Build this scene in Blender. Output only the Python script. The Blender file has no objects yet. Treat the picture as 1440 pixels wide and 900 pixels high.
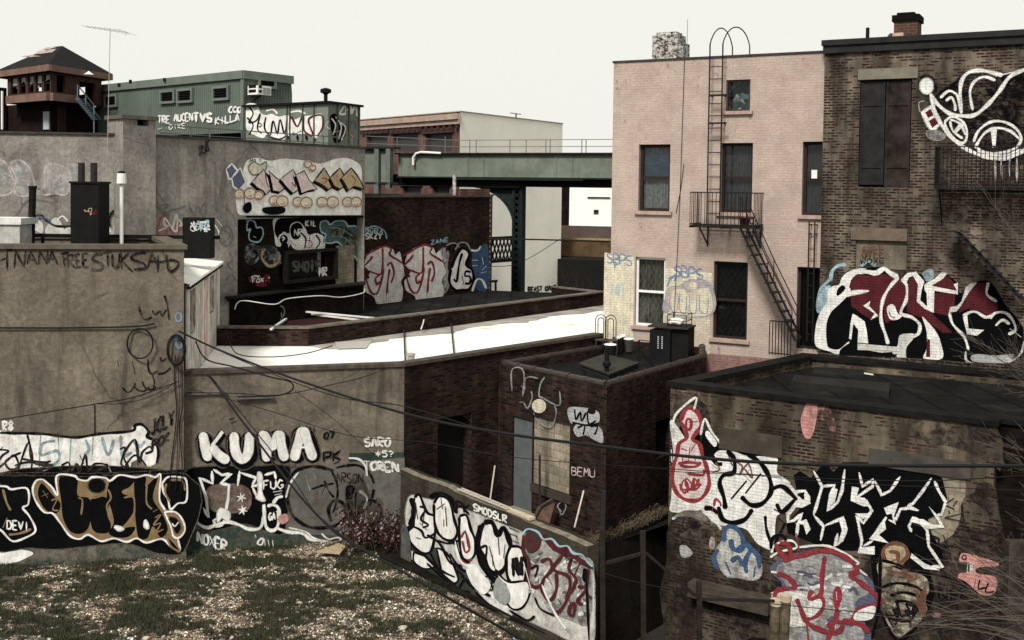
import bpy, bmesh, math, random
from mathutils import Vector, Matrix, noise
random.seed(7)
S = bpy.context.scene
COL = S.collection
R = math.radians
# ------------------------------------------------------------------ camera
F = 1500.0; CH = 8.2; PITCH = 2.0; ROLL = 0.7; HV = 261.0
CY = HV + F * math.tan(R(PITCH))
CM = Matrix.Rotation(R(90 - PITCH), 4, 'X') @ Matrix.Rotation(R(ROLL), 4, 'Z')
CPOS = Vector((0, 0, CH))
cd = bpy.data.cameras.new('camera'); cam = bpy.data.objects.new('camera', cd); COL.objects.link(cam)
cam.matrix_world = Matrix.Translation(CPOS) @ CM
cd.sensor_fit = 'HORIZONTAL'; cd.sensor_width = 36; cd.lens = 36 * F / 1440
cd.shift_y = -(450 - CY) / 1440; cd.clip_start = 0.1; cd.clip_end = 4000
S.camera = cam
def ray(u, v):
    return (CM.to_3x3() @ Vector(((u - 720) / F, -(v - CY) / F, -1))).normalized()
def at(u, v, Y):
    d = ray(u, v); return CPOS + d * (Y / d.y)
def gp(u, Y):
    d = ray(u, HV + 0.0122 * (u - 720)); return Vector((d.x / d.y * Y, Y))
def zat(u, v, Y): return at(u, v, Y).z
# ------------------------------------------------------------------ materials
MATS = {}
def newmat(name):
    m = bpy.data.materials.new(name); m.use_nodes = True
    nt = m.node_tree; b = nt.nodes['Principled BSDF']
    return m, nt, b
def N(nt, t, **k):
    n = nt.nodes.new(t)
    for a, v in k.items():
        if a in ('inp',):
            for kk, vv in v.items(): n.inputs[kk].default_value = vv
        else: setattr(n, a, v)
    return n
def L(nt, a, b): nt.links.new(a, b)
def rgb(nt, c):
    n = N(nt, 'ShaderNodeRGB'); n.outputs[0].default_value = (c[0], c[1], c[2], 1); return n.outputs[0]
def uvs(nt, sx=1, sy=1):
    uv = N(nt, 'ShaderNodeUVMap'); uv.uv_map = 'UVMap'
    mp = N(nt, 'ShaderNodeMapping'); mp.inputs['Scale'].default_value = (sx, sy, 1)
    L(nt, uv.outputs[0], mp.inputs[0]); return mp.outputs[0]
def nz(nt, vec, scale, detail=4, rough=0.55, dist=0.0):
    n = N(nt, 'ShaderNodeTexNoise'); n.inputs['Scale'].default_value = scale
    n.inputs['Detail'].default_value = detail; n.inputs['Roughness'].default_value = rough
    n.inputs['Distortion'].default_value = dist
    L(nt, vec, n.inputs['Vector']); return n.outputs['Fac']
def ramp(nt, fac, stops):
    r = N(nt, 'ShaderNodeValToRGB'); cr = r.color_ramp
    while len(cr.elements) < len(stops): cr.elements.new(0.5)
    for e, (p, c) in zip(cr.elements, stops):
        e.position = p; e.color = (c, c, c, 1) if isinstance(c, (int, float)) else (c[0], c[1], c[2], 1)
    L(nt, fac, r.inputs[0]); return r.outputs[0]
def mix(nt, fac, a, b, mode='MIX'):
    m = N(nt, 'ShaderNodeMix'); m.data_type = 'RGBA'; m.blend_type = mode; m.clamp_factor = True
    if isinstance(fac, (int, float)): m.inputs[0].default_value = fac
    else: L(nt, fac, m.inputs[0])
    for s, i in ((a, 6), (b, 7)):
        if isinstance(s, tuple): m.inputs[i].default_value = (s[0], s[1], s[2], 1)
        elif isinstance(s, (int, float)): m.inputs[i].default_value = (s, s, s, 1)
        else: L(nt, s, m.inputs[i])
    return m.outputs[2]
def mth(nt, op, a, b=0.0):
    m = N(nt, 'ShaderNodeMath'); m.operation = op
    for s, i in ((a, 0), (b, 1)):
        if isinstance(s, (int, float)): m.inputs[i].default_value = s
        else: L(nt, s, m.inputs[i])
    return m.outputs[0]
def sc(c, k): return (c[0]*k, c[1]*k, c[2]*k)
def bricktex(nt, c1, c2, mortar, bw=0.215, bh=0.075, ms=0.011):
    b = N(nt, 'ShaderNodeTexBrick'); v = uvs(nt)
    L(nt, v, b.inputs['Vector'])
    b.inputs['Scale'].default_value = 1; b.inputs['Brick Width'].default_value = bw
    b.inputs['Row Height'].default_value = bh; b.inputs['Mortar Size'].default_value = ms
    b.inputs['Mortar Smooth'].default_value = 0.15; b.inputs['Bias'].default_value = 0.0
    for nme, c in (('Color1', c1), ('Color2', c2), ('Mortar', mortar)):
        b.inputs[nme].default_value = (c[0], c[1], c[2], 1)
    return b
def streaks(nt, sc_=1.0):
    v = uvs(nt, 1.9 * sc_, 0.28 * sc_); return nz(nt, v, 1.6, 5, 0.6, 0.3)
def wallcolor(nt, kind):
    """returns (colour socket, height socket or None, roughness)"""
    v = uvs(nt)
    if kind in ('brick_dark', 'brick_black', 'brick_red', 'brick_maroon'):
        c1, c2, mo = {'brick_dark': ((.050, .028, .022), (.009, .007, .0065), (.030, .024, .020)),
                      'brick_black': ((.016, .011, .009), (.006, .005, .0045), (.012, .010, .008)),
                      'brick_red': ((.12, .055, .045), (.075, .038, .032), (.15, .12, .10)),
                      'brick_maroon': ((.15, .07, .06), (.10, .05, .045), (.17, .13, .11))}[kind]
        b = bricktex(nt, c1, c2, mo)
        n1 = ramp(nt, nz(nt, v, 0.9, 5, .6), [(0.3, 0.45), (0.7, 1.35)])
        c = mix(nt, 1.0, b.outputs[0], n1, 'MULTIPLY')
        n2 = ramp(nt, nz(nt, v, 7.0, 3, .6), [(0.62, 0.0), (0.76, 1.0)])
        c = mix(nt, mth(nt, 'MULTIPLY', n2, 0.35), c, sc(c1, 2.6))
        n3 = ramp(nt, streaks(nt), [(0.35, 0.0), (0.62, 1.0)])
        c = mix(nt, mth(nt, 'MULTIPLY', mth(nt, 'SUBTRACT', 1.0, n3), 0.5), c, sc(c2, .6))
        return c, b.outputs['Fac'], .85
    if kind in ('worn', 'worn_low'):
        b = bricktex(nt, (.040, .020, .017), (.009, .007, .0065), (.085, .069, .053), ms=0.016)
        big = nz(nt, v, 0.55, 4, .6)
        # stucco skin broken away brick by brick
        bn = N(nt, 'ShaderNodeTexBrick'); L(nt, v, bn.inputs['Vector'])
        bn.inputs['Scale'].default_value = 1; bn.inputs['Brick Width'].default_value = .215
        bn.inputs['Row Height'].default_value = .075; bn.inputs['Mortar Size'].default_value = .02
        bn.inputs['Mortar Smooth'].default_value = .4
        bn.inputs['Color1'].default_value = (0, 0, 0, 1); bn.inputs['Color2'].default_value = (1, 1, 1, 1)
        bn.inputs['Mortar'].default_value = (1.6, 1.6, 1.6, 1)
        mid = nz(nt, uvs(nt, 1, 2.2), 2.6, 5, .65)
        cov = mth(nt, 'ADD', mth(nt, 'MULTIPLY', bn.outputs[0], .24), mth(nt, 'ADD', mth(nt, 'MULTIPLY', mid, .70), mth(nt, 'MULTIPLY', big, .60)))
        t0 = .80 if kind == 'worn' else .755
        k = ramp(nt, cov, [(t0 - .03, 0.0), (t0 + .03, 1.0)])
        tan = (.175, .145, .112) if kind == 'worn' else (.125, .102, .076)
        st = ramp(nt, nz(nt, v, 3.0, 8, .75, .3), [(0.3, 0.62), (0.7, 1.2)])
        tn = mix(nt, 1.0, rgb(nt, tan), st, 'MULTIPLY')
        st2 = ramp(nt, nz(nt, uvs(nt, 1.1, .25), 1.3, 5, .6), [(0.42, 0.35), (0.6, 1.05)])
        tn = mix(nt, 1.0, tn, st2, 'MULTIPLY')
        n1 = ramp(nt, nz(nt, v, 0.5, 4, .6), [(0.3, 0.35), (0.65, 1.2)])
        c = mix(nt, k, b.outputs[0], tn)
        c = mix(nt, 1.0, c, n1, 'MULTIPLY')
        return c, mth(nt, 'SUBTRACT', 1.0, k), .9
    if kind in ('pink', 'cream_brick'):
        base = (.46, .365, .315) if kind == 'pink' else (.60, .53, .42)
        b = bricktex(nt, base, sc(base, .93), sc(base, .86), ms=.006)
        n1 = ramp(nt, nz(nt, v, 1.3, 6, .7), [(0.25, 0.72), (0.7, 1.08)])
        c = mix(nt, 1.0, b.outputs[0], n1, 'MULTIPLY')
        n4 = ramp(nt, nz(nt, uvs(nt, 1, 2.6), 9, 5, .8), [(0.3, 0.74), (0.65, 1.06)])
        c = mix(nt, 1.0, c, n4, 'MULTIPLY')
        n3 = ramp(nt, streaks(nt, 1.2), [(0.60, 0.0), (0.80, 1.0)])
        c = mix(nt, mth(nt, 'MULTIPLY', n3, .35), c, (.20, .15, .13))
        return c, b.outputs['Fac'], .8
    if kind in ('concrete', 'concrete_light', 'concrete_dark', 'concrete_black', 'stucco_cream', 'block'):
        base = {'concrete': (.180, .152, .121), 'concrete_light': (.275, .255, .228), 'concrete_dark': (.060, .051, .041), 'concrete_black': (.020, .017, .014),
                'stucco_cream': (.74, .71, .61), 'block': (.34, .29, .22)}[kind]
        n1 = ramp(nt, nz(nt, v, .8, 8, .72, .5), [(0.30, 0.45), (0.68, 1.2)])
        c = mix(nt, 1.0, rgb(nt, base), n1, 'MULTIPLY')
        n2 = ramp(nt, nz(nt, v, 9, 6, .85), [(0.32, 0.52), (0.66, 1.18)])
        c = mix(nt, 1.0, c, n2, 'MULTIPLY')
        amt = .2 if kind == 'stucco_cream' else .8
        n3 = mth(nt, 'MULTIPLY', ramp(nt, streaks(nt), [(0.50, 0.0), (0.70, 1.0)]), ramp(nt, nz(nt, v, .45, 3, .5), [(0.38, 0.12), (0.56, 1.0)]))
        c = mix(nt, mth(nt, 'MULTIPLY', n3, amt), c, sc(base, .28))
        n5 = ramp(nt, streaks(nt, .7), [(0.25, 1.0), (0.38, 0.0)])
        c = mix(nt, mth(nt, 'MULTIPLY', n5, .35), c, sc(base, 1.7))
        vo = N(nt, 'ShaderNodeTexVoronoi'); vo.feature = 'DISTANCE_TO_EDGE'; vo.inputs['Scale'].default_value = .42
        dn = N(nt, 'ShaderNodeTexNoise'); dn.inputs['Scale'].default_value = 1.6; dn.inputs['Detail'].default_value = 7; L(nt, v, dn.inputs['Vector'])
        L(nt, mix(nt, .45, v, dn.outputs['Color'], 'ADD'), vo.inputs['Vector'])
        ck = mth(nt, 'MULTIPLY', ramp(nt, vo.outputs['Distance'], [(0.0, 1.0), (0.012, 0.0)]), ramp(nt, nz(nt, v, .5, 3), [(0.47, 0.0), (0.56, 1.0)]))
        c = mix(nt, mth(nt, 'MULTIPLY', ck, .75), c, sc(base, .2))
        n6 = ramp(nt, nz(nt, v, 3.3, 6, .75), [(0.66, 0.0), (0.70, 1.0)])
        c = mix(nt, mth(nt, 'MULTIPLY', n6, .3), c, sc(base, .4))
        if kind == 'block':
            b = bricktex(nt, (1, 1, 1), (.75, .75, .75), (.62, .62, .62), bw=.42, bh=.2, ms=.012)
            c = mix(nt, 1.0, c, b.outputs[0], 'MULTIPLY'); return c, b.outputs['Fac'], .9
        return c, nz(nt, v, 9, 5, .7), .9
    if kind == 'green_metal':
        base = (.105, .128, .108)
        w = N(nt, 'ShaderNodeTexWave'); w.inputs['Scale'].default_value = 2.2; w.bands_direction = 'X'
        w.wave_profile = 'SIN'; L(nt, v, w.inputs['Vector'])
        r_ = ramp(nt, w.outputs['Fac'], [(0.0, .70), (0.5, 1.0), (1.0, 1.08)])
        c = mix(nt, 1.0, rgb(nt, base), r_, 'MULTIPLY')
        n1 = ramp(nt, nz(nt, v, .6, 5, .6), [(0.3, .8), (0.7, 1.12)])
        return mix(nt, 1.0, c, n1, 'MULTIPLY'), w.outputs['Fac'], .55
    if kind == 'green_paint':
        n1 = ramp(nt, nz(nt, v, 1.1, 6, .65), [(0.3, .7), (0.7, 1.2)])
        c = mix(nt, 1.0, rgb(nt, (.150, .172, .142)), n1, 'MULTIPLY')
        n3 = ramp(nt, streaks(nt), [(0.55, 0.0), (0.75, 1.0)])
        return mix(nt, mth(nt, 'MULTIPLY', n3, .5), c, (.06, .05, .04)), None, .6
    if kind == 'green_dull':
        n1 = ramp(nt, nz(nt, v, 2.1, 6, .65), [(0.3, .55), (0.7, 1.3)])
        c = mix(nt, 1.0, rgb(nt, (.035, .045, .040)), n1, 'MULTIPLY'); return c, None, .8
    raise KeyError(kind)
def bump(nt, b, h, s=.4, d=.01):
    if h is None: return
    bm_ = N(nt, 'ShaderNodeBump'); bm_.inputs['Strength'].default_value = s; bm_.inputs['Distance'].default_value = d
    bm_.invert = True; L(nt, h, bm_.inputs['Height']); L(nt, bm_.outputs[0], b.inputs['Normal'])
def wallmat(kind):
    k = 'wall_' + kind
    if k in MATS: return MATS[k]
    m, nt, b = newmat(k); c, h, r = wallcolor(nt, kind)
    L(nt, c, b.inputs['Base Color']); b.inputs['Roughness'].default_value = r
    b.inputs['Specular IOR Level'].default_value = .02
    bump(nt, b, h, .5, .008); MATS[k] = m; return m
def paint(col, kind='concrete', wear=.25):
    """spray paint of one colour over a wall of the given kind, worn through in places"""
    k = 'paint_%s_%s_%.2f' % (col, kind, wear)
    if k in MATS: return MATS[k]
    m, nt, b = newmat(k); c, h, r = wallcolor(nt, kind)
    v = uvs(nt)
    n = nz(nt, v, 5.5, 6, .75, .5)
    n2 = nz(nt, v, 1.2, 3, .6)
    s = mth(nt, 'ADD', mth(nt, 'MULTIPLY', n, .7), mth(nt, 'MULTIPLY', n2, .3))
    if wear == 9: mask = ramp(nt, nz(nt, v, 70, 2, .7), [(.47, 1.0), (.53, 0.0)])
    else: mask = ramp(nt, s, [(max(0.0, .62 - wear * .45), 1.0), (max(.02, .72 - wear * .35), 1.0 - min(1, wear * 1.6))])
    var = ramp(nt, nz(nt, v, 3.2, 6, .75), [(0.28, .62), (0.62, 1.08)])
    pc = mix(nt, 1.0, rgb(nt, PAL[col]), var, 'MULTIPLY')
    pc = mix(nt, 1.0, pc, ramp(nt, nz(nt, uvs(nt, 5, 1.1), 2.0, 6, .75), [(0.32, .72), (0.55, 1.0)]), 'MULTIPLY')
    if kind in ('brick_dark', 'brick_black', 'brick_red', 'worn', 'worn_low', 'pink', 'block'):
        bw, bh = (.42, .2) if kind == 'block' else (.215, .075)
        bt = bricktex(nt, (1, 1, 1), (.93, .93, .93), (.60, .60, .60), bw=bw, bh=bh, ms=.007)
        pc = mix(nt, 1.0, pc, bt.outputs[0], 'MULTIPLY')
    L(nt, mix(nt, mask, c, pc), b.inputs['Base Color']); b.inputs['Roughness'].default_value = .85
    b.inputs['Specular IOR Level'].default_value = .02
    MATS[k] = m; return m
PAL = dict(white=(.74, .73, .69), offwhite=(.55, .54, .50), grey=(.30, .31, .30), dgrey=(.11, .115, .11), black=(.0045, .0045, .005),
           maroon=(.085, .018, .022), red=(.26, .035, .045), dred=(.14, .02, .028), pink=(.56, .27, .25), gold=(.22, .150, .075), wallrose=(.26, .15, .135), tan=(.42, .33, .20),
           blue=(.05, .10, .20), lblue=(.32, .47, .52), teal=(.07, .115, .11), green=(.030, .048, .038), brick_shade=(.016, .013, .012), cream=(.62, .57, .44), rose=(.60, .50, .48), fadeblue=(.16,.24,.34),
           brown=(.16, .07, .045), yellowgreen=(.30, .32, .18), slate=(.10, .11, .17), silver=(.40, .40, .40), concrete=(.2, .17, .14))
def simple(name, col, rough=.8, metal=0, var=.25, scale=6, spec=.05, bmp=0):
    if name in MATS: return MATS[name]
    m, nt, b = newmat(name)
    tc = N(nt, 'ShaderNodeTexCoord')
    n = ramp(nt, nz(nt, tc.outputs['Object'], scale, 6, .65), [(0.28, 1 - var), (0.72, 1 + var * .6)])
    L(nt, mix(nt, 1.0, rgb(nt, col), n, 'MULTIPLY'), b.inputs['Base Color'])
    b.inputs['Roughness'].default_value = rough; b.inputs['Metallic'].default_value = metal
    b.inputs['Specular IOR Level'].default_value = spec
    if bmp: bump(nt, b, nz(nt, tc.outputs['Object'], scale * 4, 5, .7), bmp, .01)
    MATS[name] = m; return m
def mat_roofwhite():
    if 'roofwhite' in MATS: return MATS['roofwhite']
    m, nt, b = newmat('roofwhite'); v = uvs(nt)
    c = ramp(nt, nz(nt, v, .7, 6, .6), [(0.28, (.50, .47, .42)), (0.42, (.80, .78, .73)), (0.8, (.90, .89, .85))])
    n = ramp(nt, nz(nt, uvs(nt, .35, 1.6), 2.6, 7, .75, .6), [(0.58, 0.0), (0.68, 1.0)])
    c = mix(nt, mth(nt, 'MULTIPLY', n, .55), c, (.30, .26, .20))
    L(nt, c, b.inputs['Base Color']); b.inputs['Roughness'].default_value = .6; MATS['roofwhite'] = m; return m
def mat_tar():
    if 'tar' in MATS: return MATS['tar']
    m, nt, b = newmat('tar'); v = uvs(nt)
    c = ramp(nt, nz(nt, v, .8, 7, .7, .5), [(0.3, (.004, .0038, .0035)), (0.55, (.010, .0095, .009)), (0.75, (.028, .026, .023))])
    n = ramp(nt, nz(nt, v, 30, 3, .7), [(0.3, .75), (0.7, 1.3)])
    seam = N(nt, 'ShaderNodeTexWave'); seam.inputs['Scale'].default_value = .33; seam.inputs['Distortion'].default_value = .4
    L(nt, v, seam.inputs['Vector'])
    sm = ramp(nt, seam.outputs['Fac'], [(0.0, .45), (0.04, 1.0)])
    c = mix(nt, 1.0, mix(nt, 1.0, c, n, 'MULTIPLY'), sm, 'MULTIPLY')
    L(nt, c, b.inputs['Base Color']); b.inputs['Roughness'].default_value = .9; b.inputs['Specular IOR Level'].default_value = .05
    bump(nt, b, nz(nt, v, 12, 5, .7), .5, .01); MATS['tar'] = m; return m
def mat_glass():
    if 'glass' in MATS: return MATS['glass']
    m, nt, b = newmat('glass'); nt.nodes.remove(b)
    o = nt.nodes['Material Output']
    t = N(nt, 'ShaderNodeBsdfTransparent'); t.inputs[0].default_value = (.75, .78, .78, 1)
    g = N(nt, 'ShaderNodeBsdfGlossy'); g.inputs[0].default_value = (.9, .95, 1, 1); g.inputs['Roughness'].default_value = .04
    f = N(nt, 'ShaderNodeFresnel'); f.inputs[0].default_value = 1.55
    s = N(nt, 'ShaderNodeMixShader'); L(nt, mth(nt, 'MULTIPLY', f.outputs[0], .55), s.inputs[0]); L(nt, t.outputs[0], s.inputs[1]); L(nt, g.outputs[0], s.inputs[2])
    L(nt, s.outputs[0], o.inputs[0]); MATS['glass'] = m; return m
def mat_curtain(name, c1, c2, scale=(6, 3)):
    if name in MATS: return MATS[name]
    m, nt, b = newmat(name)
    v = uvs(nt, *scale)
    c = ramp(nt, nz(nt, v, 2.5, 4, .7, 1.0), [(0.35, c1), (0.65, c2)])
    L(nt, c, b.inputs['Base Color']); b.inputs['Roughness'].default_value = .9; MATS[name] = m; return m
IRON = lambda: simple('iron_black', (.008, .0075, .0075), .6, .0, .4, 9, .2)
# ------------------------------------------------------------------ mesh builder
def mverts(vs): return [Vector(v) for v in vs]
class MB:
    def __init__(s): s.v = []; s.f = []; s.m = []; s.uv = []
    def face(s, pts, mi=0, t=None):
        b = len(s.v); s.v += mverts(pts); s.f.append(tuple(range(b, b + len(pts)))); s.m.append(mi); s.uv.append(t)
    def box3(s, c, ax, ay, az, mi=0):
        c = Vector(c); ax = Vector(ax); ay = Vector(ay); az = Vector(az)
        P = lambda i, j, k: c + ax * i + ay * j + az * k
        for q in (((-1,-1,-1),(1,-1,-1),(1,-1,1),(-1,-1,1)), ((1,1,-1),(-1,1,-1),(-1,1,1),(1,1,1)),
                  ((-1,1,-1),(-1,-1,-1),(-1,-1,1),(-1,1,1)), ((1,-1,-1),(1,1,-1),(1,1,1),(1,-1,1)),
                  ((-1,-1,1),(1,-1,1),(1,1,1),(-1,1,1)), ((-1,1,-1),(1,1,-1),(1,-1,-1),(-1,-1,-1))):
            s.face([P(*k) for k in q], mi)
        return s
    def box(s, x0, x1, y0, y1, z0, z1, mi=0):
        return s.box3(((x0+x1)/2, (y0+y1)/2, (z0+z1)/2), ((x1-x0)/2,0,0), (0,(y1-y0)/2,0), (0,0,(z1-z0)/2), mi)
    def bar(s, a, b, w, h=None, up=(0,0,1), mi=0):
        a = Vector(a); b = Vector(b); h = h or w; d = (b - a); l = d.length
        if l < 1e-6: return s
        d.normalize(); u = Vector(up)
        if abs(d.dot(u)) > .98: u = Vector((0, 1, 0))
        x = d.cross(u).normalized(); y = x.cross(d).normalized()
        return s.box3((a + b) / 2, x * w / 2, d * l / 2, y * h / 2, mi)
    def tube(s, pts, r, n=8, mi=0, cap=True):
        pts = mverts(pts); rr = r if isinstance(r, (list, tuple)) else [r] * len(pts)
        rings = []; prev = None
        for i, p in enumerate(pts):
            d = (pts[min(i+1, len(pts)-1)] - pts[max(i-1, 0)])
            if d.length < 1e-9: d = Vector((0, 0, 1))
            d.normalize()
            if prev is None: x = d.orthogonal().normalized()
            else:
                x = prev - d * prev.dot(d)
                x = x.normalized() if x.length > 1e-6 else d.orthogonal().normalized()
            prev = x; y = d.cross(x)
            b = len(s.v)
            for k in range(n):
                a = 2 * math.pi * k / n; s.v.append(p + (x * math.cos(a) + y * math.sin(a)) * rr[i])
            rings.append(b)
        for i in range(len(rings) - 1):
            for k in range(n):
                k2 = (k + 1) % n
                s.f.append((rings[i]+k, rings[i]+k2, rings[i+1]+k2, rings[i+1]+k)); s.m.append(mi); s.uv.append(None)
        if cap:
            s.f.append(tuple(rings[0]+k for k in reversed(range(n)))); s.m.append(mi); s.uv.append(None)
            s.f.append(tuple(rings[-1]+k for k in range(n))); s.m.append(mi); s.uv.append(None)
        return s
    def lathe(s, base, prof, n=16, mi=0):
        base = Vector(base); rings = []
        for r, z in prof:
            b = len(s.v)
            for k in range(n):
                a = 2*math.pi*k/n; s.v.append(base + Vector((math.cos(a)*r, math.sin(a)*r, z)))
            rings.append(b)
        for i in range(len(rings)-1):
            for k in range(n):
                k2 = (k+1) % n
                s.f.append((rings[i]+k, rings[i]+k2, rings[i+1]+k2, rings[i+1]+k)); s.m.append(mi); s.uv.append(None)
        return s
def wloc(o):
    p = Vector((0, 0, 0))
    while o is not None: p += o.location; o = o.parent
    return p
def link(name, mb, mats, parent=None, smooth=False, loc=None):
    me = bpy.data.meshes.new(name)
    org = wloc(parent) if parent else (Vector(loc) if loc is not None else Vector((0, 0, 0)))
    me.from_pydata([tuple(v - org) for v in mb.v], [], mb.f)
    if not isinstance(mats, (list, tuple)): mats = [mats]
    for m in mats: me.materials.append(m)
    uvl = me.uv_layers.new(name='UVMap').data
    for i, p in enumerate(me.polygons):
        p.material_index = mb.m[i]; p.use_smooth = smooth
        t = mb.uv[i]
        if t is None:
            n = p.normal
            if abs(n.z) > .75: t = None
            else:
                h = Vector((n.x, n.y, 0)).normalized()
                if h.y > 0.0001: h = -h
                t = Vector((-h.y, h.x, 0))
        for li in p.loop_indices:
            w = me.vertices[me.loops[li].vertex_index].co + org
            uvl[li].uv = (w.x, w.y) if t is None else (w.dot(t), w.z)
    o = bpy.data.objects.new(name, me); COL.objects.link(o)
    if parent: o.parent = parent
    elif loc is not None: o.location = org
    return o
def thing(name, label, cat, loc=(0, 0, 0), group=None):
    o = bpy.data.objects.new(name, None); COL.objects.link(o); o.location = loc
    o['label'] = label; o['category'] = cat; o.empty_display_size = .3
    if group: o['group'] = group
    return o
def tag(o, label, cat, group=None):
    o['label'] = label; o['category'] = cat
    if group: o['group'] = group
    return o
def struct(o): o['kind'] = 'structure'; return o
def copytree(o, delta, parent=None):
    c = o.copy(); COL.objects.link(c)
    if parent: c.parent = parent
    else: c.location = o.location + Vector(delta)
    for ch in list(o.children): copytree(ch, delta, c)
    return c
# ------------------------------------------------------------------ walls
class Wall:
    def __init__(s, p0, p1):
        s.p0 = Vector((p0[0], p0[1], 0)); s.p1 = Vector((p1[0], p1[1], 0)); d = s.p1 - s.p0
        s.len = d.length; s.t = d / s.len; s.n = Vector((s.t.y, -s.t.x, 0))
    def hit(s, u, v, off=0):
        d = ray(u, v); k = (off - (CPOS - s.p0).dot(s.n)) / d.dot(s.n); return CPOS + d * k
    def sz(s, u, v, off=0):
        p = s.hit(u, v, off); return ((p - s.p0).dot(s.t), p.z)
    def P(s, a, n, z): return s.p0 + s.t * a + s.n * n + Vector((0, 0, z))
    def rect(s, u0, v0, u1, v1, off=0):
        um = (u0 + u1) / 2; vm = (v0 + v1) / 2
        return (s.sz(u0, vm, off)[0], s.sz(u1, vm, off)[0], s.sz(um, v1, off)[1], s.sz(um, v0, off)[1])
    def panel(s, mb, s0, s1, z0, z1, holes=(), depth=.15, mi=0, off=0):
        xs = sorted(set([s0, s1] + [max(s0, min(s1, h[i])) for h in holes for i in (0, 1)]))
        zs = sorted(set([z0, z1] + [max(z0, min(z1, h[i])) for h in holes for i in (2, 3)]))
        for i in range(len(xs) - 1):
            for j in range(len(zs) - 1):
                cx = (xs[i] + xs[i+1]) / 2; cz = (zs[j] + zs[j+1]) / 2
                if any(h[0] < cx < h[1] and h[2] < cz < h[3] for h in holes): continue
                mb.face([s.P(xs[i], off, zs[j]), s.P(xs[i+1], off, zs[j]), s.P(xs[i+1], off, zs[j+1]), s.P(xs[i], off, zs[j+1])], mi, s.t)
        for h in holes:
            a, b, c, d = h; o = off
            mb.face([s.P(a, o, c), s.P(a, o, d), s.P(a, o-depth, d), s.P(a, o-depth, c)], mi)
            mb.face([s.P(b, o, d), s.P(b, o, c), s.P(b, o-depth, c), s.P(b, o-depth, d)], mi)
            mb.face([s.P(a, o, d), s.P(b, o, d), s.P(b, o-depth, d), s.P(a, o-depth, d)], mi)
            mb.face([s.P(b, o, c), s.P(a, o, c), s.P(a, o-depth, c), s.P(b, o-depth, c)], mi)
    def wbox(s, mb, a0, a1, n0, n1, z0, z1, mi=0):
        mb.box3(s.P((a0+a1)/2, (n0+n1)/2, (z0+z1)/2), s.t * (a1-a0)/2, s.n * (n1-n0)/2, (0, 0, (z1-z0)/2), mi)
def offset_poly(pts, d):
    """pts ordered so that the outward normal of edge i is (ty,-tx); returns points moved inwards by d"""
    out = []; n = len(pts)
    for i in range(n):
        a = pts[i-1]; b = pts[i]; c = pts[(i+1) % n]
        t1 = (b - a).normalized(); t2 = (c - b).normalized()
        n1 = Vector((t1.y, -t1.x)); n2 = Vector((t2.y, -t2.x))
        m = (n1 + n2); m = m / max(.25, (1 + n1.dot(n2)))
        out.append(b - m * d)
    return out
def block(root, pts, z0, z1, kind, holes={}, par=(.22, .3), coping=None, roof=None, skip=(), hd=.15, wall_name='wall', cop=(.05, .07)):
    """building shell: outer walls with openings, parapet, roof sheet, coping ring"""
    pts = [Vector((p[0], p[1])) for p in pts]; n = len(pts); W = MB(); walls = []
    inn = offset_poly(pts, par[0])
    for i in range(n):
        w = Wall(pts[i], pts[(i+1) % n]); walls.append(w)
        if i in skip: continue
        mi = 0 if isinstance(kind, str) else min(i, len(kind) - 1)
        w.panel(W, 0, w.len, z0, z1, holes.get(i, ()), hd, mi)
        a = inn[i]; b = inn[(i+1) % n]
        W.face([(b.x, b.y, z1 - par[1] - .02), (a.x, a.y, z1 - par[1] - .02), (a.x, a.y, z1), (b.x, b.y, z1)])
        W.face([(pts[i].x, pts[i].y, z1), (pts[(i+1)%n].x, pts[(i+1)%n].y, z1), (b.x, b.y, z1), (a.x, a.y, z1)])
    wo = link(wall_name, W, [wallmat(k) for k in ([kind] if isinstance(kind, str) else kind)], root)
    r = MB(); r.face([(p.x, p.y, z1 - par[1]) for p in inn]); link('roof', r, roof or mat_tar(), root)
    if coping:
        o_ = offset_poly(pts, -cop[0]); i_ = offset_poly(pts, par[0] + cop[0]); C = MB(); h = cop[1]; zb = z1 + .003
        for i in range(n):
            if i in skip: continue
            j = (i+1) % n; A = lambda p, z: (p.x, p.y, z)
            C.face([A(o_[i], zb), A(o_[j], zb), A(o_[j], zb+h), A(o_[i], zb+h)])
            C.face([A(i_[j], zb), A(i_[i], zb), A(i_[i], zb+h), A(i_[j], zb+h)])
            C.face([A(o_[i], zb+h), A(o_[j], zb+h), A(i_[j], zb+h), A(i_[i], zb+h)])
            C.face([A(o_[j], zb), A(o_[i], zb), A(i_[i], zb), A(i_[j], zb)])
        link('coping', C, coping, root)
    return walls, wo
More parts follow.
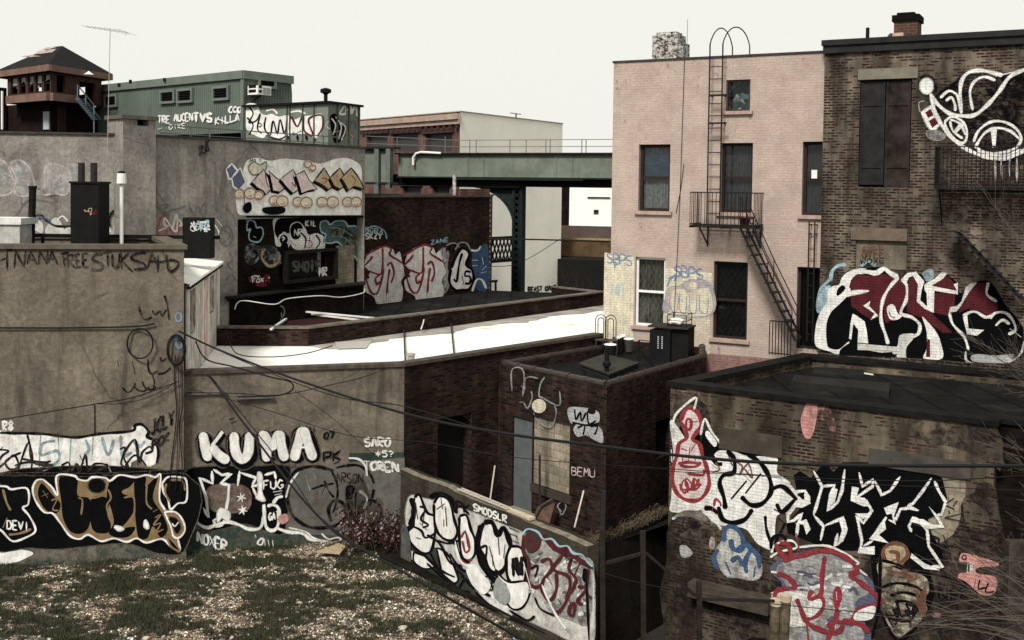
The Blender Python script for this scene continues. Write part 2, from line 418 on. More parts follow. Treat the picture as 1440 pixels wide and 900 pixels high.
def window(root, w, rc, dep=.13, frame=None, fw=.05, sash=True, curtain=None, grille=False, label=None, sill=None, blind=None, cur_h=1.0, bluepart=None):
    a, b, c, d = rc; fr = MB(); n0 = -dep; n1 = -dep + .06
    for x0, x1, z0, z1 in ((a, a+fw, c, d), (b-fw, b, c, d), (a+fw, b-fw, c, c+fw), (a+fw, b-fw, d-fw, d)):
        w.wbox(fr, x0, x1, n0, n1, z0, z1)
    zm = (c + d) / 2
    if sash: w.wbox(fr, a+fw, b-fw, n0-.01, n1-.01, zm-fw*.5, zm+fw*.5)
    f = link('window', fr, frame or simple('frame_dark', (.02, .018, .016), .6), root)
    if label: f['label'] = label
    g = MB(); g.face([w.P(a+fw*.5, n0+.015, c+fw*.5), w.P(b-fw*.5, n0+.015, c+fw*.5), w.P(b-fw*.5, n0+.015, d-fw*.5), w.P(a+fw*.5, n0+.015, d-fw*.5)])
    link('pane', g, mat_glass(), f)
    if curtain:
        q = MB(); m = 28; zt = c + (d - c) * cur_h
        for i in range(m):
            x0 = a + (b-a)*i/m; x1 = a + (b-a)*(i+1)/m
            y0 = n0 - .10 + .025*math.sin(i*1.9); y1 = n0 - .10 + .025*math.sin((i+1)*1.9)
            q.face([w.P(x0, y0, c), w.P(x1, y1, c), w.P(x1, y1, zt), w.P(x0, y0, zt)])
        link('curtain', q, curtain, f)
    bk = MB(); w.wbox(bk, a-.02, b+.02, n0-.5, n0-.48, c-.02, d+.02); link('room_backing', bk, simple('room_dark', (.02, .02, .022), 1), f)
    if blind:
        q = MB(); w.wbox(q, a+.01, b-.01, n0-.07, n0-.06, *blind[:2]); link('window_blind', q, blind[2], f)
    if grille:
        q = MB(); st = .17; y = n0 - .04
        import itertools
        k = a - (d - c)
        while k < b:
            for sg in (1, -1):
                # diagonal line clipped to the opening
                p = []
                if sg == 1: f_ = lambda x, k=k: c + (x - k) * 1.7
                else: f_ = lambda x, k=k: d - (x - k) * 1.7
                xs = [a, b]; pts_ = []
                xa = max(a, k if sg == 1 else k); xb = b
                za, zb_ = f_(xa), f_(xb)
                if sg == 1:
                    if zb_ > d: xb = k + (d - c) / 1.7
                else:
                    if zb_ < c: xb = k + (d - c) / 1.7
                if xb > xa: q.bar(w.P(xa, y, f_(xa)), w.P(min(xb, b), y, f_(min(xb, b))), .010 if grille == 2 else .009, .007, up=w.n)
            k += st
        link('security_grille', q, simple('grille%s' % grille, (.30, .29, .27) if grille == 2 else (.05, .048, .045), .6), f)
    if sill:
        q = MB(); w.wbox(q, a-.09, b+.09, -.02, .09, c-.10, c-.003); link('sill', q, sill, f)
    return f
# ================================================================== WORLD
w_ = bpy.data.worlds.new('World'); S.world = w_; w_.use_nodes = True
nt = w_.node_tree; bg = nt.nodes['Background']
sky = N(nt, 'ShaderNodeTexSky'); sky.sky_type = 'NISHITA'; sky.sun_disc = False
SUN_EL, SUN_AZ = 46, 203      # degrees; azimuth measured clockwise from +Y (behind the camera, to the left)
sky.sun_elevation = R(SUN_EL); sky.sun_rotation = R(SUN_AZ)
sky.air_density = 1.0; sky.dust_density = 6.0; sky.ozone_density = 1.0
bwn = N(nt, 'ShaderNodeRGBToBW'); L(nt, sky.outputs[0], bwn.inputs[0])
# thick even cloud: the sky's own light, spread and whitened
cl = N(nt, 'ShaderNodeMix'); cl.data_type = 'RGBA'; cl.inputs[0].default_value = .93
L(nt, sky.outputs[0], cl.inputs[6]); cl.inputs[7].default_value = (9.55, 9.50, 8.80, 1)
L(nt, cl.outputs[2], bg.inputs[0]); bg.inputs[1].default_value = .10
sd = bpy.data.lights.new('sun', 'SUN'); sd.energy = 4.3; sd.angle = R(12); sd.color = (1, .965, .90)
so = bpy.data.objects.new('sun', sd); COL.objects.link(so)
dv = Vector((math.sin(R(SUN_AZ)) * math.cos(R(SUN_EL)), math.cos(R(SUN_AZ)) * math.cos(R(SUN_EL)), math.sin(R(SUN_EL))))
so.rotation_euler = (-dv).to_track_quat('-Z', 'Y').to_euler(); so.location = (0, 0, 40)
vs = S.view_settings; vs.view_transform = 'Standard'; vs.look = 'None'; vs.exposure = 0; vs.gamma = 1; vs.use_curve_mapping = False
# ================================================================== GROUND
def ground_mat():
    m, nt, b = newmat('lot_dirt'); tc = N(nt, 'ShaderNodeTexCoord')
    c = ramp(nt, nz(nt, tc.outputs['Object'], 3.2, 8, .75), [(0.3, (.018, .015, .011)), (0.52, (.055, .046, .034)), (0.72, (.17, .145, .11))])
    L(nt, c, b.inputs['Base Color']); b.inputs['Roughness'].default_value = 1
    bump(nt, b, nz(nt, tc.outputs['Object'], 9, 6, .7), .8, .05); return m
g = MB(); g.face([(-900, -200, -2.6), (900, -200, -2.6), (900, 2500, -2.6), (-900, 2500, -2.6)])
struct(link('ground', g, simple('far_ground', (.03, .027, .023), 1, 0, .4, .8)))
FE0 = gp(567, 23.3); FE1 = gp(834, 18.4)         # graffiti fence line
fw_ = Wall(FE0, FE1)
def yard_h(x, y):
    return .06 * noise.noise(Vector((x * .35, y * .35, 0))) + .035 * noise.noise(Vector((x * 1.7, y * 1.7, 3))) - .10
Y0, Y1, NX, NY = 9.0, 24.95, 200, 120
vs_, fs_ = [], []
for j in range(NY + 1):
    y = Y0 + (Y1 - Y0) * j / NY
    xr = FE1.x + .1 if y < FE1.y else FE1.x + (FE0.x - FE1.x) * min(1.0, (y - FE1.y) / (FE0.y - FE1.y)) + .05
    for i in range(NX + 1):
        x = -16 + (xr + 16) * i / NX; vs_.append((x, y, yard_h(x, y)))
for j in range(NY):
    for i in range(NX):
        a = j * (NX + 1) + i; fs_.append((a, a + 1, a + NX + 2, a + NX + 1))
me = bpy.data.meshes.new('yard_ground'); me.from_pydata(vs_, [], fs_); me.materials.append(ground_mat())
for p in me.polygons: p.use_smooth = True
yg = bpy.data.objects.new('yard_ground', me); COL.objects.link(yg); struct(yg)
g = MB(); g.box(-16, FE1.x + .08, 8.9, 9.05, -2.6, -.05); g.box(-16.2, -16, 9, 25, -2.6, .05)
g.face([(FE1.x + .1, 9, -2.6), (FE1.x + .1, FE1.y, -2.6), (FE1.x + .1, FE1.y, .04), (FE1.x + .1, 9, .04)])
struct(link('yard_bank', g, wallmat('concrete_dark')))
# grass and chips where the lot is green or littered
def patchy(x, y):
    return .75 * noise.fractal(Vector((x * .8, y * 1.5, 5.1)), .75, 2.1, 6) + .45 * noise.noise(Vector((x * 5, y * 8, 2)))
gm = simple('grass_blade', (.046, .048, .026), .8, 0, .6, 3, .2)
gb = MB(); rnd = random.Random(3)
vv, ff = [], []
def rx_(y): return FE1.x if y < FE1.y else FE1.x + (FE0.x - FE1.x) * min(1.0, (y - FE1.y) / (FE0.y - FE1.y))
cnt = 0
while cnt < 95000:
    y = 17.6 + 6.6 * rnd.random() ** 1.2; x = -12.6 + (rx_(y) - .1 + 12.6) * rnd.random()
    if y > 23.0 + (x + 12) * .16: continue
    p = patchy(x, y)
    if p < -.06 + .16 * (rnd.random() - .5) + (.12 if x > -4 else 0): continue
    z = yard_h(x, y); h = .03 + .06 * rnd.random() * (1 + p); a = rnd.random() * 6.28; lx = rnd.uniform(-.04, .04); ly = rnd.uniform(-.04, .04)
    wd = .007 + .006 * rnd.random(); b = len(vv)
    vv += [(x - math.cos(a) * wd, y - math.sin(a) * wd, z - .005), (x + math.cos(a) * wd, y + math.sin(a) * wd, z - .005), (x + lx, y + ly, z + h)]
    ff.append((b, b + 1, b + 2)); cnt += 1
me = bpy.data.meshes.new('grass'); me.from_pydata(vv, [], ff); me.materials.append(gm)
o = bpy.data.objects.new('grass', me); COL.objects.link(o); o['kind'] = 'stuff'; tag(o, 'short dark green grass growing in patches over the vacant lot', 'grass')
vv, ff, mm = [], [], []; cnt = 0
while cnt < 56000:
    y = 17.5 + 6.9 * rnd.random() ** 1.1; x = -12.8 + (rx_(y) + 12.7) * rnd.random()
    if y > 23.3 + (x + 12) * .16: continue
    p = patchy(x, y)
    dens = max(0, min(1, .02 - p * 2.4 + .5 * noise.noise(Vector((x * 3, y * 5, 0))) + .40 * max(0, min(1, (x + 7) / 4)) - .45 * max(0, min(1, (-8 - x) / 3))))
    if rnd.random() > .012 + dens: continue
    z = yard_h(x, y) + rnd.uniform(.002, .035 if p > 0 else .02); a = rnd.random() * 6.28; s1 = .006 + .024 * rnd.random() ** 2.4; s2 = s1 * rnd.uniform(.3, .9)
    if rnd.random() < .006: s1 *= 2.2; s2 *= 2.2
    ca, sa = math.cos(a), math.sin(a); t1 = rnd.uniform(-.5, .5) * s1; t2 = rnd.uniform(-.5, .5) * s2; b = len(vv)
    for i, j in ((-1, -1), (1, -1), (1, 1), (-1, 1)):
        vv.append((x + ca * s1 * i - sa * s2 * j, y + sa * s1 * i + ca * s2 * j, z + t1 * i + t2 * j))
    ff.append((b, b+1, b+2, b+3)); mm.append(rnd.choice((0, 0, 1, 1, 1, 3, 3, 2))); cnt += 1
me = bpy.data.meshes.new('wood_chips'); me.from_pydata(vv, [], ff)
for m_ in (simple('chip_tan', (.40, .34, .25), .9, 0, .3, 5), simple('chip_brown', (.20, .145, .10), .9, 0, .3, 5), simple('chip_pale', (.68, .66, .56), .8, 0, .2, 5), simple('chip_dark', (.07, .052, .038), .9, 0, .3, 5)): me.materials.append(m_)
for p, k in zip(me.polygons, mm): p.material_index = k
o = bpy.data.objects.new('wood_chips', me); COL.objects.link(o); o['kind'] = 'stuff'; tag(o, 'pale wood chips and leaf litter strewn over the vacant lot', 'litter')
def stone(name, label, cat, pos, r, mat, seed, flat=.6, group=None):
    rr = random.Random(seed); bm = bmesh.new(); bmesh.ops.create_icosphere(bm, subdivisions=2, radius=1)
    for v in bm.verts:
        k = 1 + .35 * noise.noise(v.co * 1.3 + Vector((seed, 0, 0))); v.co = Vector((v.co.x * k * r[0], v.co.y * k * r[1], v.co.z * k * r[2]))
    me = bpy.data.meshes.new(name); bm.to_mesh(me); bm.free(); me.materials.append(mat)
    o = bpy.data.objects.new(name, me); COL.objects.link(o); o.location = pos; o.rotation_euler = (0, 0, rr.random() * 3)
    tag(o, label, cat, group); return o
def gpt(u, v, z=0):
    d = ray(u, v); k = (z - CH) / d.z; return CPOS + d * k
RUB = simple('rubble', (.42, .37, .29), .9, 0, .35, 6, bmp=.5)
for i, (u, v, a, lab) in enumerate(((566, 878, .16, 'pale rubble stone lying in the grass near the bottom edge of the photo'),
        (421, 841, .13, 'rounded tan stone in the middle of the lot'), (632, 853, .15, 'flat pale stone beside the dark hose by the graffiti wall'),
        (205, 893, .13, 'small tan stone at the bottom edge of the lot'), (326, 893, .10, 'yellowish stone at the bottom edge, middle of the lot'),
        (652, 865, .09, 'white pebble near the foot of the graffiti fence wall'))):
    p = gpt(u, v); stone('stone', lab, 'stone', (p.x, p.y, yard_h(p.x, p.y) + a * .25), (a * .55, a * .45, a * .25), RUB, i + 1)
# ================================================================== LEFT CONCRETE BUILDING
LB = [gp(-90, 22.5), gp(259, 23.25), Vector((-8.9, 27.2)), Vector((-16.5, 27.2))]
lroot = thing('concrete_building', 'tall grey-brown concrete building at the left with graffiti along its base and top', 'building', (LB[0].x, LB[0].y, 0))
CONC_COP = simple('coping_concrete', (.105, .09, .07), .9, 0, .4, 4, bmp=.4)
lw, _ = block(lroot, LB, -.3, 6.72, 'concrete', coping=CONC_COP, par=(.25, .35), cop=(.06, .10))
WL = lw[0]
# white side house
def streaky(name, c1, c2):
    m, nt, b = newmat(name); k = ramp(nt, nz(nt, uvs(nt, 6, .9), 1.6, 6, .75, .4), [(.44, 0.), (.58, 1.)])
    L(nt, mix(nt, k, c1, c2), b.inputs['Base Color']); b.inputs['Roughness'].default_value = .85; return m
sroot = thing('white_side_building', 'narrow white boarded building with red streaks and a white sloping roof behind the concrete building', 'building', (-8, 27, 3.6))
SW = Wall((-7.22, 23.6), (-8.5, 31.4))
sw_h = [SW.rect(267, 407, 275, 470), SW.rect(295, 388, 301, 440), SW.rect(311, 385, 315, 430)]
m = MB(); SW.panel(m, 0, SW.len, 3.66, 5.9, sw_h, .2); 
m.face([(-8.5, 31.4, 3.6), (-12, 31.4, 3.6), (-12, 31.4, 6.5), (-8.5, 31.4, 5.9)])
WB = streaky('white_board', (.22, .17, .14), (.60, .57, .52))
wallo = link('wall', m, WB, sroot)
m = MB(); m.face([(-7.12, 23.55, 5.93), (-8.4, 31.4, 5.93), (-10.4, 31.4, 6.33), (-9.2, 23.55, 6.33)]); m.face([(-7.12, 23.55, 5.87), (-7.12, 23.55, 5.93), (-8.4, 31.4, 5.93), (-8.4, 31.4, 5.87)]); link('roof', m, mat_roofwhite(), sroot)
for i in range(24): 
    m = MB(); a = SW.len * (i + .5) / 24; SW.wbox(m, a - .05, a + .04, .0, .10, 5.80, 5.86)
    link('eaves_bracket', m, simple('dark_wood', (.03, .025, .02), .9), sroot)
for (u, c_) in ((262.5, 0), (283, 0), (291, 0), (306, 0), (317, 0)):
    m = MB(); a = SW.sz(u, 440)[0]; SW.wbox(m, a - .06, a + .06, .004, .05, 3.7, 5.78); link('board_trim', m, simple('trim_white', (.66, .63, .58), .7, 0, .25, 3), sroot)
m = MB(); a0, a1, _, _ = SW.rect(284, 400, 291, 490); SW.wbox(m, a0, a1, .003, .02, 3.75, 5.7); rs = link('board_panel', m, streaky('red_board', (.28, .09, .085), (.62, .59, .54)), sroot); rs['label'] = 'red streaked board'
for h in sw_h:
    m = MB(); SW.wbox(m, h[0], h[1], -.2, -.18, h[2], h[3]); link('louver', m, simple('room_dark', (.02, .02, .022), 1), sroot)
# ================================================================== LEFT ROOF CLUTTER
def zr(Y): return 6.4
p = at(20, 338, 25.2)
hv = thing('roof_vent_box', 'whitewashed masonry box at the left edge of the near roof', 'roof vent', (p.x, 25.2, 6.37))
m = MB(); q0 = at(-12, 340, 25.2).x; q1 = at(36, 340, 25.2).x; m.box(q0, q1, 24.9, 25.7, 6.37, zat(20, 315, 25.2)); link('body', m, simple('whitewash', (.42, .41, .38), .9, 0, .4, 5, bmp=.4), hv)
m = MB(); m.box(q0 - .05, q1 + .05, 24.85, 25.75, zat(20, 315, 25.2), zat(20, 306, 25.2)); link('lid', m, simple('whitewash2', (.62, .61, .57), .9, 0, .3, 5), hv)
BLK = simple('black_steel', (.010, .0095, .009), .6, 0, .3, 6)
p0 = at(43, 341, 25.6); p1 = at(46, 265, 25.6)
m = MB(); m.tube([(p0.x, 25.6, 6.37), (p1.x, 25.6, p1.z)], .085, 10); m.tube([(p1.x, 25.6, p1.z), (p1.x, 25.6, p1.z + .06)], .10, 10)
tag(link('vent_pipe', m, BLK, loc=(p0.x, 25.6, 6.37)), 'thick black vent pipe beside the whitewashed box on the left roof', 'pipe')
bx0 = at(104, 330, 25.9).x; bx1 = at(143, 330, 25.9).x; zt = zat(120, 258, 25.9)
ch = thing('flue_box', 'tall black metal flue box with two pipes on the left roof', 'chimney', ((bx0 + bx1) / 2, 25.9, 6.37))
m = MB(); m.box(bx0, bx1, 25.7, 26.4, 6.37, zt); link('body', m, BLK, ch)
m = MB(); m.box(bx0 - .03, bx1 + .03, 25.67, 26.43, zt, zt + .05); link('cap', m, BLK, ch)
for u in (114.5, 132):
    x = at(u, 250, 26).x; m = MB(); m.tube([(x, 26, zt), (x, 26, zat(u, 229, 26))], .082, 10); link('flue_pipe', m, simple('flue', (.03, .026, .024), .6), ch)
x = at(171, 300, 26.4).x
wp = thing('white_flue', 'slender white flue pipe with a capped white cowl against the grey wall', 'pipe', (x, 26.4, 6.37))
WM = simple('white_metal', (.72, .70, .66), .5, 0, .15, 6)
m = MB(); m.tube([(x, 26.4, 6.37), (x, 26.4, zat(171, 255, 26.4))], .045, 10); link('pipe', m, WM, wp)
m = MB(); m.lathe((x, 26.4, zat(171, 258, 26.4)), [(.05, 0), (.12, 0), (.105, .25), (.05, .25)], 14); link('cowl', m, WM, wp)
m = MB(); m.lathe((x, 26.4, zat(171, 244, 26.4)), [(.0, .07), (.08, .05), (.085, .0), (0, 0)], 14); link('cap', m, BLK, wp)
m = MB(); a = at(46, 331, 25.7); b = at(309, 334, 27.5); m.bar((a.x, 25.7, a.z), (b.x, 27.5, b.z), .08, .09)
for u, Y in ((60, 25.8), (150, 26.4), (235, 27.0)):
    q = at(u, 333, Y); m.bar((q.x, Y, 6.37), (q.x, Y, q.z), .06)
tag(link('roof_rail', m, BLK, loc=(a.x, 25.7, 6.37)), 'low black beam running along the left roof behind the parapet', 'rail')
a = at(260, 330, 27.3); b = at(299, 330, 27.3)
sb = MB(); sb.box(a.x, b.x, 27.1, 27.5, 6.25, zat(280, 306, 27.3)); sbx = link('switch_box', sb, BLK, loc=((a.x+b.x)/2, 27.3, 6.25)); tag(sbx, 'small black box covered with white tags at the right end of the roof rail', 'metal box')
# ================================================================== GREY UPPER BUILDING
G0, G1, G2 = gp(-90, 27.3), gp(196, 28.0), gp(513, 36.0)
groot = thing('stucco_building', 'long grey stucco building with a painted mural behind the left roofs', 'building', (G0.x, G0.y, 0))
wg = Wall(G1, G2); r0 = wg.rect(334, 305, 511, 410); ZM = 7.12
hole = (r0[0], wg.len - .02, 4.7, ZM)
gw, _ = block(groot, [G0, G1, G2, G2 + Vector((-2.5, 4)), G0 + Vector((-1, 8))], 3.5, 9.38, ['concrete_light'], holes={1: [hole]}, hd=.3, coping=simple('cop_dark', (.05, .045, .04), .9, 0, .4), cop=(.05, .06))
WG0, WG = gw[0], gw[1]
m = MB(); WG.panel(m, hole[0], hole[1], 4.7, ZM, [WG.rect(403, 357, 467, 389)], .3, off=-.3); link('brick_panel', m, wallmat('brick_black'), groot)
REC = Wall((WG.p0 - WG.n * .3), (WG.p1 - WG.n * .3))
# window with dark board in the recess
fr = WG.rect(401, 355, 468, 391, -.3)
m = MB(); t_ = .10
for q in ((fr[0], fr[1], fr[3], fr[3]+t_), (fr[0], fr[1], fr[2]-t_, fr[2]), (fr[0]-t_, fr[0], fr[2]-t_, fr[3]+t_), (fr[1], fr[1]+t_, fr[2]-t_, fr[3]+t_)):
    WG.wbox(m, q[0], q[1], -.3, -.16, q[2], q[3])
wf = link('window', m, simple('old_wood', (.018, .015, .013), .9, 0, .5), groot)
m = MB(); WG.wbox(m, fr[0], fr[0] + (fr[1]-fr[0])*.72, -.45, -.42, fr[2], fr[3]); link('board', m, BLK, wf)
m = MB(); WG.wbox(m, fr[0] + (fr[1]-fr[0])*.72, fr[1], -.5, -.48, fr[2], fr[3]); link('pane', m, simple('grey_pane', (.22, .22, .22), .4), wf)
m = MB(); q = WG.rect(472, 345, 497, 400, -.3); WG.wbox(m, q[0], q[1], -.298, -.27, 4.75, q[3]); link('plaster_panel', m, wallmat('block'), groot)
# chimney stack
c0 = gp(173, 27.6); c1 = gp(219, 28.3); cw = Wall(c0, c1)
cr = thing('stucco_chimney', 'square grey stucco chimney with a dark flue opening on the grey wall', 'chimney', (c0.x, c0.y, 6.4))
zt = zat(190, 168, 27.9); hq = cw.rect(193, 167, 209, 177)
m = MB(); cw.panel(m, 0, cw.len, 6.3, zt, [hq], .3); 
for (a_, b_) in (((cw.len, 0), (cw.len, -.8)), ((cw.len, -.8), (0, -.8)), ((0, -.8), (0, 0))):
    m.face([cw.P(a_[0], a_[1], 6.3), cw.P(b_[0], b_[1], 6.3), cw.P(b_[0], b_[1], zt), cw.P(a_[0], a_[1], zt)])
link('shaft', m, wallmat('concrete_light'), cr)
m = MB(); cw.wbox(m, -.06, cw.len + .06, -.86, .06, zt + .002, zt + .10); link('cap', m, CONC_COP, cr)
m = MB(); cw.wbox(m, hq[0]-.02, hq[1]+.02, -.5, -.31, hq[2]-.02, min(hq[3], zt-.003)); link('flue_opening', m, BLK, cr)
# ================================================================== LOW BRICK SHED in front of the recess
LS = [gp(319, 30.9), gp(512, 35.2), gp(512, 35.85) + Vector((0, 0)), WG.P(WG.sz(322, 400)[0], .05, 0).to_2d()]
lsr = thing('low_brick_shed', 'low dark brick lean-to under the mural wall with a flat dark roof', 'building', (LS[0].x, LS[0].y, 3.6))
lsw, _ = block(lsr, LS, 3.5, 4.85, 'brick_black', par=(.08, .05), coping=simple('cop_black', (.018, .016, .014), .9, 0, .5), cop=(.08, .06))
WLS = lsw[0]
# ================================================================== KUMA WALL BUILDING (white roof)
K0, K1, K2 = gp(250, 23.45), gp(571, 24.9), gp(850, 30.4)
Q1, Q2, Q3 = gp(262, 29.6), gp(435, 29.75), gp(852, 41)
kroot = thing('white_roof_building', 'low building with a blown-out white roof, graffiti concrete front and dark brick side', 'building', (K0.x, K0.y, 0))
wk1 = Wall(K1, K2); dk = wk1.rect(615, 585, 663, 707)
kw, _ = block(kroot, [K0, K1, K2, Vector((3.05, 32.6)), Q3 + Vector((.3, .7)), Q2 + Vector((0, .7)), Q1 + Vector((-3, .6)), Vector((-9.2, 27))], -.5, 3.93,
              ['concrete', 'brick_dark', 'brick_dark'], holes={1: [(dk[0], dk[1], -.4, dk[3])]}, coping=simple('coping_brown', (.075, .062, .05), .9, 0, .5, 5, bmp=.5), roof=mat_roofwhite(), skip=(2, 3, 4, 5, 6, 7), hd=.3, cop=(.05, .08))
WK, WKB = kw[0], kw[1]
m = MB(); WKB.wbox(m, dk[0], dk[1], -.34, -.3, -.4, dk[3]); link('door', m, simple('door_dark', (.012, .010, .009), .7), kroot)
m = MB(); n_ = 10   # segmental arch over the door
for i in range(n_):
    a0 = dk[0] + (dk[1]-dk[0])*i/n_; a1 = dk[0] + (dk[1]-dk[0])*(i+1)/n_
    f = lambda a: dk[3] - .28 * (abs((a - (dk[0]+dk[1])/2) / ((dk[1]-dk[0])/2)) ** 2.2)
    m.face([WKB.P(a0, -.05, f(a0)), WKB.P(a1, -.05, f(a1)), WKB.P(a1, -.05, dk[3]), WKB.P(a0, -.05, dk[3])])
link('door_arch', m, wallmat('brick_dark'), kroot)
# roof details: seam battens, patch, vent
m = MB()
for (u0, v0, u1, v1) in ((568, 464, 570, 512), (634, 452, 639, 503)):
    a = at(u0, v0, 30); pa = gpt(u0, v0, 3.72); pb = gpt(u1, v1, 3.72); m.bar(pa, pb, .04, .03)
link('roof_seam', m, simple('seam', (.03, .03, .03), .9), kroot)
m = MB()
for (u, v, w1, h1) in ((497, 485, 26, 5),):
    a, b, c, d = gpt(u-26, v-4, 3.65), gpt(u+26, v-6, 3.65), gpt(u+18, v+5, 3.65), gpt(u-22, v+6, 3.65)
    m.face([a+Vector((0,0,.0)), d, c, b]); 
    for q in (a, b, c, d): pass
    m.v = [v_ + Vector((0, 0, .006)) for v_ in m.v]
link('roof_patch', m, simple('patch_grey', (.36, .35, .31), .9, 0, .2), kroot)
m = MB(); e1, e2 = Q2 + Vector((0, 0)), Q3; dd = (e2 - e1).normalized(); nn_ = Vector((dd.y, -dd.x)); r_ = random.Random(8); k = 40; pr = []
for i in range(k + 1): p = e1 + (e2 - e1) * (i / k); pr.append((p + nn_ * -.1, p + nn_ * (.75 + .25 * r_.random() + .2 * math.sin(i * .6))))
for i in range(k): m.face([(pr[i][1].x, pr[i][1].y, 3.636), (pr[i+1][1].x, pr[i+1][1].y, 3.636), (pr[i+1][0].x, pr[i+1][0].y, 3.636), (pr[i][0].x, pr[i][0].y, 3.636)])
link('roof_flashing', m, simple('flash_grey', (.30, .28, .25), .9, 0, .5, 1.2), kroot)
p = gpt(576, 513, 3.7); m = MB(); m.lathe((p.x, p.y + .4, 3.65), [(.09, 0), (.09, .22), (.11, .22), (.11, .27), (0, .29)], 12)
tag(link('roof_vent', m, simple('vent_grey', (.30, .29, .27), .7), loc=(p.x, p.y + .4, 3.65)), 'small grey vent at the near edge of the white roof', 'vent')
# ================================================================== REAR LOW BUILDING (tar roof)
rroot = thing('tar_roof_building', 'low building with a dark tar roof behind the white roof', 'building', (Q1.x, Q1.y, 0))
T5 = gp(300, 31.0)
rw, _ = block(rroot, [Q1, Q2, Q3, gp(782, 43), gp(690, 43.6), gp(508, 37.6), gp(330, 33.5), Q1 + Vector((-1, 3))], 3.4, 4.12, 'brick_dark', par=(.25, .2),
              coping=simple('coping_rear', (.13, .115, .095), .9, 0, .5, 4, bmp=.5), cop=(.04, .05), skip=(3, 4, 5, 6, 7))
# pit / skylight well and loose white rods on that roof
a, b, c, d = gpt(405, 438, 3.95), gpt(560, 452, 3.95), gpt(520, 458, 3.95), gpt(400, 470, 3.95)
m = MB(); m.face([a, d, c, b]); m.v = [v_ + Vector((0, 0, .01)) for v_ in m.v]
link('roof_well', m, simple('well', (.03, .012, .012), .8), rroot)
WR = simple('white_rod', (.66, .64, .60), .6, 0, .2)
for lab, (u0, v0, u1, v1, dz) in (('long white rod lying across the dark roof, upper of the pair', (405, 436, 545, 449, .25)), ('long white rod lying across the dark roof, lower of the pair', (407, 438, 523, 452, .15)), ('short white rod leaning at the left of the dark roof', (381, 463, 409, 444, .2))):
    m = MB(); pa = gpt(u0, v0, 3.97 + dz); pb = gpt(u1, v1, 3.97); m.bar(pa, pb, .06, .05); tag(link('white_rod', m, WR, loc=pb), lab, 'rod')
p = gpt(421, 434, 3.95); m = MB(); m.lathe((p.x, p.y, 3.95), [(.0, 0), (.13, 0), (.17, .34), (.155, .34), (.12, .03), (0, .03)], 16)
tag(link('bucket', m, WM, loc=(p.x, p.y, 3.95), smooth=True), 'white bucket on the dark roof under the mural wall', 'bucket')
# ================================================================== FAR BRICK WALL BUILDING with graffiti
F0, F1 = gp(509, 37.2), gp(689, 43.2)
froot = thing('brick_building', 'dark brick building with red outlined graffiti behind the tar roof', 'building', (F0.x, F0.y, 0))
fwl, _ = block(froot, [F0, F1, F1 + Vector((.02, 5)), F0 + Vector((-2, 7))], 3.4, 7.72, ['brick_dark', 'brick_red'], coping=simple('cop_far', (.07, .055, .05), .9, 0, .5, 3), cop=(.06, .07))
WF = fwl[0]
m = MB(); q = WF.sz(648, 275); WF.wbox(m, q[0], WF.len, -.3, .0, 7.79, 8.05); link('raised_parapet', m, wallmat('brick_red'), froot)
m = MB(); q = WF.sz(645, 262); m.tube([WF.P(q[0], -.2, 7.75), WF.P(q[0]-.03, -.2, 8.6)], .07, 8); pe = link('flue_pipe', m, simple('peeled', (.4, .38, .35), .8, 0, .8, 9), froot)
# toothed brick ends down the right edge
z = 4.0
while z < 7.7:
    m = MB(); WF.wbox(m, WF.len - .02, WF.len + .09, -.12, -.01, z, z + .075); z += .21
    link('toothed_brick', m, simple('tooth', (.35, .27, .20), .9), froot)
a = gpt(698, 405, 4.0); 
m = MB(); m.bar(at(697, 411, 42.5), at(697, 394, 42.5), .09); m.bar(at(700, 395, 42.5), at(688, 396, 42.5), .09); m.bar(at(690, 411, 42.5), at(690, 396, 42.5), .07)
tag(link('pipe_frame', m, BLK, loc=at(697, 411, 42.5)), 'small black pipe frame at the far corner of the tar roof', 'frame')
# ================================================================== PINK BUILDING
def PP(X): return Vector((X, 33.76 - .558 * X))
P0, P1 = PP(2.99), PP(8.50)
proot = thing('pink_building', 'pink painted brick tenement with a fire escape and sash windows', 'building', (P0.x, P0.y, 0))
wp_ = Wall(P0, P1)
RC = {k: wp_.rect(*v) for k, v in dict(a=(898, 203, 942, 297), b=(1021, 112, 1055, 156), c=(1013, 201, 1058, 299), d=(1128, 199, 1172, 303), e=(893, 362, 935, 459), f=(1003, 368, 1051, 477), g=(1120, 376, 1163, 492)).items()}
RC['d'] = (RC['d'][0], min(RC['d'][1], wp_.len - .02), RC['d'][2], RC['d'][3]); RC['g'] = (RC['g'][0], min(RC['g'][1], wp_.len - .02), RC['g'][2], RC['g'][3])
DARKCOP = simple('cop_pink', (.05, .042, .038), .8, 0, .5, 4, bmp=.4)
pw, _ = block(proot, [P0, P1, P1 + Vector((5, 9)), P0 + Vector((5.4, 9.6))], -.5, 11.9, 'pink', holes={0: list(RC.values())}, coping=DARKCOP, hd=.22, cop=(.03, .06))
WP = pw[0]
PS = simple('pink_sill', (.36, .26, .225), .8, 0, .3)
BRF = simple('frame_brown', (.030, .020, .017), .6, 0, .3)
LACE = mat_curtain('lace', (.10, .11, .11), (.42, .43, .42)); LACE2 = mat_curtain('lace2', (.035, .035, .037), (.12, .12, .12))
BLUE = mat_curtain('blue_blind', (.045, .07, .11), (.09, .12, .165), (1, 3))
zm = (RC['a'][2] + RC['a'][3]) / 2
window(proot, WP, RC['a'], .2, BRF, .09, curtain=LACE, sill=PS, blind=(zm, zm + .72, BLUE), label='upper left sash window with lace curtain and blue cloth', cur_h=1)
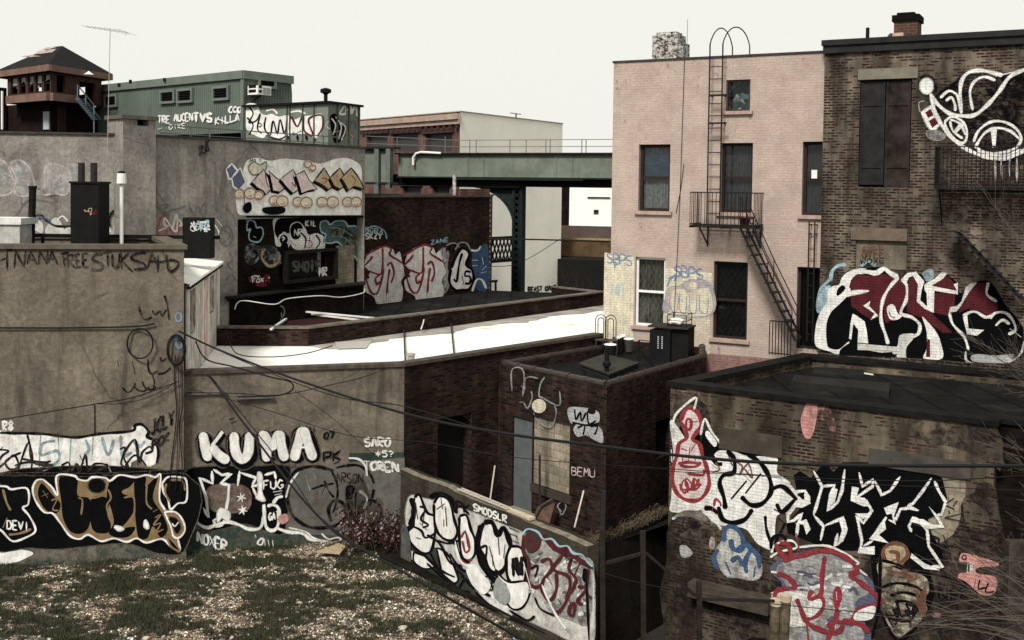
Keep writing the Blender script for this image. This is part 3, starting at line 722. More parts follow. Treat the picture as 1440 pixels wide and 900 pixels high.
# stained glass
f = window(proot, WP, RC['b'], .1, simple('frame_rust', (.06, .03, .025), .7), .05, sash=False, sill=PS, label='small square stained glass window under the roof')
m = MB(); rr = random.Random(5); a, b, c, d = RC['b']; n_ = 7
gx = [[(a + (b-a)*i/n_ + (rr.uniform(-.05, .05) if 0 < i < n_ else 0), c + (d-c)*j/n_ + (rr.uniform(-.05, .05) if 0 < j < n_ else 0)) for j in range(n_+1)] for i in range(n_+1)]
for i in range(n_):
    for j in range(n_):
        q = [gx[i][j], gx[i+1][j], gx[i+1][j+1], gx[i][j+1]]
        k = rr.choice((0, 0, 1, 1, 2, 3) if (j > 3 or i < 2) else (2, 3, 3, 4, 1, 5))
        m.face([WP.P(x, -.16, z) for x, z in q], k)
link('stained_glass', m, [simple('sg%d' % i, c_, .25, 0, .5, 12) for i, c_ in enumerate(((.012, .02, .016), (.02, .045, .03), (.09, .05, .03), (.06, .12, .12), (.16, .26, .26), (.5, .5, .45)))], f)
window(proot, WP, RC['c'], .2, BRF, .08, curtain=LACE2, sill=PS, label='upper middle sash window behind the fire escape')
f = window(proot, WP, RC['d'], .2, BRF, .08, curtain=LACE2, sill=PS, label='upper right sash window half hidden by the dark building')
m = MB(); q = WP.rect(1142, 239, 1150, 251, -.2); WP.wbox(m, q[0], q[1], -.13, -.125, q[2], q[3]); link('paper_note', m, WM, f)
window(proot, WP, RC['e'], .16, simple('frame_white', (.68, .67, .63), .6, 0, .15), .07, curtain=mat_curtain('lace3', (.02, .02, .02), (.28, .26, .20), (5, .7)), grille=2, sill=PS, label='lower left window with white frame, curtain and lattice grille')
window(proot, WP, RC['f'], .16, BRF, .07, curtain=simple('dark_screen', (.03, .028, .027), .8, 0, .5, 3), grille=3, sill=PS, label='dark lower middle window with a faint lattice grille')
window(proot, WP, RC['g'], .2, BRF, .07, sash=False, curtain=simple('dark_screen2', (.016, .015, .016), .8, 0, .5, 3), label='dark narrow doorway beside the tall dark building')
m = MB()
for off_, (u0, v0, u1, v1) in ((.02, (963, 82, 948, 455)), (.02, (962, 230, 951, 300))):
    s0 = WP.sz(u0, v0); s1 = WP.sz(u1, v1); m.tube([WP.P(s0[0], off_, s0[1]), WP.P((s0[0]+s1[0])/2+.03, off_, (s0[1]+s1[1])/2), WP.P(s1[0], off_, s1[1])], .010, 5)
link('wall_cable', m, BLK, proot)
# chimney of the pink house (white flecked)
cq = WP.sz(917, 85, -.5)[0], WP.sz(958, 80, -.5)[0]
pc = thing('flecked_chimney', 'brick chimney with flaking white paint on the pink building', 'chimney', WP.P((cq[0]+cq[1])/2, -.8, 11.6))
zt = WP.sz(937, 50, -.7)[1]
def mat_fleck():
    m, nt, b = newmat('flecked'); v = uvs(nt, 1, 1.6); c, h, r = wallcolor(nt, 'brick_black')
    k = ramp(nt, nz(nt, v, 6, 6, .8), [(.46, 0.), (.56, 1.)]); L(nt, mix(nt, k, c, (.50, .48, .44)), b.inputs['Base Color']); b.inputs['Roughness'].default_value = .9; return m
FLK = mat_fleck()
m = MB(); WP.wbox(m, cq[0], cq[1] - .12, -1.2, -.5, 11.5, zt); WP.wbox(m, cq[1] - .118, cq[1] + .02, -1.15, -.55, 11.5, zt - .25); link('shaft', m, FLK, pc)
m = MB(); WP.wbox(m, cq[0]+.08, cq[1]-.2, -1.1, -.6, zt + .002, zt + .09); link('cap', m, FLK, pc)
p = WP.P(cq[1] + .03, -.9, 11.6); m = MB(); m.tube([p, p + Vector((0, 0, 1.6))], .012, 5); tag(link('aerial_rod', m, simple('aerial', (.3, .3, .3), .5), loc=p), 'thin aerial rod beside the flecked chimney', 'aerial')
# ================================================================== TALL DARK BUILDING
D0 = wp_.P(wp_.sz(1157.5, 280)[0], .18, 0).to_2d(); wd_ = Wall(D0, D0 + (WP.t * 9).to_2d())
droot = thing('dark_brick_building', 'tall soot-dark brick building at the right with large graffiti', 'building', (D0.x, D0.y, 0))  # no soot: the dark brick patch is painted tree shade, see brick_shade_patch
sh = wd_.rect(1208, 112, 1281, 263); br = wd_.rect(1203, 338, 1275, 378)
dw, _ = block(droot, [D0, wd_.p1.to_2d(), wd_.p1.to_2d() + Vector((5, 9)), D0 + Vector((5, 9))], -.5, 12.05, 'worn', holes={0: [sh, br]}, hd=.22)
WD = dw[0]
m = MB(); WD.wbox(m, -.06, WD.len, -.3, .16, 12.053, 12.20); WD.wbox(m, -.03, WD.len, .0, .10, 11.85, 12.05)
link('cornice', m, simple('cornice_dark', (.022, .022, .022), .55, 0, .4, 3), droot)
SHM = simple('shutter_iron', (.022, .021, .021), .5, 0, .5, 3, bmp=.3)
mid = (sh[0] + sh[1]) / 2
for (a, b, dz, lab) in ((sh[0] + .02, mid - .02, .06, None), (mid + .01, sh[1] - .03, 0, 'rust stained right hand shutter')):
    m = MB(); WD.wbox(m, a, b, -.12, -.07, sh[2] + dz, sh[3] - .03); 
    for (x0, x1, z0, z1) in ((a, a+.06, sh[2]+dz, sh[3]-.03), (b-.06, b, sh[2]+dz, sh[3]-.03), (a+.06, b-.06, sh[3]-.68, sh[3]-.62), (a+.06, b-.06, sh[2]+.5, sh[2]+.55), (a+.06, b-.06, sh[2]+dz, sh[2]+dz+.06)):
        WD.wbox(m, x0, x1, -.068, -.045, z0, z1)
    s_ = link('shutter', m, SHM if lab is None else simple('shutter_rust', (.028, .022, .020), .6, 0, .9, 2.2), droot)
    if lab: s_['label'] = lab
m = MB(); WD.wbox(m, sh[0], sh[1], -.5, -.22, sh[2], sh[3]); link('window_backing', m, simple('room_dark', (.02, .02, .022), 1), droot)
q = WD.rect(1207, 96, 1291, 111); m = MB(); WD.wbox(m, q[0], q[1], .003, .035, q[2], q[3]); link('lintel', m, simple('lintel', (.17, .155, .125), .9, 0, .3, 3), droot)
q = WD.rect(1197, 321, 1276, 338); m = MB(); WD.wbox(m, q[0], q[1], .003, .035, q[2], q[3]); link('lintel', m, simple('lintel2', (.13, .10, .078), .9, 0, .4, 3), droot)
m = MB(); WD.wbox(m, br[0]-.01, br[1]+.01, -.14, -.08, br[2]-.02, br[3]+.01); link('bricked_opening', m, wallmat('concrete'), droot)
# chimney + roof lumps
a = WD.sz(1257, 40, -.6)[0]; b = WD.sz(1290, 40, -.6)[0]; zt = WD.sz(1273, 18, -.6)[1]
dc = thing('brick_chimney', 'tall brown brick chimney with a corbelled top on the dark building', 'chimney', WD.P((a+b)/2, -1, 11.8))
m = MB(); WD.wbox(m, a, b, -1.3, -.6, 11.7, zt - .22); link('shaft', m, wallmat('brick_red'), dc)
m = MB(); WD.wbox(m, a-.05, b+.05, -1.35, -.55, zt-.218, zt-.05); WD.wbox(m, a+.05, b-.1, -1.2, -.7, zt-.048, zt+.03); link('corbel', m, wallmat('brick_black'), dc)
m = MB(); q = WD.rect(1255, 46, 1270, 62, -.35); WD.wbox(m, q[0], q[1], -.45, -.35, 12.1, q[3]); tag(link('leaning_board', m, simple('board_pink', (.50, .33, .27), .8), loc=WD.P(q[0], -.4, 12.1)), 'pinkish board standing on the roof against the brick chimney', 'board')
x = WD.sz(1220, 50, -.5)[0]; m = MB(); m.tube([WD.P(x, -.5, 11.9), WD.P(x, -.5, WD.sz(1220, 39, -.5)[1])], .05, 8); tag(link('stub_pipe', m, BLK, loc=WD.P(x, -.5, 11.9)), 'short dark stub pipe on the roof of the dark building', 'pipe')
for lab, (u0, v0, u1, v1) in (('lumpy tarred masonry bump by the stub pipe', (1214, 54, 1254, 66)), ('low dark hatch left of the brick chimney', (1239, 46, 1257, 62)), ('flat topped black vent at the left end of the dark cornice', (1161, 60, 1182, 72))):
    q = WD.rect(u0, v0, u1, v1, -.4); p = WD.P((q[0]+q[1])/2, -.7, 11.9)
    o = stone('roof_lump', lab, 'roof lump', p + Vector((0, 0, .1)), (abs(q[1]-q[0])/2, .3, max(.2, q[3] - 12.0)), simple('tar_lump', (.07, .06, .055), .9, 0, .6, 4), u0)
# ================================================================== ANNEX
nk = WKB.n.to_2d()
A0 = K1 + (K2 - K1) * .423 + nk * .04; A5 = K1 + (K2 - K1) * .985 + nk * .04
A1, A2, A3, A4 = gp(858, 24.3), gp(997, 28.65), Vector((5.60, 30.5)), Vector((3.35, 31.75))
aroot = thing('brick_annex', 'small brown brick annex with a tiled parapet and flat roof below the pink building', 'building', (A1.x, A1.y, 0))
wa0, wa1 = Wall(A0, A1), Wall(A1, A2)
AD = wa0.rect(720, 588, 748, 707); AC = wa0.rect(760, 592, 801, 690); AW = wa1.rect(922, 590, 943, 642)
AD = (AD[0], AD[1], -.08, AD[3])
aw, _ = block(aroot, [A0, A1, A2, A3, A4, A5], -2.6, 3.62, 'brick_dark', holes={0: [AD, (AD[1] + .01, AC[1], AC[2], AC[3])], 1: [AW]}, par=(.2, .20), hd=.14)
WA, WA1 = aw[0], aw[1]
m = MB(); WA.wbox(m, AD[0]+.02, AD[1]-.0, -.10, -.05, .10, AD[3]-.03); link('door', m, simple('door_grey', (.10, .108, .112), .6, 0, .25, 4), aroot)
m = MB(); WA.wbox(m, AD[0]+.02, AD[1]+.35, -.12, .06, -.08, .09); link('door_step', m, simple('step', (.24, .21, .17), .9), aroot)
m = MB(); WA.panel(m, AD[1]+.01, AC[1], AC[2], AC[3], off=-.06); link('block_infill', m, wallmat('block'), aroot)
m = MB(); WA.wbox(m, AD[1]+.0, AC[1]+.1, .003, .05, AC[2]-.2, AC[2]-.005); link('sill', m, simple('sill_dark', (.05, .04, .033), .9), aroot)
m = MB(); WA1.wbox(m, AW[0], AW[1], -.2, -.142, AW[2], AW[3]); link('window', m, BLK, aroot)
TILE = simple('clay_tile', (.030, .022, .019), .5, 0, .5, 5, .4)
pts = [A0, A1, A2, A3, A4, A5]; mid_ = offset_poly(pts, .1)
for i in (0, 1, 2, 5):
    a, b = mid_[i], mid_[(i+1) % 6]; Lk = (b - a).length; n_ = max(2, round(Lk / .62)); m = MB()
    for k in range(n_):
        p = a + (b-a) * (k/n_); q = a + (b-a) * ((k+1)/n_); p3 = Vector((p.x, p.y, 3.64)); q3 = Vector((q.x, q.y, 3.64)); d = (q3-p3).normalized()
        m.tube([p3, q3 - d*.06], .085, 10); m.tube([q3 - d*.08, q3 - d*.0], .102, 10)
    link('coping_tiles', m, TILE, aroot, smooth=False)
# ================================================================== RIGHT LOW BUILDING
B0, B1 = gp(948, 24.55), gp(1409, 20.7)
broot = thing('low_right_building', 'low worn brick building with a black roof and many graffiti pieces at the lower right', 'building', (B0.x, B0.y, -2.6))
wb_ = Wall(B0, B1); Bi = wb_.rect(1222, 662, 1357, 775)
B1b = B1 + (wb_.n * -.35).to_2d(); B1c = gp(1530, 19.6)
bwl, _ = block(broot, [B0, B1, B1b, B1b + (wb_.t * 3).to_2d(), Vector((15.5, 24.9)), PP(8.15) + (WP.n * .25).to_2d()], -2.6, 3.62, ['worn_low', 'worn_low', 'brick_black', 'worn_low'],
               holes={0: [(Bi[0], Bi[1], Bi[2], Bi[3])]}, par=(.3, .22), coping=simple('cop_tar', (.010, .0095, .009), .6, 0, .5, 3, bmp=.6), cop=(.07, .10), hd=.014)
WB_ = bwl[0]
m = MB(); WB_.panel(m, Bi[0], Bi[1], Bi[2], Bi[3], off=-.012); link('block_infill', m, wallmat('block'), broot)
for q, c_ in ((WB_.rect(1012, 607, 1101, 637), (.055, .047, .038)), (WB_.rect(1222, 640, 1366, 664), (.06, .055, .048))):
    m = MB(); WB_.wbox(m, q[0], q[1], .003, .04, q[2], q[3]); link('lintel', m, simple('lint%d' % int(c_[0]*1000), c_, .9, 0, .5, 2), broot)
m = MB(); q = WB_.rect(1010, 830, 1088, 850); WB_.wbox(m, q[0]-.6, q[1], .003, .35, q[2], q[3]); link('ledge', m, simple('ledge', (.06, .05, .04), .9, 0, .6, 3, bmp=.5), broot)
# roof kerbs, pipes on the right roof
zr_ = 3.40
def roofpt(u, v, z=zr_): return gpt(u, v, z)
for lab, pts4, h in (('long low black skylight kerb near the front of the right roof', ((1112, 545), (1250, 560), (1252, 548), (1118, 536)), .16),
                ('thin raised patch beside the brick wall on the right roof', ((1142, 527), (1215, 531), (1215, 522), (1146, 519)), .06)):
    pp = [roofpt(*q) for q in pts4]; m = MB()
    top = [p + Vector((0, 0, h)) for p in pp]; m.face([top[0], top[1], top[2], top[3]])
    for i in range(4): m.face([pp[i], pp[(i+1)%4], top[(i+1)%4], top[i]])
    tag(link('skylight_kerb', m, simple('kerb_black', (.018, .017, .016), .55, 0, .5, 3), loc=pp[0]), lab, 'roof kerb')
m = MB(); m.bar(roofpt(1189, 523) + Vector((0,0,.04)), roofpt(1228, 529) + Vector((0,0,.04)), .05, .03); tag(link('white_strip', m, WR, loc=roofpt(1189, 523)), 'thin white strip of wood lying on the right roof', 'wood strip')
# ================================================================== FENCE WALL
e0 = thing('graffiti_fence_wall', 'freestanding concrete wall covered in white and red graffiti across the lot', 'wall', (FE0.x, FE0.y, 0))
WFE = Wall(FE0, FE1)
m = MB(); n_ = 90
def ft(a): return 1.93 + .02 * noise.noise(Vector((a * 3, 0, 1))) + .03 * noise.noise(Vector((a * .9, 4, 1)))
WFE.panel(m, 0, WFE.len, -.6, 1.84)
for i in range(n_):
    a0 = WFE.len*i/n_; a1 = WFE.len*(i+1)/n_; z0, z1 = ft(a0), ft(a1)
    m.face([WFE.P(a0, 0, 1.84), WFE.P(a1, 0, 1.84), WFE.P(a1, 0, z1), WFE.P(a0, 0, z0)], 0, WFE.t)
    m.face([WFE.P(a0, 0, z0), WFE.P(a1, 0, z1), WFE.P(a1, -.16, z1 + .01), WFE.P(a0, -.16, z0 + .01)], 1)
    m.face([WFE.P(a1, -.26, -2.6), WFE.P(a0, -.26, -2.6), WFE.P(a0, -.26, z0 + .01), WFE.P(a1, -.26, z1 + .01)])
m.face([WFE.P(WFE.len, 0, -2.6), WFE.P(WFE.len, -.26, -2.6), WFE.P(WFE.len, -.26, 1.93), WFE.P(WFE.len, 0, 1.93)])
m.face([WFE.P(0, -.26, -.6), WFE.P(0, 0, -.6), WFE.P(0, 0, 1.93), WFE.P(0, -.26, 1.93)])
link('wall', m, [wallmat('concrete_dark'), simple('wall_top', (.17, .145, .11), .9, 0, .6, 7, bmp=.6)], e0)
m = MB(); s0 = WFE.sz(712, 722)[0]; s1 = WFE.sz(744, 740)[0]; WFE.wbox(m, s0, s1, -.15, -.01, 1.95, 2.0); link('coping_block', m, simple('cop_block', (.40, .34, .25), .9, 0, .3, 5), e0)
s0 = WFE.sz(642, 695)[0]; s1 = WFE.sz(716, 728)[0]; m = MB()
for nn in (-.02, -.13): m.bar(WFE.P(s0, nn, 1.99), WFE.P(s1, nn, 1.99), .02)
k = s0
while k < s1: m.bar(WFE.P(k, -.02, 1.99), WFE.P(min(k+.1, s1), -.13, 1.99), .015); k += .13
tag(link('wire_ladder_strip', m, simple('galv', (.42, .38, .32), .6), loc=WFE.P(s0, 0, 1.95)), 'flat strip of masonry reinforcing mesh lying on the fence wall', 'mesh strip')
# rear yard level ground behind the fence + retaining wall
ret0 = gp(838, 23.6); ret1 = gp(950, 26.2)
g = MB(); g.face([(FE0.x - .5, FE0.y, .0), (FE1.x, FE1.y + .1, .0), (ret0.x, ret0.y + .2, .0), (ret1.x + .5, ret1.y + .1, .0), (8, 29, .0), (4, 33, 0), (-4, 30, .0)])
struct(link('rear_yard_ground', g, simple('rear_dirt', (.012, .010, .008), 1, 0, .7, 2, bmp=.8)))
RW = Wall(ret0, ret1)
m = MB(); RW.wbox(m, -3.2, RW.len + .2, -.25, .0, -2.6, .12); tag(link('retaining_wall', m, wallmat('concrete_black'), loc=(ret0.x, ret0.y, -2.6)), 'dark weed topped retaining wall between the fence wall and the right building', 'wall')
# sunken lot: dark fence of boards at bottom right
SF0, SF1 = gp(838, 18.35), gp(1088, 19.6); WSF = Wall(SF0, SF1)
sfr = thing('dark_wire_fence', 'dark rusty sheet and wire fence with leaning posts at the bottom centre right', 'fence', (SF0.x, SF0.y, -2.6))
m = MB(); n_ = 40
def sft(a): return .10 + .0 * a + .05 * noise.noise(Vector((a * 2, 0, 7)))
for i in range(n_):
    a0 = WSF.len*i/n_; a1 = WSF.len*(i+1)/n_; y0 = .03*math.sin(i*1.3); y1 = .03*math.sin((i+1)*1.3)
    m.face([WSF.P(a0, y0, -2.6), WSF.P(a1, y1, -2.6), WSF.P(a1, y1, sft(a1)-.25), WSF.P(a0, y0, sft(a0)-.25)])
link('sheet', m, simple('rust_sheet', (.010, .008, .007), .9, 0, .8, 2.5, bmp=.5), sfr)
for u, v0, u1, lean in ((905, 745, 912, .0), (985, 815, 985, 0.), (848, 740, 852, 0)):
    m = MB(); a = WSF.sz(u, 800)[0]; zt = WSF.sz(u, v0)[1]; m.bar(WSF.P(a + .06, .06, -2.6), WSF.P(a - .06, .06, zt), .09); link('post', m, simple('post_wood', (.022, .018, .015), .9, 0, .5, 5), sfr)
m = MB(); q = [WSF.sz(*k) for k in ((848, 790), (905, 775), (980, 840), (1085, 843))]
for i in range(3): m.bar(WSF.P(q[i][0], .08, q[i][1]), WSF.P(q[i+1][0], .08, q[i+1][1]), .05)
link('rail', m, simple('post_wood', (.022, .018, .015), .9), sfr)
for (u, v, r_, lab) in ((1091, 851, .10, 'left of two cut pale wooden posts at the foot of the right building'), (1105, 845, .105, 'right of two cut pale wooden posts at the foot of the right building')):
    p = at(u, v, 21.2); m = MB(); m.tube([(p.x - .1, 21.2, -2.6), (p.x, 21.2, p.z)], [r_*1.1, r_], 12)
    pr = thing('cut_post', lab, 'post', (p.x, 21.2, -2.6)); link('shaft', m, simple('post_bark', (.10, .08, .055), .9, 0, .8, 7, bmp=.5), pr)
    m = MB(); m.tube([(p.x, 21.2, p.z + .002), (p.x, 21.2, p.z + .12)], r_ * 1.12, 14); link('cap', m, simple('post_end', (.42, .35, .25), .9, 0, .3, 5), pr)
# leaning slab right edge
p = at(1427, 880, 19.5); m = MB(); q0, q1 = at(1416, 760, 19.6), at(1450, 740, 19.6)
m.box(q0.x, q1.x + .4, 19.5, 19.7, -2.6, q0.z); tag(link('concrete_slab', m, wallmat('concrete_dark'), loc=(q0.x, 19.6, -2.6)), 'pale upright concrete slab at the lower right edge', 'slab')
# ================================================================== FIRE ESCAPE (pink)
IR = IRON()
fer = thing('fire_escape', 'black iron fire escape with balcony, roof ladder and steep stair on the pink wall', 'fire escape', WP.P(WP.sz(1015, 320)[0], 0, 0))
PJ = .85
b0 = WP.sz(970, 318, PJ)[0]; b1 = WP.sz(1060, 320, PJ)[0]; zb = WP.sz(1015, 319, PJ)[1]; ztop = WP.sz(1015, 271, PJ)[1]
m = MB()
for k in range(9): nn = .06 + (PJ - .08) * k / 8; WP.wbox(m, b0, b1, nn - .02, nn + .02, zb, zb + .03)
for a in (b0, (b0+b1)/2, b1): WP.wbox(m, a-.03, a+.03, .02, PJ, zb - .045, zb - .003)
link('platform', m, IR, fer)
m = MB()
for z in (zb + .06, ztop): 
    m.bar(WP.P(b0, PJ, z), WP.P(b1, PJ, z), .03); m.bar(WP.P(b0, .0, z), WP.P(b0, PJ, z), .03); m.bar(WP.P(b1, .0, z), WP.P(b1, PJ, z), .03)
n_ = 17
for k in range(n_ + 1): a = b0 + (b1-b0)*k/n_; m.bar(WP.P(a, PJ, zb), WP.P(a, PJ, ztop), .016)
for k in range(1, 6): nn = PJ*k/6; m.bar(WP.P(b0, nn, zb), WP.P(b0, nn, ztop), .016); m.bar(WP.P(b1, nn, zb), WP.P(b1, nn, ztop), .016)
link('railing', m, IR, fer)
for a in (b0 + .25, b1 - .05):
    m = MB(); m.bar(WP.P(a, PJ - .1, zb - .04), WP.P(a, .02, zb - .55), .035); m.bar(WP.P(a, .03, zb), WP.P(a, .03, zb - .6), .035); link('bracket', m, IR, fer)
# roof ladder with gooseneck hoops
la, lb = WP.sz(996, 200, .35)[0], WP.sz(1014, 200, .35)[0]; nl = .35
m = MB(); zr0 = 11.96
for a, sgn in ((la, 1), (lb, 1)):
    m.bar(WP.P(a, nl, zb + .03), WP.P(a, nl, zr0 + .3), .035)
hoop = lambda a0, a1, zt_: [WP.P(a0 + (a1-a0)*(.5-.5*math.cos(t*math.pi/12)), nl - 1.0*t/12, zr0 + .3 + zt_*math.sin(t*math.pi/12)) for t in range(13)]
zh = WP.sz(1004, 39, 0)[1] - zr0 - .3
m.tube(hoop(la, lb - .04, zh), .018, 6); m.tube(hoop(lb, lb + (lb-la)*1.25, zh), .018, 6)
e = WP.P(lb + (lb-la)*1.25, nl - 1.0, 0); m.tube([e + Vector((0,0,zr0+.3)), e + Vector((0,0,zr0-.1))], .018, 6); e = WP.P(lb-.04, nl - 1.0, 0); m.tube([e + Vector((0,0,zr0+.3)), e + Vector((0,0,zr0-.1))], .018, 6)
z = zb + .35
while z < zr0: m.bar(WP.P(la, nl, z), WP.P(lb, nl, z), .022); z += .345
for z in (zr0 - 1.15, zb + 2.9): m.bar(WP.P(lb, nl, z), WP.P(lb, 0, z + .0), .03); m.bar(WP.P(la, nl, z), WP.P(la, 0, z), .03); m.bar(WP.P(la, nl+.03, z), WP.P(lb+.15, nl+.03, z), .05)
link('ladder', m, IR, fer)
# stair down to the right
s_top = WP.sz(1036, 322, PJ); s_top2 = WP.sz(1060, 322, PJ); s_bot = WP.sz(1110, 476, PJ + .2)
m = MB(); N1, N2 = .35, .95
T0 = (s_top[0] + .12, zb); T1 = WP.sz(1122, 478, .7)
for nn in (N1, N2): m.bar(WP.P(T0[0], nn, T0[1]), WP.P(T1[0], nn, T1[1]), .035, .12, up=WP.n)
link('stair_stringer', m, IR, fer)
m = MB(); n_ = 12
for k in range(1, n_): 
    a = T0[0] + (T1[0]-T0[0])*k/n_; z = T0[1] + (T1[1]-T0[1])*k/n_; WP.wbox(m, a - .09, a + .09, N1 + .02, N2 - .02, z - .012, z + .012)
link('stair_tread', m, IR, fer)
m = MB()
for nn in (N1, N2):
    h = .62
    A = lambda k, h_: WP.P(T0[0] + (T1[0]-T0[0])*k, nn, T0[1] + (T1[1]-T0[1])*k + h_)
    m.tube([A(0, .1), A(0.0, .85), A(.12, .72), A(.5, h), A(.93, h)], .016, 6); m.tube([A(0.1, .42), A(.5, .34), A(.93, .34)], .013, 6)
    for k in (.12, .5, .93): m.bar(A(k, 0), A(k, h), .022)
link('handrail', m, IR, fer)
# pot on the balcony
p = WP.P(WP.sz(1047, 313, .6)[0], .6, zb + .03); m = MB(); m.lathe(p, [(0, 0), (.12, 0), (.15, .22), (.16, .22), (.16, .27), (.12, .27), (.10, .05), (0, .05)], 14)
tag(link('flower_pot', m, simple('terracotta', (.16, .05, .035), .8), loc=p, smooth=True), 'empty terracotta pot on the fire escape balcony', 'flower pot')
# second, smaller ladder by the dark doorway + lower gate
la, lb = WP.sz(1136, 400, .3)[0], WP.sz(1144, 400, .3)[0] ; z0 = WP.sz(1140, 480, .3)[1]; z1 = WP.sz(1140, 311, .3)[1]
m = MB(); m.bar(WP.P(la, .3, z0), WP.P(la, .3, z1), .03); m.bar(WP.P(lb, .3, z0), WP.P(lb, .3, z1), .03); z = z0 + .2
while z < z1: m.bar(WP.P(la, .3, z), WP.P(lb, .3, z), .018); z += .33
for z in (z1 - .1, z1 - .35): m.bar(WP.P(la, .3, z), WP.P(la, 0, z), .03); m.bar(WP.P(lb, .3, z), WP.P(lb, 0, z), .03)
tag(link('drop_ladder', m, IR, loc=WP.P(la, .3, z0)), 'narrow iron ladder hanging in front of the dark doorway by the dark building', 'ladder')
m = MB(); a0, a1, c0_, c1_ = WP.rect(1082, 452, 1112, 500, .9)
for z in (c1_, c0_ + .05): m.bar(WP.P(a0, .9, z), WP.P(a1, .9, z), .03)
for k in range(8): a = a0 + (a1-a0)*k/7; m.bar(WP.P(a, .9, c0_), WP.P(a, .9, c1_), .022)
tag(link('iron_gate', m, IR, loc=WP.P(a0, .9, c0_)), 'low barred iron gate at the foot of the fire escape stair', 'gate')
m = MB(); rr = random.Random(9)
bp = gpt(1108, 500, 3.5)
bird = thing('litter_heap', 'heap of white rags and cans at the foot of the fire escape stair', 'rubbish', bp)
for k in range(9):
    q = bp + Vector((rr.uniform(-.45, .45), rr.uniform(-.1, .1) , .0)); mm_ = MB(); r_ = rr.uniform(.05, .10)
    mm_.lathe(q, [(0, -.02), (r_, 0), (r_*.9, r_), (r_*.4, r_*1.6), (0, r_*1.7)], 7); link('rag', mm_, simple('rag%d' % (k % 3), ((.65, .62, .55), (.3, .3, .28), (.5, .45, .3))[k % 3], .9), bird)
# ================================================================== RIGHT FIRE ESCAPE
fe2 = thing('dark_fire_escape', 'shadowed iron fire escape balcony and stair on the dark brick building behind branches', 'fire escape', WD.P(WD.sz(1370, 265)[0], 0, 3))
b0 = WD.sz(1314, 262, PJ)[0]; b1 = WD.sz(1470, 262, PJ)[0]; zb = WD.sz(1340, 266, PJ)[1]; ztop = WD.sz(1340, 206, PJ)[1]
m = MB()
for k in range(9): nn = .06 + (PJ-.08)*k/8; WD.wbox(m, b0, b1, nn-.02, nn+.02, zb, zb+.03)
link('platform', m, IR, fe2); m = MB()
for z in (zb+.06, ztop): m.bar(WD.P(b0, PJ, z), WD.P(b1, PJ, z), .03); m.bar(WD.P(b0, 0, z), WD.P(b0, PJ, z), .03)
for k in range(27): a = b0+(b1-b0)*k/26; m.bar(WD.P(a, PJ, zb), WD.P(a, PJ, ztop), .016)
for k in range(1, 7): m.bar(WD.P(b0, PJ*k/7, zb), WD.P(b0, PJ*k/7, ztop), .016)
link('railing', m, IR, fe2)
m = MB(); m.bar(WD.P(b0+.1, PJ-.1, zb), WD.P(b0+.1, .02, zb-.9), .035); link('bracket', m, IR, fe2)
t0 = WD.sz(1345, 325, .6); t1 = WD.sz(1440, 425, .6); m = MB()
for nn in (.3, .8): m.bar(WD.P(t0[0], nn, t0[1]), WD.P(t1[0], nn, t1[1]), .04, .22, up=WD.n)
for k in range(10): a = t0[0]+(t1[0]-t0[0])*k/10; z = t0[1]+(t1[1]-t0[1])*k/10; WD.wbox(m, a-.12, a+.12, .32, .78, z-.012, z+.012)
link('stair_stringer', m, IR, fe2)
# ================================================================== ANNEX ROOF OBJECTS
ZA = 3.42
q = [gpt(*k, ZA) for k in ((816, 518), (857, 533), (897, 517), (850, 505))]
m = MB(); top = [p + Vector((0, 0, .10)) for p in q]; m.face(top)
for i in range(4): m.face([q[i], q[(i+1)%4], top[(i+1)%4], top[i]])
hr = thing('roof_hatch', 'low square hatch with a grey lid on the annex roof', 'hatch', q[0])
link('curb', m, simple('hatch_dark', (.03, .027, .025), .7), hr)
cx = sum(top, Vector()) / 4; m = MB(); lid = [cx + (p - cx) * 1.06 + Vector((0,0,.003)) for p in top]; lt = [p + Vector((0,0,.04)) for p in lid]; m.face(lt)
for i in range(4): m.face([lid[i], lid[(i+1)%4], lt[(i+1)%4], lt[i]])
link('lid', m, simple('hatch_lid', (.035, .033, .03), .7, 0, .4, 3), hr)
p = gpt(853, 530, ZA); pv = thing('vent_stack', 'short black vent stack with a swollen collar on the near corner of the annex roof', 'vent', p)
m = MB(); m.lathe(p, [(.06, 0), (.06, .25), (.10, .27), (.11, .36), (.06, .42), (.055, .75), (0, .75)], 12); link('stack', m, BLK, pv)
# bucket
p = gpt(884, 498, ZA + .0); p = Vector((p.x, p.y, ZA)); m = MB(); z0 = .08
m.lathe(p, [(0, z0), (.10, z0), (.135, z0+.34), (.15, z0+.34), (.15, z0+.37), (.125, z0+.37), (.095, z0+.04), (0, z0+.04)], 16)
tag(link('bucket', m, WM, loc=p, smooth=True), 'white bucket on the annex roof beside the black tubs', 'bucket')
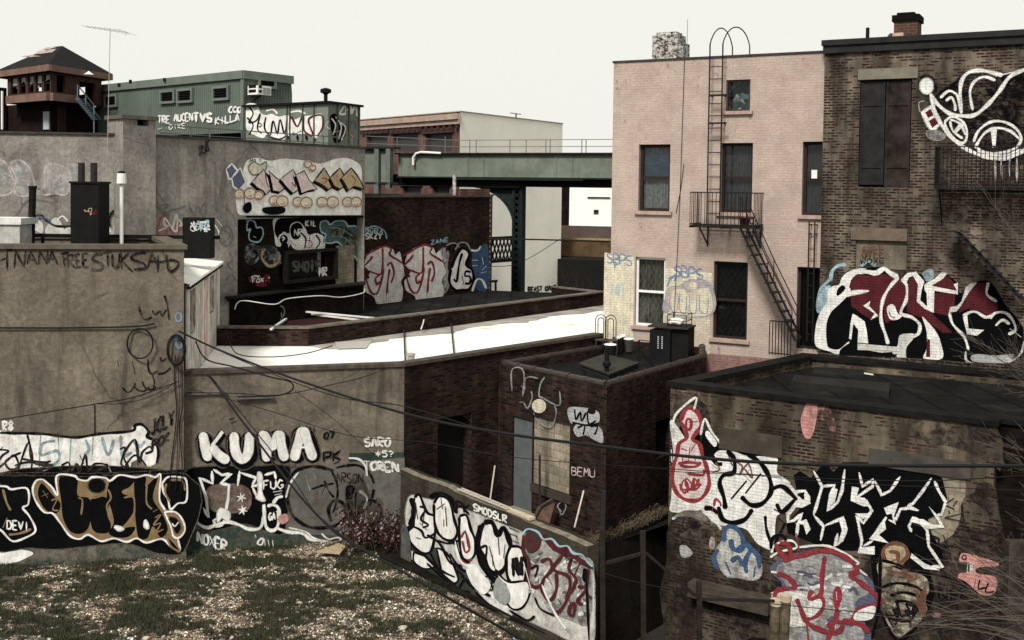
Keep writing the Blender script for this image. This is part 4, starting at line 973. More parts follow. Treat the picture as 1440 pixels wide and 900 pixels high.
# tub with light lid, two of them; table; hoop chairs
def tub(u, v, r, h, lab, tilt=0):
    p = gpt(u, v, ZA); t = thing('black_tub', lab, 'tub', p); m = MB(); m.lathe(p, [(0, 0), (r*.8, 0), (r, h), (r*.93, h), (r*.75, .03), (0, .03)], 16); link('body', m, BLK, t)
    m = MB(); m.lathe(p + Vector((0, 0, h + .002)), [(0, .04), (r*.95, .02), (r*1.04, .0), (0, 0)], 16)
    for i, q in enumerate(m.v): m.v[i] = q + Vector((0, 0, (q.x - p.x) * tilt))
    link('lid', m, WM, t); return t
tub(858, 505, .17, .40, 'black tub with a level white lid on the annex roof'); tub(870, 496, .19, .44, 'black tub with a tilted white lid behind the other tub', .45)
def hoopchair(u, v, lab, g_):
    p = gpt(u, v, ZA); t = thing('hoop_chair', lab, 'chair', p, g_); M_ = simple('wrought', (.06, .045, .04), .6)
    m = MB(); m.lathe(p + Vector((0, 0, .44)), [(0, 0), (.19, 0), (.19, .03), (0, .03)], 16); link('seat', m, M_, t)
    for sx in (-.15, .15):
        for sy in (-.13, .13): m = MB(); m.tube([p + Vector((sx*1.1, sy*1.1, 0)), p + Vector((sx, sy, .44))], .014, 6); link('leg', m, M_, t)
    m = MB()
    for w1, h1 in ((.15, 1.14), (.08, 1.05)):
        m.tube([p + Vector((-w1, .16, .44)), p + Vector((-w1, .18, h1 - w1))] + [p + Vector((-w1*math.cos(a*math.pi/10), .19, h1 - w1 + w1*math.sin(a*math.pi/10))) for a in range(1, 10)] + [p + Vector((w1, .18, h1 - w1)), p + Vector((w1, .16, .44))], .013, 6)
    link('backrest', m, M_, t)
hoopchair(845, 500, 'left of two wrought iron hoop-back chairs on the annex roof', 'hoop-back chairs on the annex roof'); hoopchair(859, 501, 'right of two wrought iron hoop-back chairs on the annex roof', 'hoop-back chairs on the annex roof')
# small table frame
p0, p1 = gpt(896, 506, ZA), gpt(912, 508, ZA); st_ = thing('wire_stand', 'small open black wire stand beside the white bucket', 'stand', p0); m = MB()
for p in (p0, p1, p0 + Vector((.1, .35, 0)), p1 + Vector((.1, .35, 0))): m.bar(p, p + Vector((0, 0, .5)), .022)
for a, b in ((p0, p1), (p0, p0 + Vector((.1, .35, 0))), (p1, p1 + Vector((.1, .35, 0))), (p0 + Vector((.1, .35, 0)), p1 + Vector((.1, .35, 0)))): m.bar(a + Vector((0,0,.5)), b + Vector((0,0,.5)), .022)
link('frame', m, BLK, st_)
# big cabinet / AC unit with rack
a0 = gpt(913, 508, ZA); a1 = gpt(960, 512, ZA); cb = Wall(a0, a1); zt = cb.sz(936, 459)[1]
ct = thing('dark_cabinet', 'bulky dark metal cabinet against the pink wall on the annex roof', 'cabinet', a0)
m = MB(); cb.wbox(m, 0, cb.len*.62, -.6, 0, ZA, zt-.12); link('body', m, simple('cabinet', (.009, .0095, .010), .5, 0, .4, 4), ct)
m = MB(); cb.wbox(m, cb.len*.62+.01, cb.len*1.12, -.7, -.1, ZA, zt-.05); link('side_unit', m, BLK, ct)
m = MB(); cb.wbox(m, -.05, cb.len*1.15, -.75, .05, zt-.045, zt); link('top', m, simple('cab_top', (.035, .03, .028), .7), ct)
m = MB()
for k in range(6): m.box3(cb.P(.25, .012, zt-.3-.06*k), cb.t*.02, cb.n*.006, (0,0,.018)); m.box3(cb.P(.36, .012, zt-.3-.06*k), cb.t*.02, cb.n*.006, (0,0,.018))
link('label_dots', m, simple('dots', (.35, .38, .4), .6), ct)
rk = thing('wire_rack', 'black wire rack holding a white bag on top of the dark cabinet', 'rack', cb.P(.5, -.3, zt)); m = MB()
x0, x1, y0, y1, h = cb.len*.5, cb.len*1.05, -.65, -.1, .32
for z in (.02, h*.5, h):
    m.bar(cb.P(x0, y1, zt+z), cb.P(x1, y1, zt+z), .015); m.bar(cb.P(x0, y0, zt+z), cb.P(x1, y0, zt+z), .015); m.bar(cb.P(x0, y0, zt+z), cb.P(x0, y1, zt+z), .015); m.bar(cb.P(x1, y0, zt+z), cb.P(x1, y1, zt+z), .015)
for x in (x0, x1):
    for y in (y0, y1): m.bar(cb.P(x, y, zt), cb.P(x, y, zt+h), .022)
link('frame', m, BLK, rk)
stone('white_bag', 'crumpled white bag inside the wire rack', 'bag', cb.P((x0+x1)/2 - .1, -.4, zt + .1), (.26, .2, .1), WM, 4)
# ================================================================== NEAR-YARD JUNK BY ANNEX
def lean(u0, v0, u1, v1, Y, w1, lab, cat, mat, name, Yb=None):
    a = at(u0, v0, Y); b = at(u1, v1, Yb or Y); m = MB(); m.bar(a, b, w1); return tag(link(name, m, mat, loc=b), lab, cat)
PW = simple('pale_wood', (.40, .36, .30), .8, 0, .4, 5); DW = simple('dark_post', (.025, .022, .02), .8)
lean(821, 690, 808, 742, 24.6, .035, 'thin pale stick leaning on the annex wall at its right end', 'stick', PW, 'pale_stick', 24.0)
lean(696, 655, 688, 712, 26.8, .035, 'thin pale stick leaning in the corner left of the grey door', 'stick', PW, 'pale_stick', 26.2)
lean(759, 640, 759, 745, 25.4, .055, 'thin dark post standing in front of the block-filled window', 'post', DW, 'dark_post')
lean(849, 690, 845, 775, 23.8, .10, 'dark post standing at the near corner of the annex', 'post', DW, 'dark_post')
p = at(765, 740, 25.2); ct_ = thing('rusty_barrow', 'rusty brown upturned barrow tray leaning on the annex wall', 'barrow', p)
m = MB(); q = [at(*k, Y) for k, Y in (((746, 738), 24.9), ((757, 712), 25.0), ((776, 700), 25.1), ((781, 708), 25.1), ((770, 748), 24.9))]
n_ = Vector((-.3, -.9, .1)) * .05; m.face(q); m.face([x + n_ for x in q][::-1])
for i in range(5): m.face([q[i], q[(i+1)%5], q[(i+1)%5] + n_, q[i] + n_])
link('tray', m, simple('rust_brown', (.11, .065, .045), .8, 0, .5, 5), ct_)
m = MB(); m.tube([at(748, 737, 24.85), at(762, 712, 24.95), at(778, 702, 25.0)], .018, 6); link('handle', m, DW, ct_)
# ================================================================== ELEVATED RAILWAY
GP0, GP1 = gp(512, 53.5), gp(870, 48.2); WE = Wall(GP0, GP1)
er = thing('elevated_railway', 'green riveted steel elevated railway girder on a dark column', 'railway bridge', (GP0.x, GP0.y, -2.6))
GRN = wallmat('green_paint'); DG = simple('dark_green', (.016, .022, .020), .6, 0, .4, 3)
zt = WE.sz(700, 217)[1]; zbm = WE.sz(700, 249)[1]
a0 = WE.sz(560, 240)[0]
m = MB(); WE.wbox(m, a0, WE.len + 6, -.02, .0, zbm, zt); link('girder', m, GRN, er)
m = MB(); WE.wbox(m, a0 - .1, WE.len + 6, -.3, .18, zt + .002, zt + .07); WE.wbox(m, a0, WE.len + 6, -.3, .18, zbm - .07, zbm - .002)
WE.wbox(m, WE.sz(640, 250)[0], WE.sz(822, 250)[0], -.3, .22, zbm - .14, zbm - .075); link('flange', m, DG, er)
for u in (658, 680, 782, 805, 564):
    m = MB(); a = WE.sz(u, 235)[0]; WE.wbox(m, a - .05, a + .05, .003, .03, zbm, zt)
    z = zbm + .06
    while z < zt: m.box3(WE.P(a, .04, z), WE.t*.018, WE.n*.012, (0,0,.018)); z += .12
    link('stiffener', m, GRN, er)
m = MB(); WE.wbox(m, .6, WE.len + 6, -3.2, -.35, zbm - .45, zbm + .1); WE.wbox(m, WE.sz(640,260)[0], WE.sz(730,260)[0], -.6, -.1, zbm - .5, zbm-.15); link('deck', m, simple('deck_dark', (.012, .012, .011), .9), er)
# left cross girder
zt2 = WE.sz(530, 210)[1]; zb2 = WE.sz(530, 283)[1]
m = MB(); WE.wbox(m, -3, a0 - .12, .3, .5, zbm - .3, zt2); link('cross_girder', m, GRN, er)
m = MB(); WE.wbox(m, -3, a0 + .2, .1, .75, zt2 + .003, zt2 + .1); WE.wbox(m, -3, a0 + .4, .1, .75, zbm - .42, zbm - .303); link('flange', m, DG, er)
for u in (540, 556):
    m = MB(); a = WE.sz(u, 240)[0]; WE.wbox(m, a - .12, a + .12, .503, .75, zb2 if u == 540 else zbm - .6, zt2); link('stiffener', m, simple('stiff', (.12, .14, .12), .6, 0, .3), er)
# column
ca, cb_ = WE.sz(718, 330)[0], WE.sz(729, 330)[0]; cm_ = (ca + cb_) / 2; hw = (cb_ - ca) / 2
m = MB()
for s_ in (-1, 1): WE.wbox(m, cm_ + s_*hw - .05, cm_ + s_*hw + .05, -.75, -.25, -2.6, zbm - .15)
WE.wbox(m, cm_ - hw, cm_ + hw, -.7, -.66, -2.6, zbm - .15)
z = -2
while z < zbm - .3: m.bar(WE.P(cm_ - hw, -.24, z), WE.P(cm_ + hw, -.24, z + .3), .05, .02, up=WE.n); m.bar(WE.P(cm_ + hw, -.235, z), WE.P(cm_ - hw, -.235, z + .3), .05, .02, up=WE.n); z += .3
link('column', m, DG, er)
# curved bracket left of column
m = MB(); ctop = WE.sz(718, 262)[1]; L_ = 2.4; pp = []
for k in range(13):
    t = k/12*math.pi/2; pp.append((cm_ - hw - L_*(1-math.sin(t)) , ctop - 1.9*(1-math.cos(t)) ))
for k in range(12):
    (x0, z0), (x1, z1) = pp[k], pp[k+1]; m.face([WE.P(x0, -.4, z0), WE.P(x1, -.4, z1), WE.P(x1, -.4, ctop+.4), WE.P(x0, -.4, ctop+.4)]); m.bar(WE.P(x0, -.4, z0), WE.P(x1, -.4, z1), .12, .12)
link('bracket', m, DG, er)
# railing on the deck
m = MB(); RZ = zt + .08; RH = WE.sz(700, 197, -.6)[1]
for z in (RH, RZ + .3): m.bar(WE.P(WE.sz(505, 200)[0], -.6, z + (.25 if z == RH else .2)), WE.P(WE.sz(640, 200)[0], -.6, z), .035); m.bar(WE.P(WE.sz(640, 200)[0], -.6, z), WE.P(WE.len + 1, -.6, z), .03)
for u in (505, 550, 585, 618, 653, 662, 710, 733, 761, 767, 812, 818): a = WE.sz(u, 205)[0]; m.bar(WE.P(a, -.6, RZ - .05), WE.P(a, -.6, RH + (.02 if u > 640 else .2)), .04)
link('railing', m, simple('rail_grey', (.12, .125, .115), .6), er)
m = MB(); q = [WE.sz(u, v, .2) for u, v in ((581, 232), (581, 222), (585, 216), (592, 214), (620, 215.5))]; m.tube([WE.P(a, .2, z) for a, z in q], .06, 8); link('conduit', m, WM, er)
# lattice truss beyond
LT = Wall(gp(684, 46.5), gp(722, 48)); m = MB(); z1 = LT.sz(700, 335)[1]; z0 = LT.sz(700, 367)[1]
for z in (z0, z1): m.bar(LT.P(-.6, 0, z), LT.P(LT.len + .1, 0, z), .14)
k = -.4
while k < LT.len: m.bar(LT.P(k, 0, z0), LT.P(k + .45, 0, z1), .05); m.bar(LT.P(k + .45, .03, z0), LT.P(k, .03, z1), .05); k += .26
tag(link('lattice_girder', m, DG, loc=LT.P(0, 0, z0)), 'short dark lattice girder left of the railway column', 'girder')
# ================================================================== CREAM BUILDING + RED BRICK FRONT
C0, C1, C2 = gp(500, 66), gp(646, 57), gp(790, 67)
cr_ = thing('cornice_building', 'red brick building with a corniced front and cream side wall beyond the railway', 'building', (C1.x, C1.y, -2.6))
wc0, wc1 = Wall(C0, C1), Wall(C1, C2)
hs = [wc0.rect(u, v, u + 32, v + 22) for u, v in ((520, 187), (565, 186), (606, 189))]
hs = [wc0.rect(515, 189, 545, 212), wc0.rect(552, 188, 588, 213), wc0.rect(598, 188, 636, 214), wc0.rect(566, 262, 592, 281), wc0.rect(608, 262, 632, 281)]
cwl, _ = block(cr_, [C0, C1, C2, C2 + Vector((-9, 8)), C0 + Vector((-2, 12))], -2.6, 12.1, ['brick_maroon', 'stucco_cream', 'stucco_cream'], holes={0: hs}, coping=simple('cop_cream', (.35, .32, .27), .8, 0, .3, 3), cop=(.04, .05), hd=.25)
WC0, WC = cwl[0], cwl[1]
cwo_ = [o for o in cr_.children if o.name.startswith('wall')][0]; cwo_.data.materials[1] = cwo_.data.materials[2] = simple('cream_stucco', (.88, .85, .75), .9, 0, .10, .5)
m = MB(); WC0.wbox(m, 0, WC0.len + .1, .0, .3, 11.7, 12.0); WC0.wbox(m, 0, WC0.len + .1, .0, .18, 11.45, 11.697); link('cornice', m, simple('cornice_tan', (.36, .27, .22), .7, 0, .3, 2), cr_)
k = .3
while k < WC0.len: m = MB(); WC0.wbox(m, k, k + .18, .0, .16, 11.2, 11.445); k += .6; link('cornice_bracket', m, simple('corn_dark', (.05, .03, .028), .8), cr_)
for h in hs:
    m = MB(); WC0.wbox(m, h[0], h[1], -.26, -.2, h[2], h[3]); f = link('window', m, simple('far_glass', (.05, .045, .045), .3), cr_)
    m = MB(); WC0.wbox(m, h[0]-.2, h[1]+.2, .003, .12, h[3]+.02, h[3]+.3); link('hood', m, simple('corn_dark', (.05, .03, .028), .8), f)
p = WC.P(WC.sz(736, 165)[0], -.5, 12.1); m = MB(); m.tube([p, p + Vector((0, 0, .35))], .04, 6); m.bar(p + Vector((-.35, 0, .38)), p + Vector((.3, 0, .3)), .08, .04); tag(link('roof_vent', m, BLK, loc=p), 'tiny bent vent on top of the cream wall', 'vent')
# ================================================================== BEYOND THE RAILWAY
X0, X1 = gp(780, 120), gp(880, 120); WX = Wall(X0, X1)
fb = thing('white_far_building', 'far bright white building seen under the railway girder', 'building', (X0.x, X0.y, -2.6)); zt = WX.sz(820, 262)[1]
m = MB(); h1 = WX.rect(835, 295, 842, 302); WX.panel(m, -2, WX.len + 4, -2.6, zt, [h1], .3); m.face([WX.P(-2, 0, -2.6), WX.P(-2, -8, -2.6), WX.P(-2, -8, zt), WX.P(-2, 0, zt)]); m.face([WX.P(-2, 0, zt), WX.P(WX.len+4, 0, zt), WX.P(WX.len+4, -8, zt), WX.P(-2, -8, zt)])
link('wall', m, simple('far_white', (.80, .79, .75), .8, 0, .08, .4), fb)
m = MB(); WX.wbox(m, h1[0], h1[1], -.3, -.28, h1[2], h1[3]); link('window', m, simple('far_glass', (.05, .045, .045), .3), fb)
m = MB(); q = WX.rect(826, 277, 858, 278.5); WX.wbox(m, q[0], q[1], .003, .15, q[2], q[3]); link('ledge', m, BLK, fb)
m = MB(); WX2 = Wall(gp(780, 100), gp(801, 100)); WX2.wbox(m, 0, WX2.len, -4, 0, -2.6, WX2.sz(790, 258)[1]); tag(link('dark_far_building', m, wallmat('brick_black'), loc=(X0.x, 100, -2.6)), 'dark narrow building far beyond the cream wall', 'building')
WY = Wall(gp(770, 80), gp(900, 78)); m = MB(); WY.wbox(m, 0, WY.len, -.3, 0, -2.6, WY.sz(830, 318)[1]); tag(link('brown_far_wall', m, simple('brown_wall', (.085, .062, .055), .9, 0, .4, .6), loc=(WY.p0.x, WY.p0.y, -2.6)), 'dark brown long wall below the white far building', 'wall')
m = MB(); WZ = Wall(gp(770, 70), gp(900, 68)); WZ.wbox(m, 0, WZ.len, -.3, 0, -2.6, WZ.sz(830, 335)[1]); zz = WZ.sz(830, 335)[1]
yb = thing('yellow_edged_shed', 'ochre shed with a yellow edge line below the brown wall', 'shed', (WZ.p0.x, WZ.p0.y, -2.6)); link('wall', m, simple('ochre', (.10, .065, .035), .9, 0, .6, .9), yb)
m = MB(); WZ.wbox(m, 0, WZ.len, .003, .06, zz - .12, zz); link('edge_strip', m, simple('yellow_edge', (.24, .20, .10), .8, 0, .5, 1), yb)
m = MB(); WZ.wbox(m, 0, WZ.len, .01, 3, -2.6, WZ.sz(830, 361)[1]); link('base', m, simple('shed_base', (.012, .011, .010), .9), yb)
# ================================================================== GREEN CORRUGATED BUILDING
H0, H1, H2 = gp(135, 49.5), gp(342, 42), gp(409, 44.0)
gb_ = thing('green_corrugated_building', 'long green corrugated metal station building with louvred vents', 'building', (H1.x, H1.y, 9.9)); zg0 = 10.15; zg1 = zat(342, 99, 42)
wh = Wall(H0, H1)
gwl, _ = block(gb_, [H0, H1, H2, H2 + Vector((-1, 5)), H0 + Vector((-1, 5))], zg0, zg1 - .3, 'green_metal', roof=simple('groof', (.10, .14, .11), .6), par=(.1, .02))
WH, WH2 = gwl[0], gwl[1]
m = MB()
for w in gwl[:2]: w.wbox(m, -.05, w.len + .05, .0, .10, zg1 - .32, zg1)
link('fascia', m, simple('green_trim', (.13, .155, .13), .5, 0, .2, 2), gb_)
m = MB(); WH.wbox(m, WH.len - .12, WH.len + .05, .0, .06, zg0, zg1 - .33); link('corner_trim', m, simple('green_trim', (.13, .155, .13), .5), gb_)
for w, rc_ in ((WH, (150, 136, 165, 148)), (WH, (229, 130, 246, 142.5)), (WH, (253, 128, 271, 141.5)), (WH, (303, 124.5, 322, 138)), (WH2, (364, 114, 384, 121))):
    q = w.rect(*rc_); m = MB(); t_ = .10
    for x in ((q[0]-t_, q[1]+t_, q[3], q[3]+t_), (q[0]-t_, q[1]+t_, q[2]-t_, q[2]), (q[0]-t_, q[0], q[2], q[3]), (q[1], q[1]+t_, q[2], q[3])): w.wbox(m, x[0], x[1], .003, .12, x[2], x[3])
    f = link('vent_frame', m, simple('green_trim', (.13, .155, .13), .5), gb_); m = MB(); w.wbox(m, q[0], q[1], .002, .02, q[2], q[3]); k = q[2]
    while k < q[3]: w.wbox(m, q[0], q[1], .022, .08, k, k + .03); k += .10
    link('louvre', m, BLK, f)
ac = WH2.rect(347, 122, 366, 134.5); m = MB(); WH2.wbox(m, ac[0], ac[1], .05, .65, ac[2], ac[3])
act = thing('air_conditioner', 'white window air conditioner on the end wall of the green building', 'air conditioner', WH2.P(ac[0], .3, ac[2])); link('casing', m, WM, act)
m = MB(); WH2.wbox(m, ac[0]+.25, ac[1]-.06, .652, .67, ac[2]+.06, ac[3]-.06); link('grille', m, simple('grille_grey', (.30, .30, .28), .7), act)
m = MB()
for zz_ in (.08, .26): WH2.wbox(m, ac[0]-.006, ac[0]-.001, .12, .55, ac[2]+zz_, ac[2]+zz_+.12); WH2.wbox(m, ac[0]+.05, ac[0]+.2, .652, .66, ac[2]+zz_, ac[2]+zz_+.1)
link('vent_slot', m, BLK, act)
m = MB(); m.bar(WH2.P(ac[0]+.3, .5, ac[2]-.002), WH2.P(ac[0]+.1, .05, ac[2]-.35), .04); link('bracket', m, BLK, act)
for i, (u, v) in enumerate(((168, 113), (232, 105.5), (296, 101.5), (184, 108))):
    q = at(u, v + 3, 45.5); m = MB(); m.box(q.x-.05, q.x+.05, 45.4, 45.5, q.z-.2, q.z-.04); link('roof_vent', m, BLK, gb_)
# platform deck under it
m = MB(); WH.wbox(m, -3, WH.len - .3, -1.6, -.25, 9.2, zg0 - .01); struct_deck = link('platform_deck', m, simple('deck_dark', (.012, .012, .011), .9), gb_)
# graffiti green box
J0, J1, J2 = gp(344, 40.6), gp(461, 38), gp(506, 39.8)
jb = thing('green_metal_box', 'green panelled metal hut painted with white graffiti and a roof stack', 'hut', (J1.x, J1.y, 9)); zj = zat(460, 142, 38)
jw, _ = block(jb, [J0, J1, J2, J2 + Vector((-.5, 3)), J0 + Vector((0, 3))], 9.0, zj - .06, 'green_paint', roof=simple('jroof', (.02, .025, .02), .6), par=(.1, .02))
WJ, WJ2 = jw[0], jw[1]
m = MB()
for w in jw[:2]: w.wbox(m, -.05, w.len + .05, .0, .12, zj - .08, zj)
link('roof_edge', m, BLK, jb)
for w, u in [(WJ, u) for u in (345, 404, 408, 426, 442)] + [(WJ2, u) for u in (474, 490, 504)]:
    m = MB(); a = w.sz(u, 170)[0]; w.wbox(m, max(0, a-.03), a+.03, .0, .03, 9.0, zj-.085); link('panel_seam', m, simple('seam_green', (.05, .065, .052), .6), jb)
q = at(458, 143, 39); m = MB(); z2 = zat(458, 133, 39); m.tube([(q.x, 39, zj-.1), (q.x, 39, z2)], .07, 10); m.lathe((q.x, 39, z2), [(.07, 0), (.13, .05), (.2, .07), (.2, .19), (.06, .24), (0, .25)], 12); link('stack', m, BLK, jb)
# rails in front of it, on top of the grey wall
rl = thing('roof_handrail', 'thin two-bar iron handrail running along the top of the grey wall', 'handrail', WG.P(1, -.15, 9.4)); m = MB()
a0, a1 = WG.sz(225, 190, -.15)[0], WG.len
za = WG.sz(345, 184, -.15)[1]; zb_ = WG.sz(345, 198, -.15)[1]
m.bar(WG.P(a0, -.15, za), WG.P(a1, -.15, za), .03); m.bar(WG.P(a0, -.15, max(9.5, zb_)), WG.P(a1, -.15, max(9.5, zb_)), .025); link('bar', m, simple('rail_grey', (.12, .125, .115), .6), rl)
for u in (268, 295, 340, 342, 378, 402, 455, 495): m = MB(); a = WG.sz(u, 195, -.15)[0]; m.bar(WG.P(a, -.15, 9.4), WG.P(a, -.15, za), .035); link('post', m, simple('rail_grey', (.12, .125, .115), .6), rl)
# antenna
an = thing('tv_antenna', 'tall thin mast with a comb-like television antenna above the grey wall', 'antenna', (at(148, 260, 27).x, 27, 6.4)); AM = simple('antenna_metal', (.30, .30, .29), .5)
pb = at(147, 335, 27.0); pt = at(155, 41, 27.0); m = MB(); m.tube([pb, (pb + pt) / 2 + Vector((.01, 0, 0)), pt], .009, 6); link('mast', m, AM, an)
a, b = at(121, 37.5, 27.0), at(179, 45.5, 27.0); m = MB(); m.bar(a, b, .010)
for k in range(9): p = a + (b-a)*(k/8); hh = .25 + .3*(k/8); m.bar(p + Vector((-.02, -hh, 0)), p + Vector((.02, hh, .0)), .006)
m.bar(at(176, 50, 27), b, .01); link('array', m, AM, an)
# ================================================================== SIGNAL TOWER
tw = thing('signal_tower', 'derelict wooden signal tower with a hipped roof and broken windows at the far left', 'signal tower', at(72, 180, 46)); YT = 46
E0, E1, E2 = gp(-8, 48.5), gp(69, 45), gp(159, 49.0)
ze = zat(69, 90, 45); E3 = E0 + (E2 - E1); za = zat(84, 64, 49)
ap = [E0 + (E2 - E0) * .5]
r1 = (E0 + E1) / 2 * .5 + (E2 + E3) / 2 * .5
ctr = (E0 + E1 + E2 + E3) / 4
apx = at(88, 64.5, 49.0); apx2 = at(72, 66, 50.0)
m = MB(); c3 = lambda p, z: (p.x, p.y, z)
m.face([c3(E0, ze), c3(E1, ze), tuple(apx), tuple(apx2)]); m.face([c3(E1, ze), c3(E2, ze), tuple(apx)]); m.face([c3(E2, ze), c3(E3, ze), tuple(apx2), tuple(apx)]); m.face([c3(E3, ze), c3(E0, ze), tuple(apx2)])
rf = link('roof', m, simple('shingle', (.011, .010, .010), .8, 0, .5, 4, bmp=.5), tw)
for (u0, v0, u1, v1, u2, v2, u3, v3) in ((48, 77, 55, 72, 80, 69, 74, 74), (28, 80, 46, 78, 58, 79.5, 40, 81), (56, 71, 66, 67, 80, 66.5, 70, 69.5)):
    nrm = ((Vector(c3(E1, ze)) - Vector(c3(E0, ze))).cross(apx - Vector(c3(E0, ze)))).normalized()
    if nrm.y > 0: nrm = -nrm
    P_ = Vector(c3(E0, ze)); q = []
    for u, v in ((u0, v0), (u1, v1), (u2, v2), (u3, v3)):
        d = ray(u, v); k = (P_ - CPOS).dot(nrm) / d.dot(nrm); q.append(CPOS + d * k + nrm * .02)
    m = MB(); m.face(q); link('worn_shingle_patch', m, simple('worn_sh', (.34, .28, .25), .9, 0, .9, 3), rf)
m = MB(); TR = simple('tower_trim', (.17, .105, .085), .8, 0, .35, 2)
for a, b in ((E0, E1), (E1, E2), (E2, E3), (E3, E0)):
    w = Wall(a, b); w.wbox(m, -.0, w.len + .0, -.12, .0, ze - .27, ze - .003)
m.face([c3(E0, ze - .2), c3(E3, ze - .2), c3(E2, ze - .2), c3(E1, ze - .2)]); link('fascia', m, TR, tw)
TB = simple('tower_wood', (.058, .032, .027), .85, 0, .5, 2); TD = simple('tower_dark', (.016, .010, .009), .9, 0, .5, 2)
U0, U1, U2 = gp(11, 48.1), gp(72, 45.6), gp(143, 48.6); wu, wv = Wall(U0, U1), Wall(U1, U2); zf = zat(72, 141, 45.6); zs = zat(72, 129, 45.6)
m = MB(); hl = []
k0 = 0
for (u0, u1) in ((15, 24.5), (27, 36), (39, 47), (50, 58.5), (61.5, 70)): q = wu.rect(u0, 98, u1, 127); hl.append((q[0], q[1], zs + .03, ze - .36))
wu.panel(m, 0, wu.len, zf, ze - .2, hl, .15); qr = [wv.rect(80, 98, 92, 126), wv.rect(112, 105, 134, 158)]
hr_ = [(qr[0][0], qr[0][1], zs + .03, ze - .36), (qr[1][0], qr[1][1], zf + .1, ze - .5)]
wv.panel(m, 0, wv.len, zf, ze - .2, hr_, .15)
U3 = U0 + (U2 - U1); 
for a, b in ((U2, U3), (U3, U0)):
    w = Wall(a, b); w.panel(m, 0, w.len, zf, ze - .2, [(w.len*.3, w.len*.55, zs+.2, ze-.55)], .15)
m.face([c3(U0, zf), c3(U1, zf), c3(U2, zf), c3(U3, zf)]); link('cabin_wall', m, TB, tw)
m = MB(); wu.wbox(m, .35, wu.len + .08, .0, .25, zf - .02, zs - .05); wv.wbox(m, -.1, wv.len*.45, .0, .2, zf - .02, zs - .05); link('sill_band', m, TR, tw)
for h in hl:
    m = MB(); t_ = .045
    for x in ((h[0], h[0]+t_, h[2], h[3]), (h[1]-t_, h[1], h[2], h[3]), (h[0]+t_, h[1]-t_, h[2], h[2]+t_), (h[0]+t_, h[1]-t_, (h[2]+h[3])/2-.03, (h[2]+h[3])/2+.03)): wu.wbox(m, x[0], x[1], -.12, -.04, x[2], x[3])
    f = link('window', m, TD, tw); q = MB(); rr = random.Random(int(h[0]*100)); zz_ = h[2] + (h[3]-h[2])*rr.uniform(.45, .8)
    q.face([wu.P(h[0], -.08, zz_ - rr.uniform(0,.3)), wu.P((h[0]+h[1])/2, -.08, zz_), wu.P(h[1], -.08, zz_ - rr.uniform(0, .4)), wu.P(h[1], -.08, h[3]), wu.P(h[0], -.08, h[3])]); link('pane', q, simple('dusty_pane', (.30, .29, .27), .4, 0, .5, 3), f)
m = MB(); V0, V1, V2 = gp(9, 49.2), gp(72, 46.9), gp(138, 49.4)
for a, b in ((V0, V1), (V1, V2), (V2, V0 + (V2 - V1))): w = Wall(a, b); w.panel(m, 0, w.len, 9.5, zf)
link('base_wall', m, TD, tw)
wv0 = Wall(V0, V1); wv1 = Wall(V1, V2); m = MB(); q = wv0.rect(62, 157, 70, 182); wv0.wbox(m, q[0], q[1], .003, .05, q[2], q[3]); link('door', m, simple('pale_door', (.35, .40, .42), .7), tw)
m = MB()
for u in (83, 88): a = wv1.sz(u, 165)[0]; wv1.wbox(m, a-.1, a+.1, .003, .1, 9.6, zf-.02)
link('post', m, TB, tw)
m = MB(); s0, s1 = at(113, 140, 46.2), at(136, 168, 46.8)
for dy in (-.3, .3): m.bar(s0 + Vector((0, dy, 0)), s1 + Vector((0, dy, 0)), .06, .18)
for dy in (-.3,): m.bar(s0 + Vector((0, dy, .6)), s1 + Vector((0, dy, .6)), .04); m.bar(s0 + Vector((0, dy, 0)), s0 + Vector((0, dy, .6)), .04); m.bar(s1 + Vector((0, dy, -.6)), s1 + Vector((0, dy, .6)), .05); m.bar((s0+s1)/2 + Vector((0, dy, 0)), (s0+s1)/2 + Vector((0, dy, .6)), .04)
for k in range(10): p = s0 + (s1-s0)*(k/9); m.box3(p, (.12, 0, 0), (0, .3, 0), (0, 0, .015))
link('stair', m, simple('stair_blue', (.10, .13, .15), .6), tw)
p = at(125, 104, 46.9); m = MB(); m.lathe(p, [(.04, .12), (.06, .08), (.22, -.03), (.2, -.04), (0, -.02)], 12); link('lamp_shade', m, WM, tw)
m = MB(); w0 = gp(-60, 47); w1 = gp(10, 49); w = Wall(w0, w1); w.wbox(m, 0, w.len, -3, 0, 9.5, zat(5, 121, 48)); o = link('tower_annexe', m, TD, loc=(w0.x, w0.y, 9.5)); tag(o, 'low dark wooden annexe left of the signal tower', 'annexe')
m = MB(); m.tube([at(3, 182, 46.4), at(3, 128, 46.4)], .05, 6); tag(link('pale_pipe', m, WM, loc=at(3, 182, 46.4)), 'thin pale pipe in front of the dark annexe', 'pipe')
# far platform mass carrying the tower
m = MB(); m.box(-28, -8.5, 45.2, 60, -2.6, 9.6); o = link('railway_platform', m, simple('deck_dark', (.012, .012, .011), .9), loc=(-18, 50, -2.6)); tag(o, 'dark elevated platform structure behind the grey wall', 'platform')
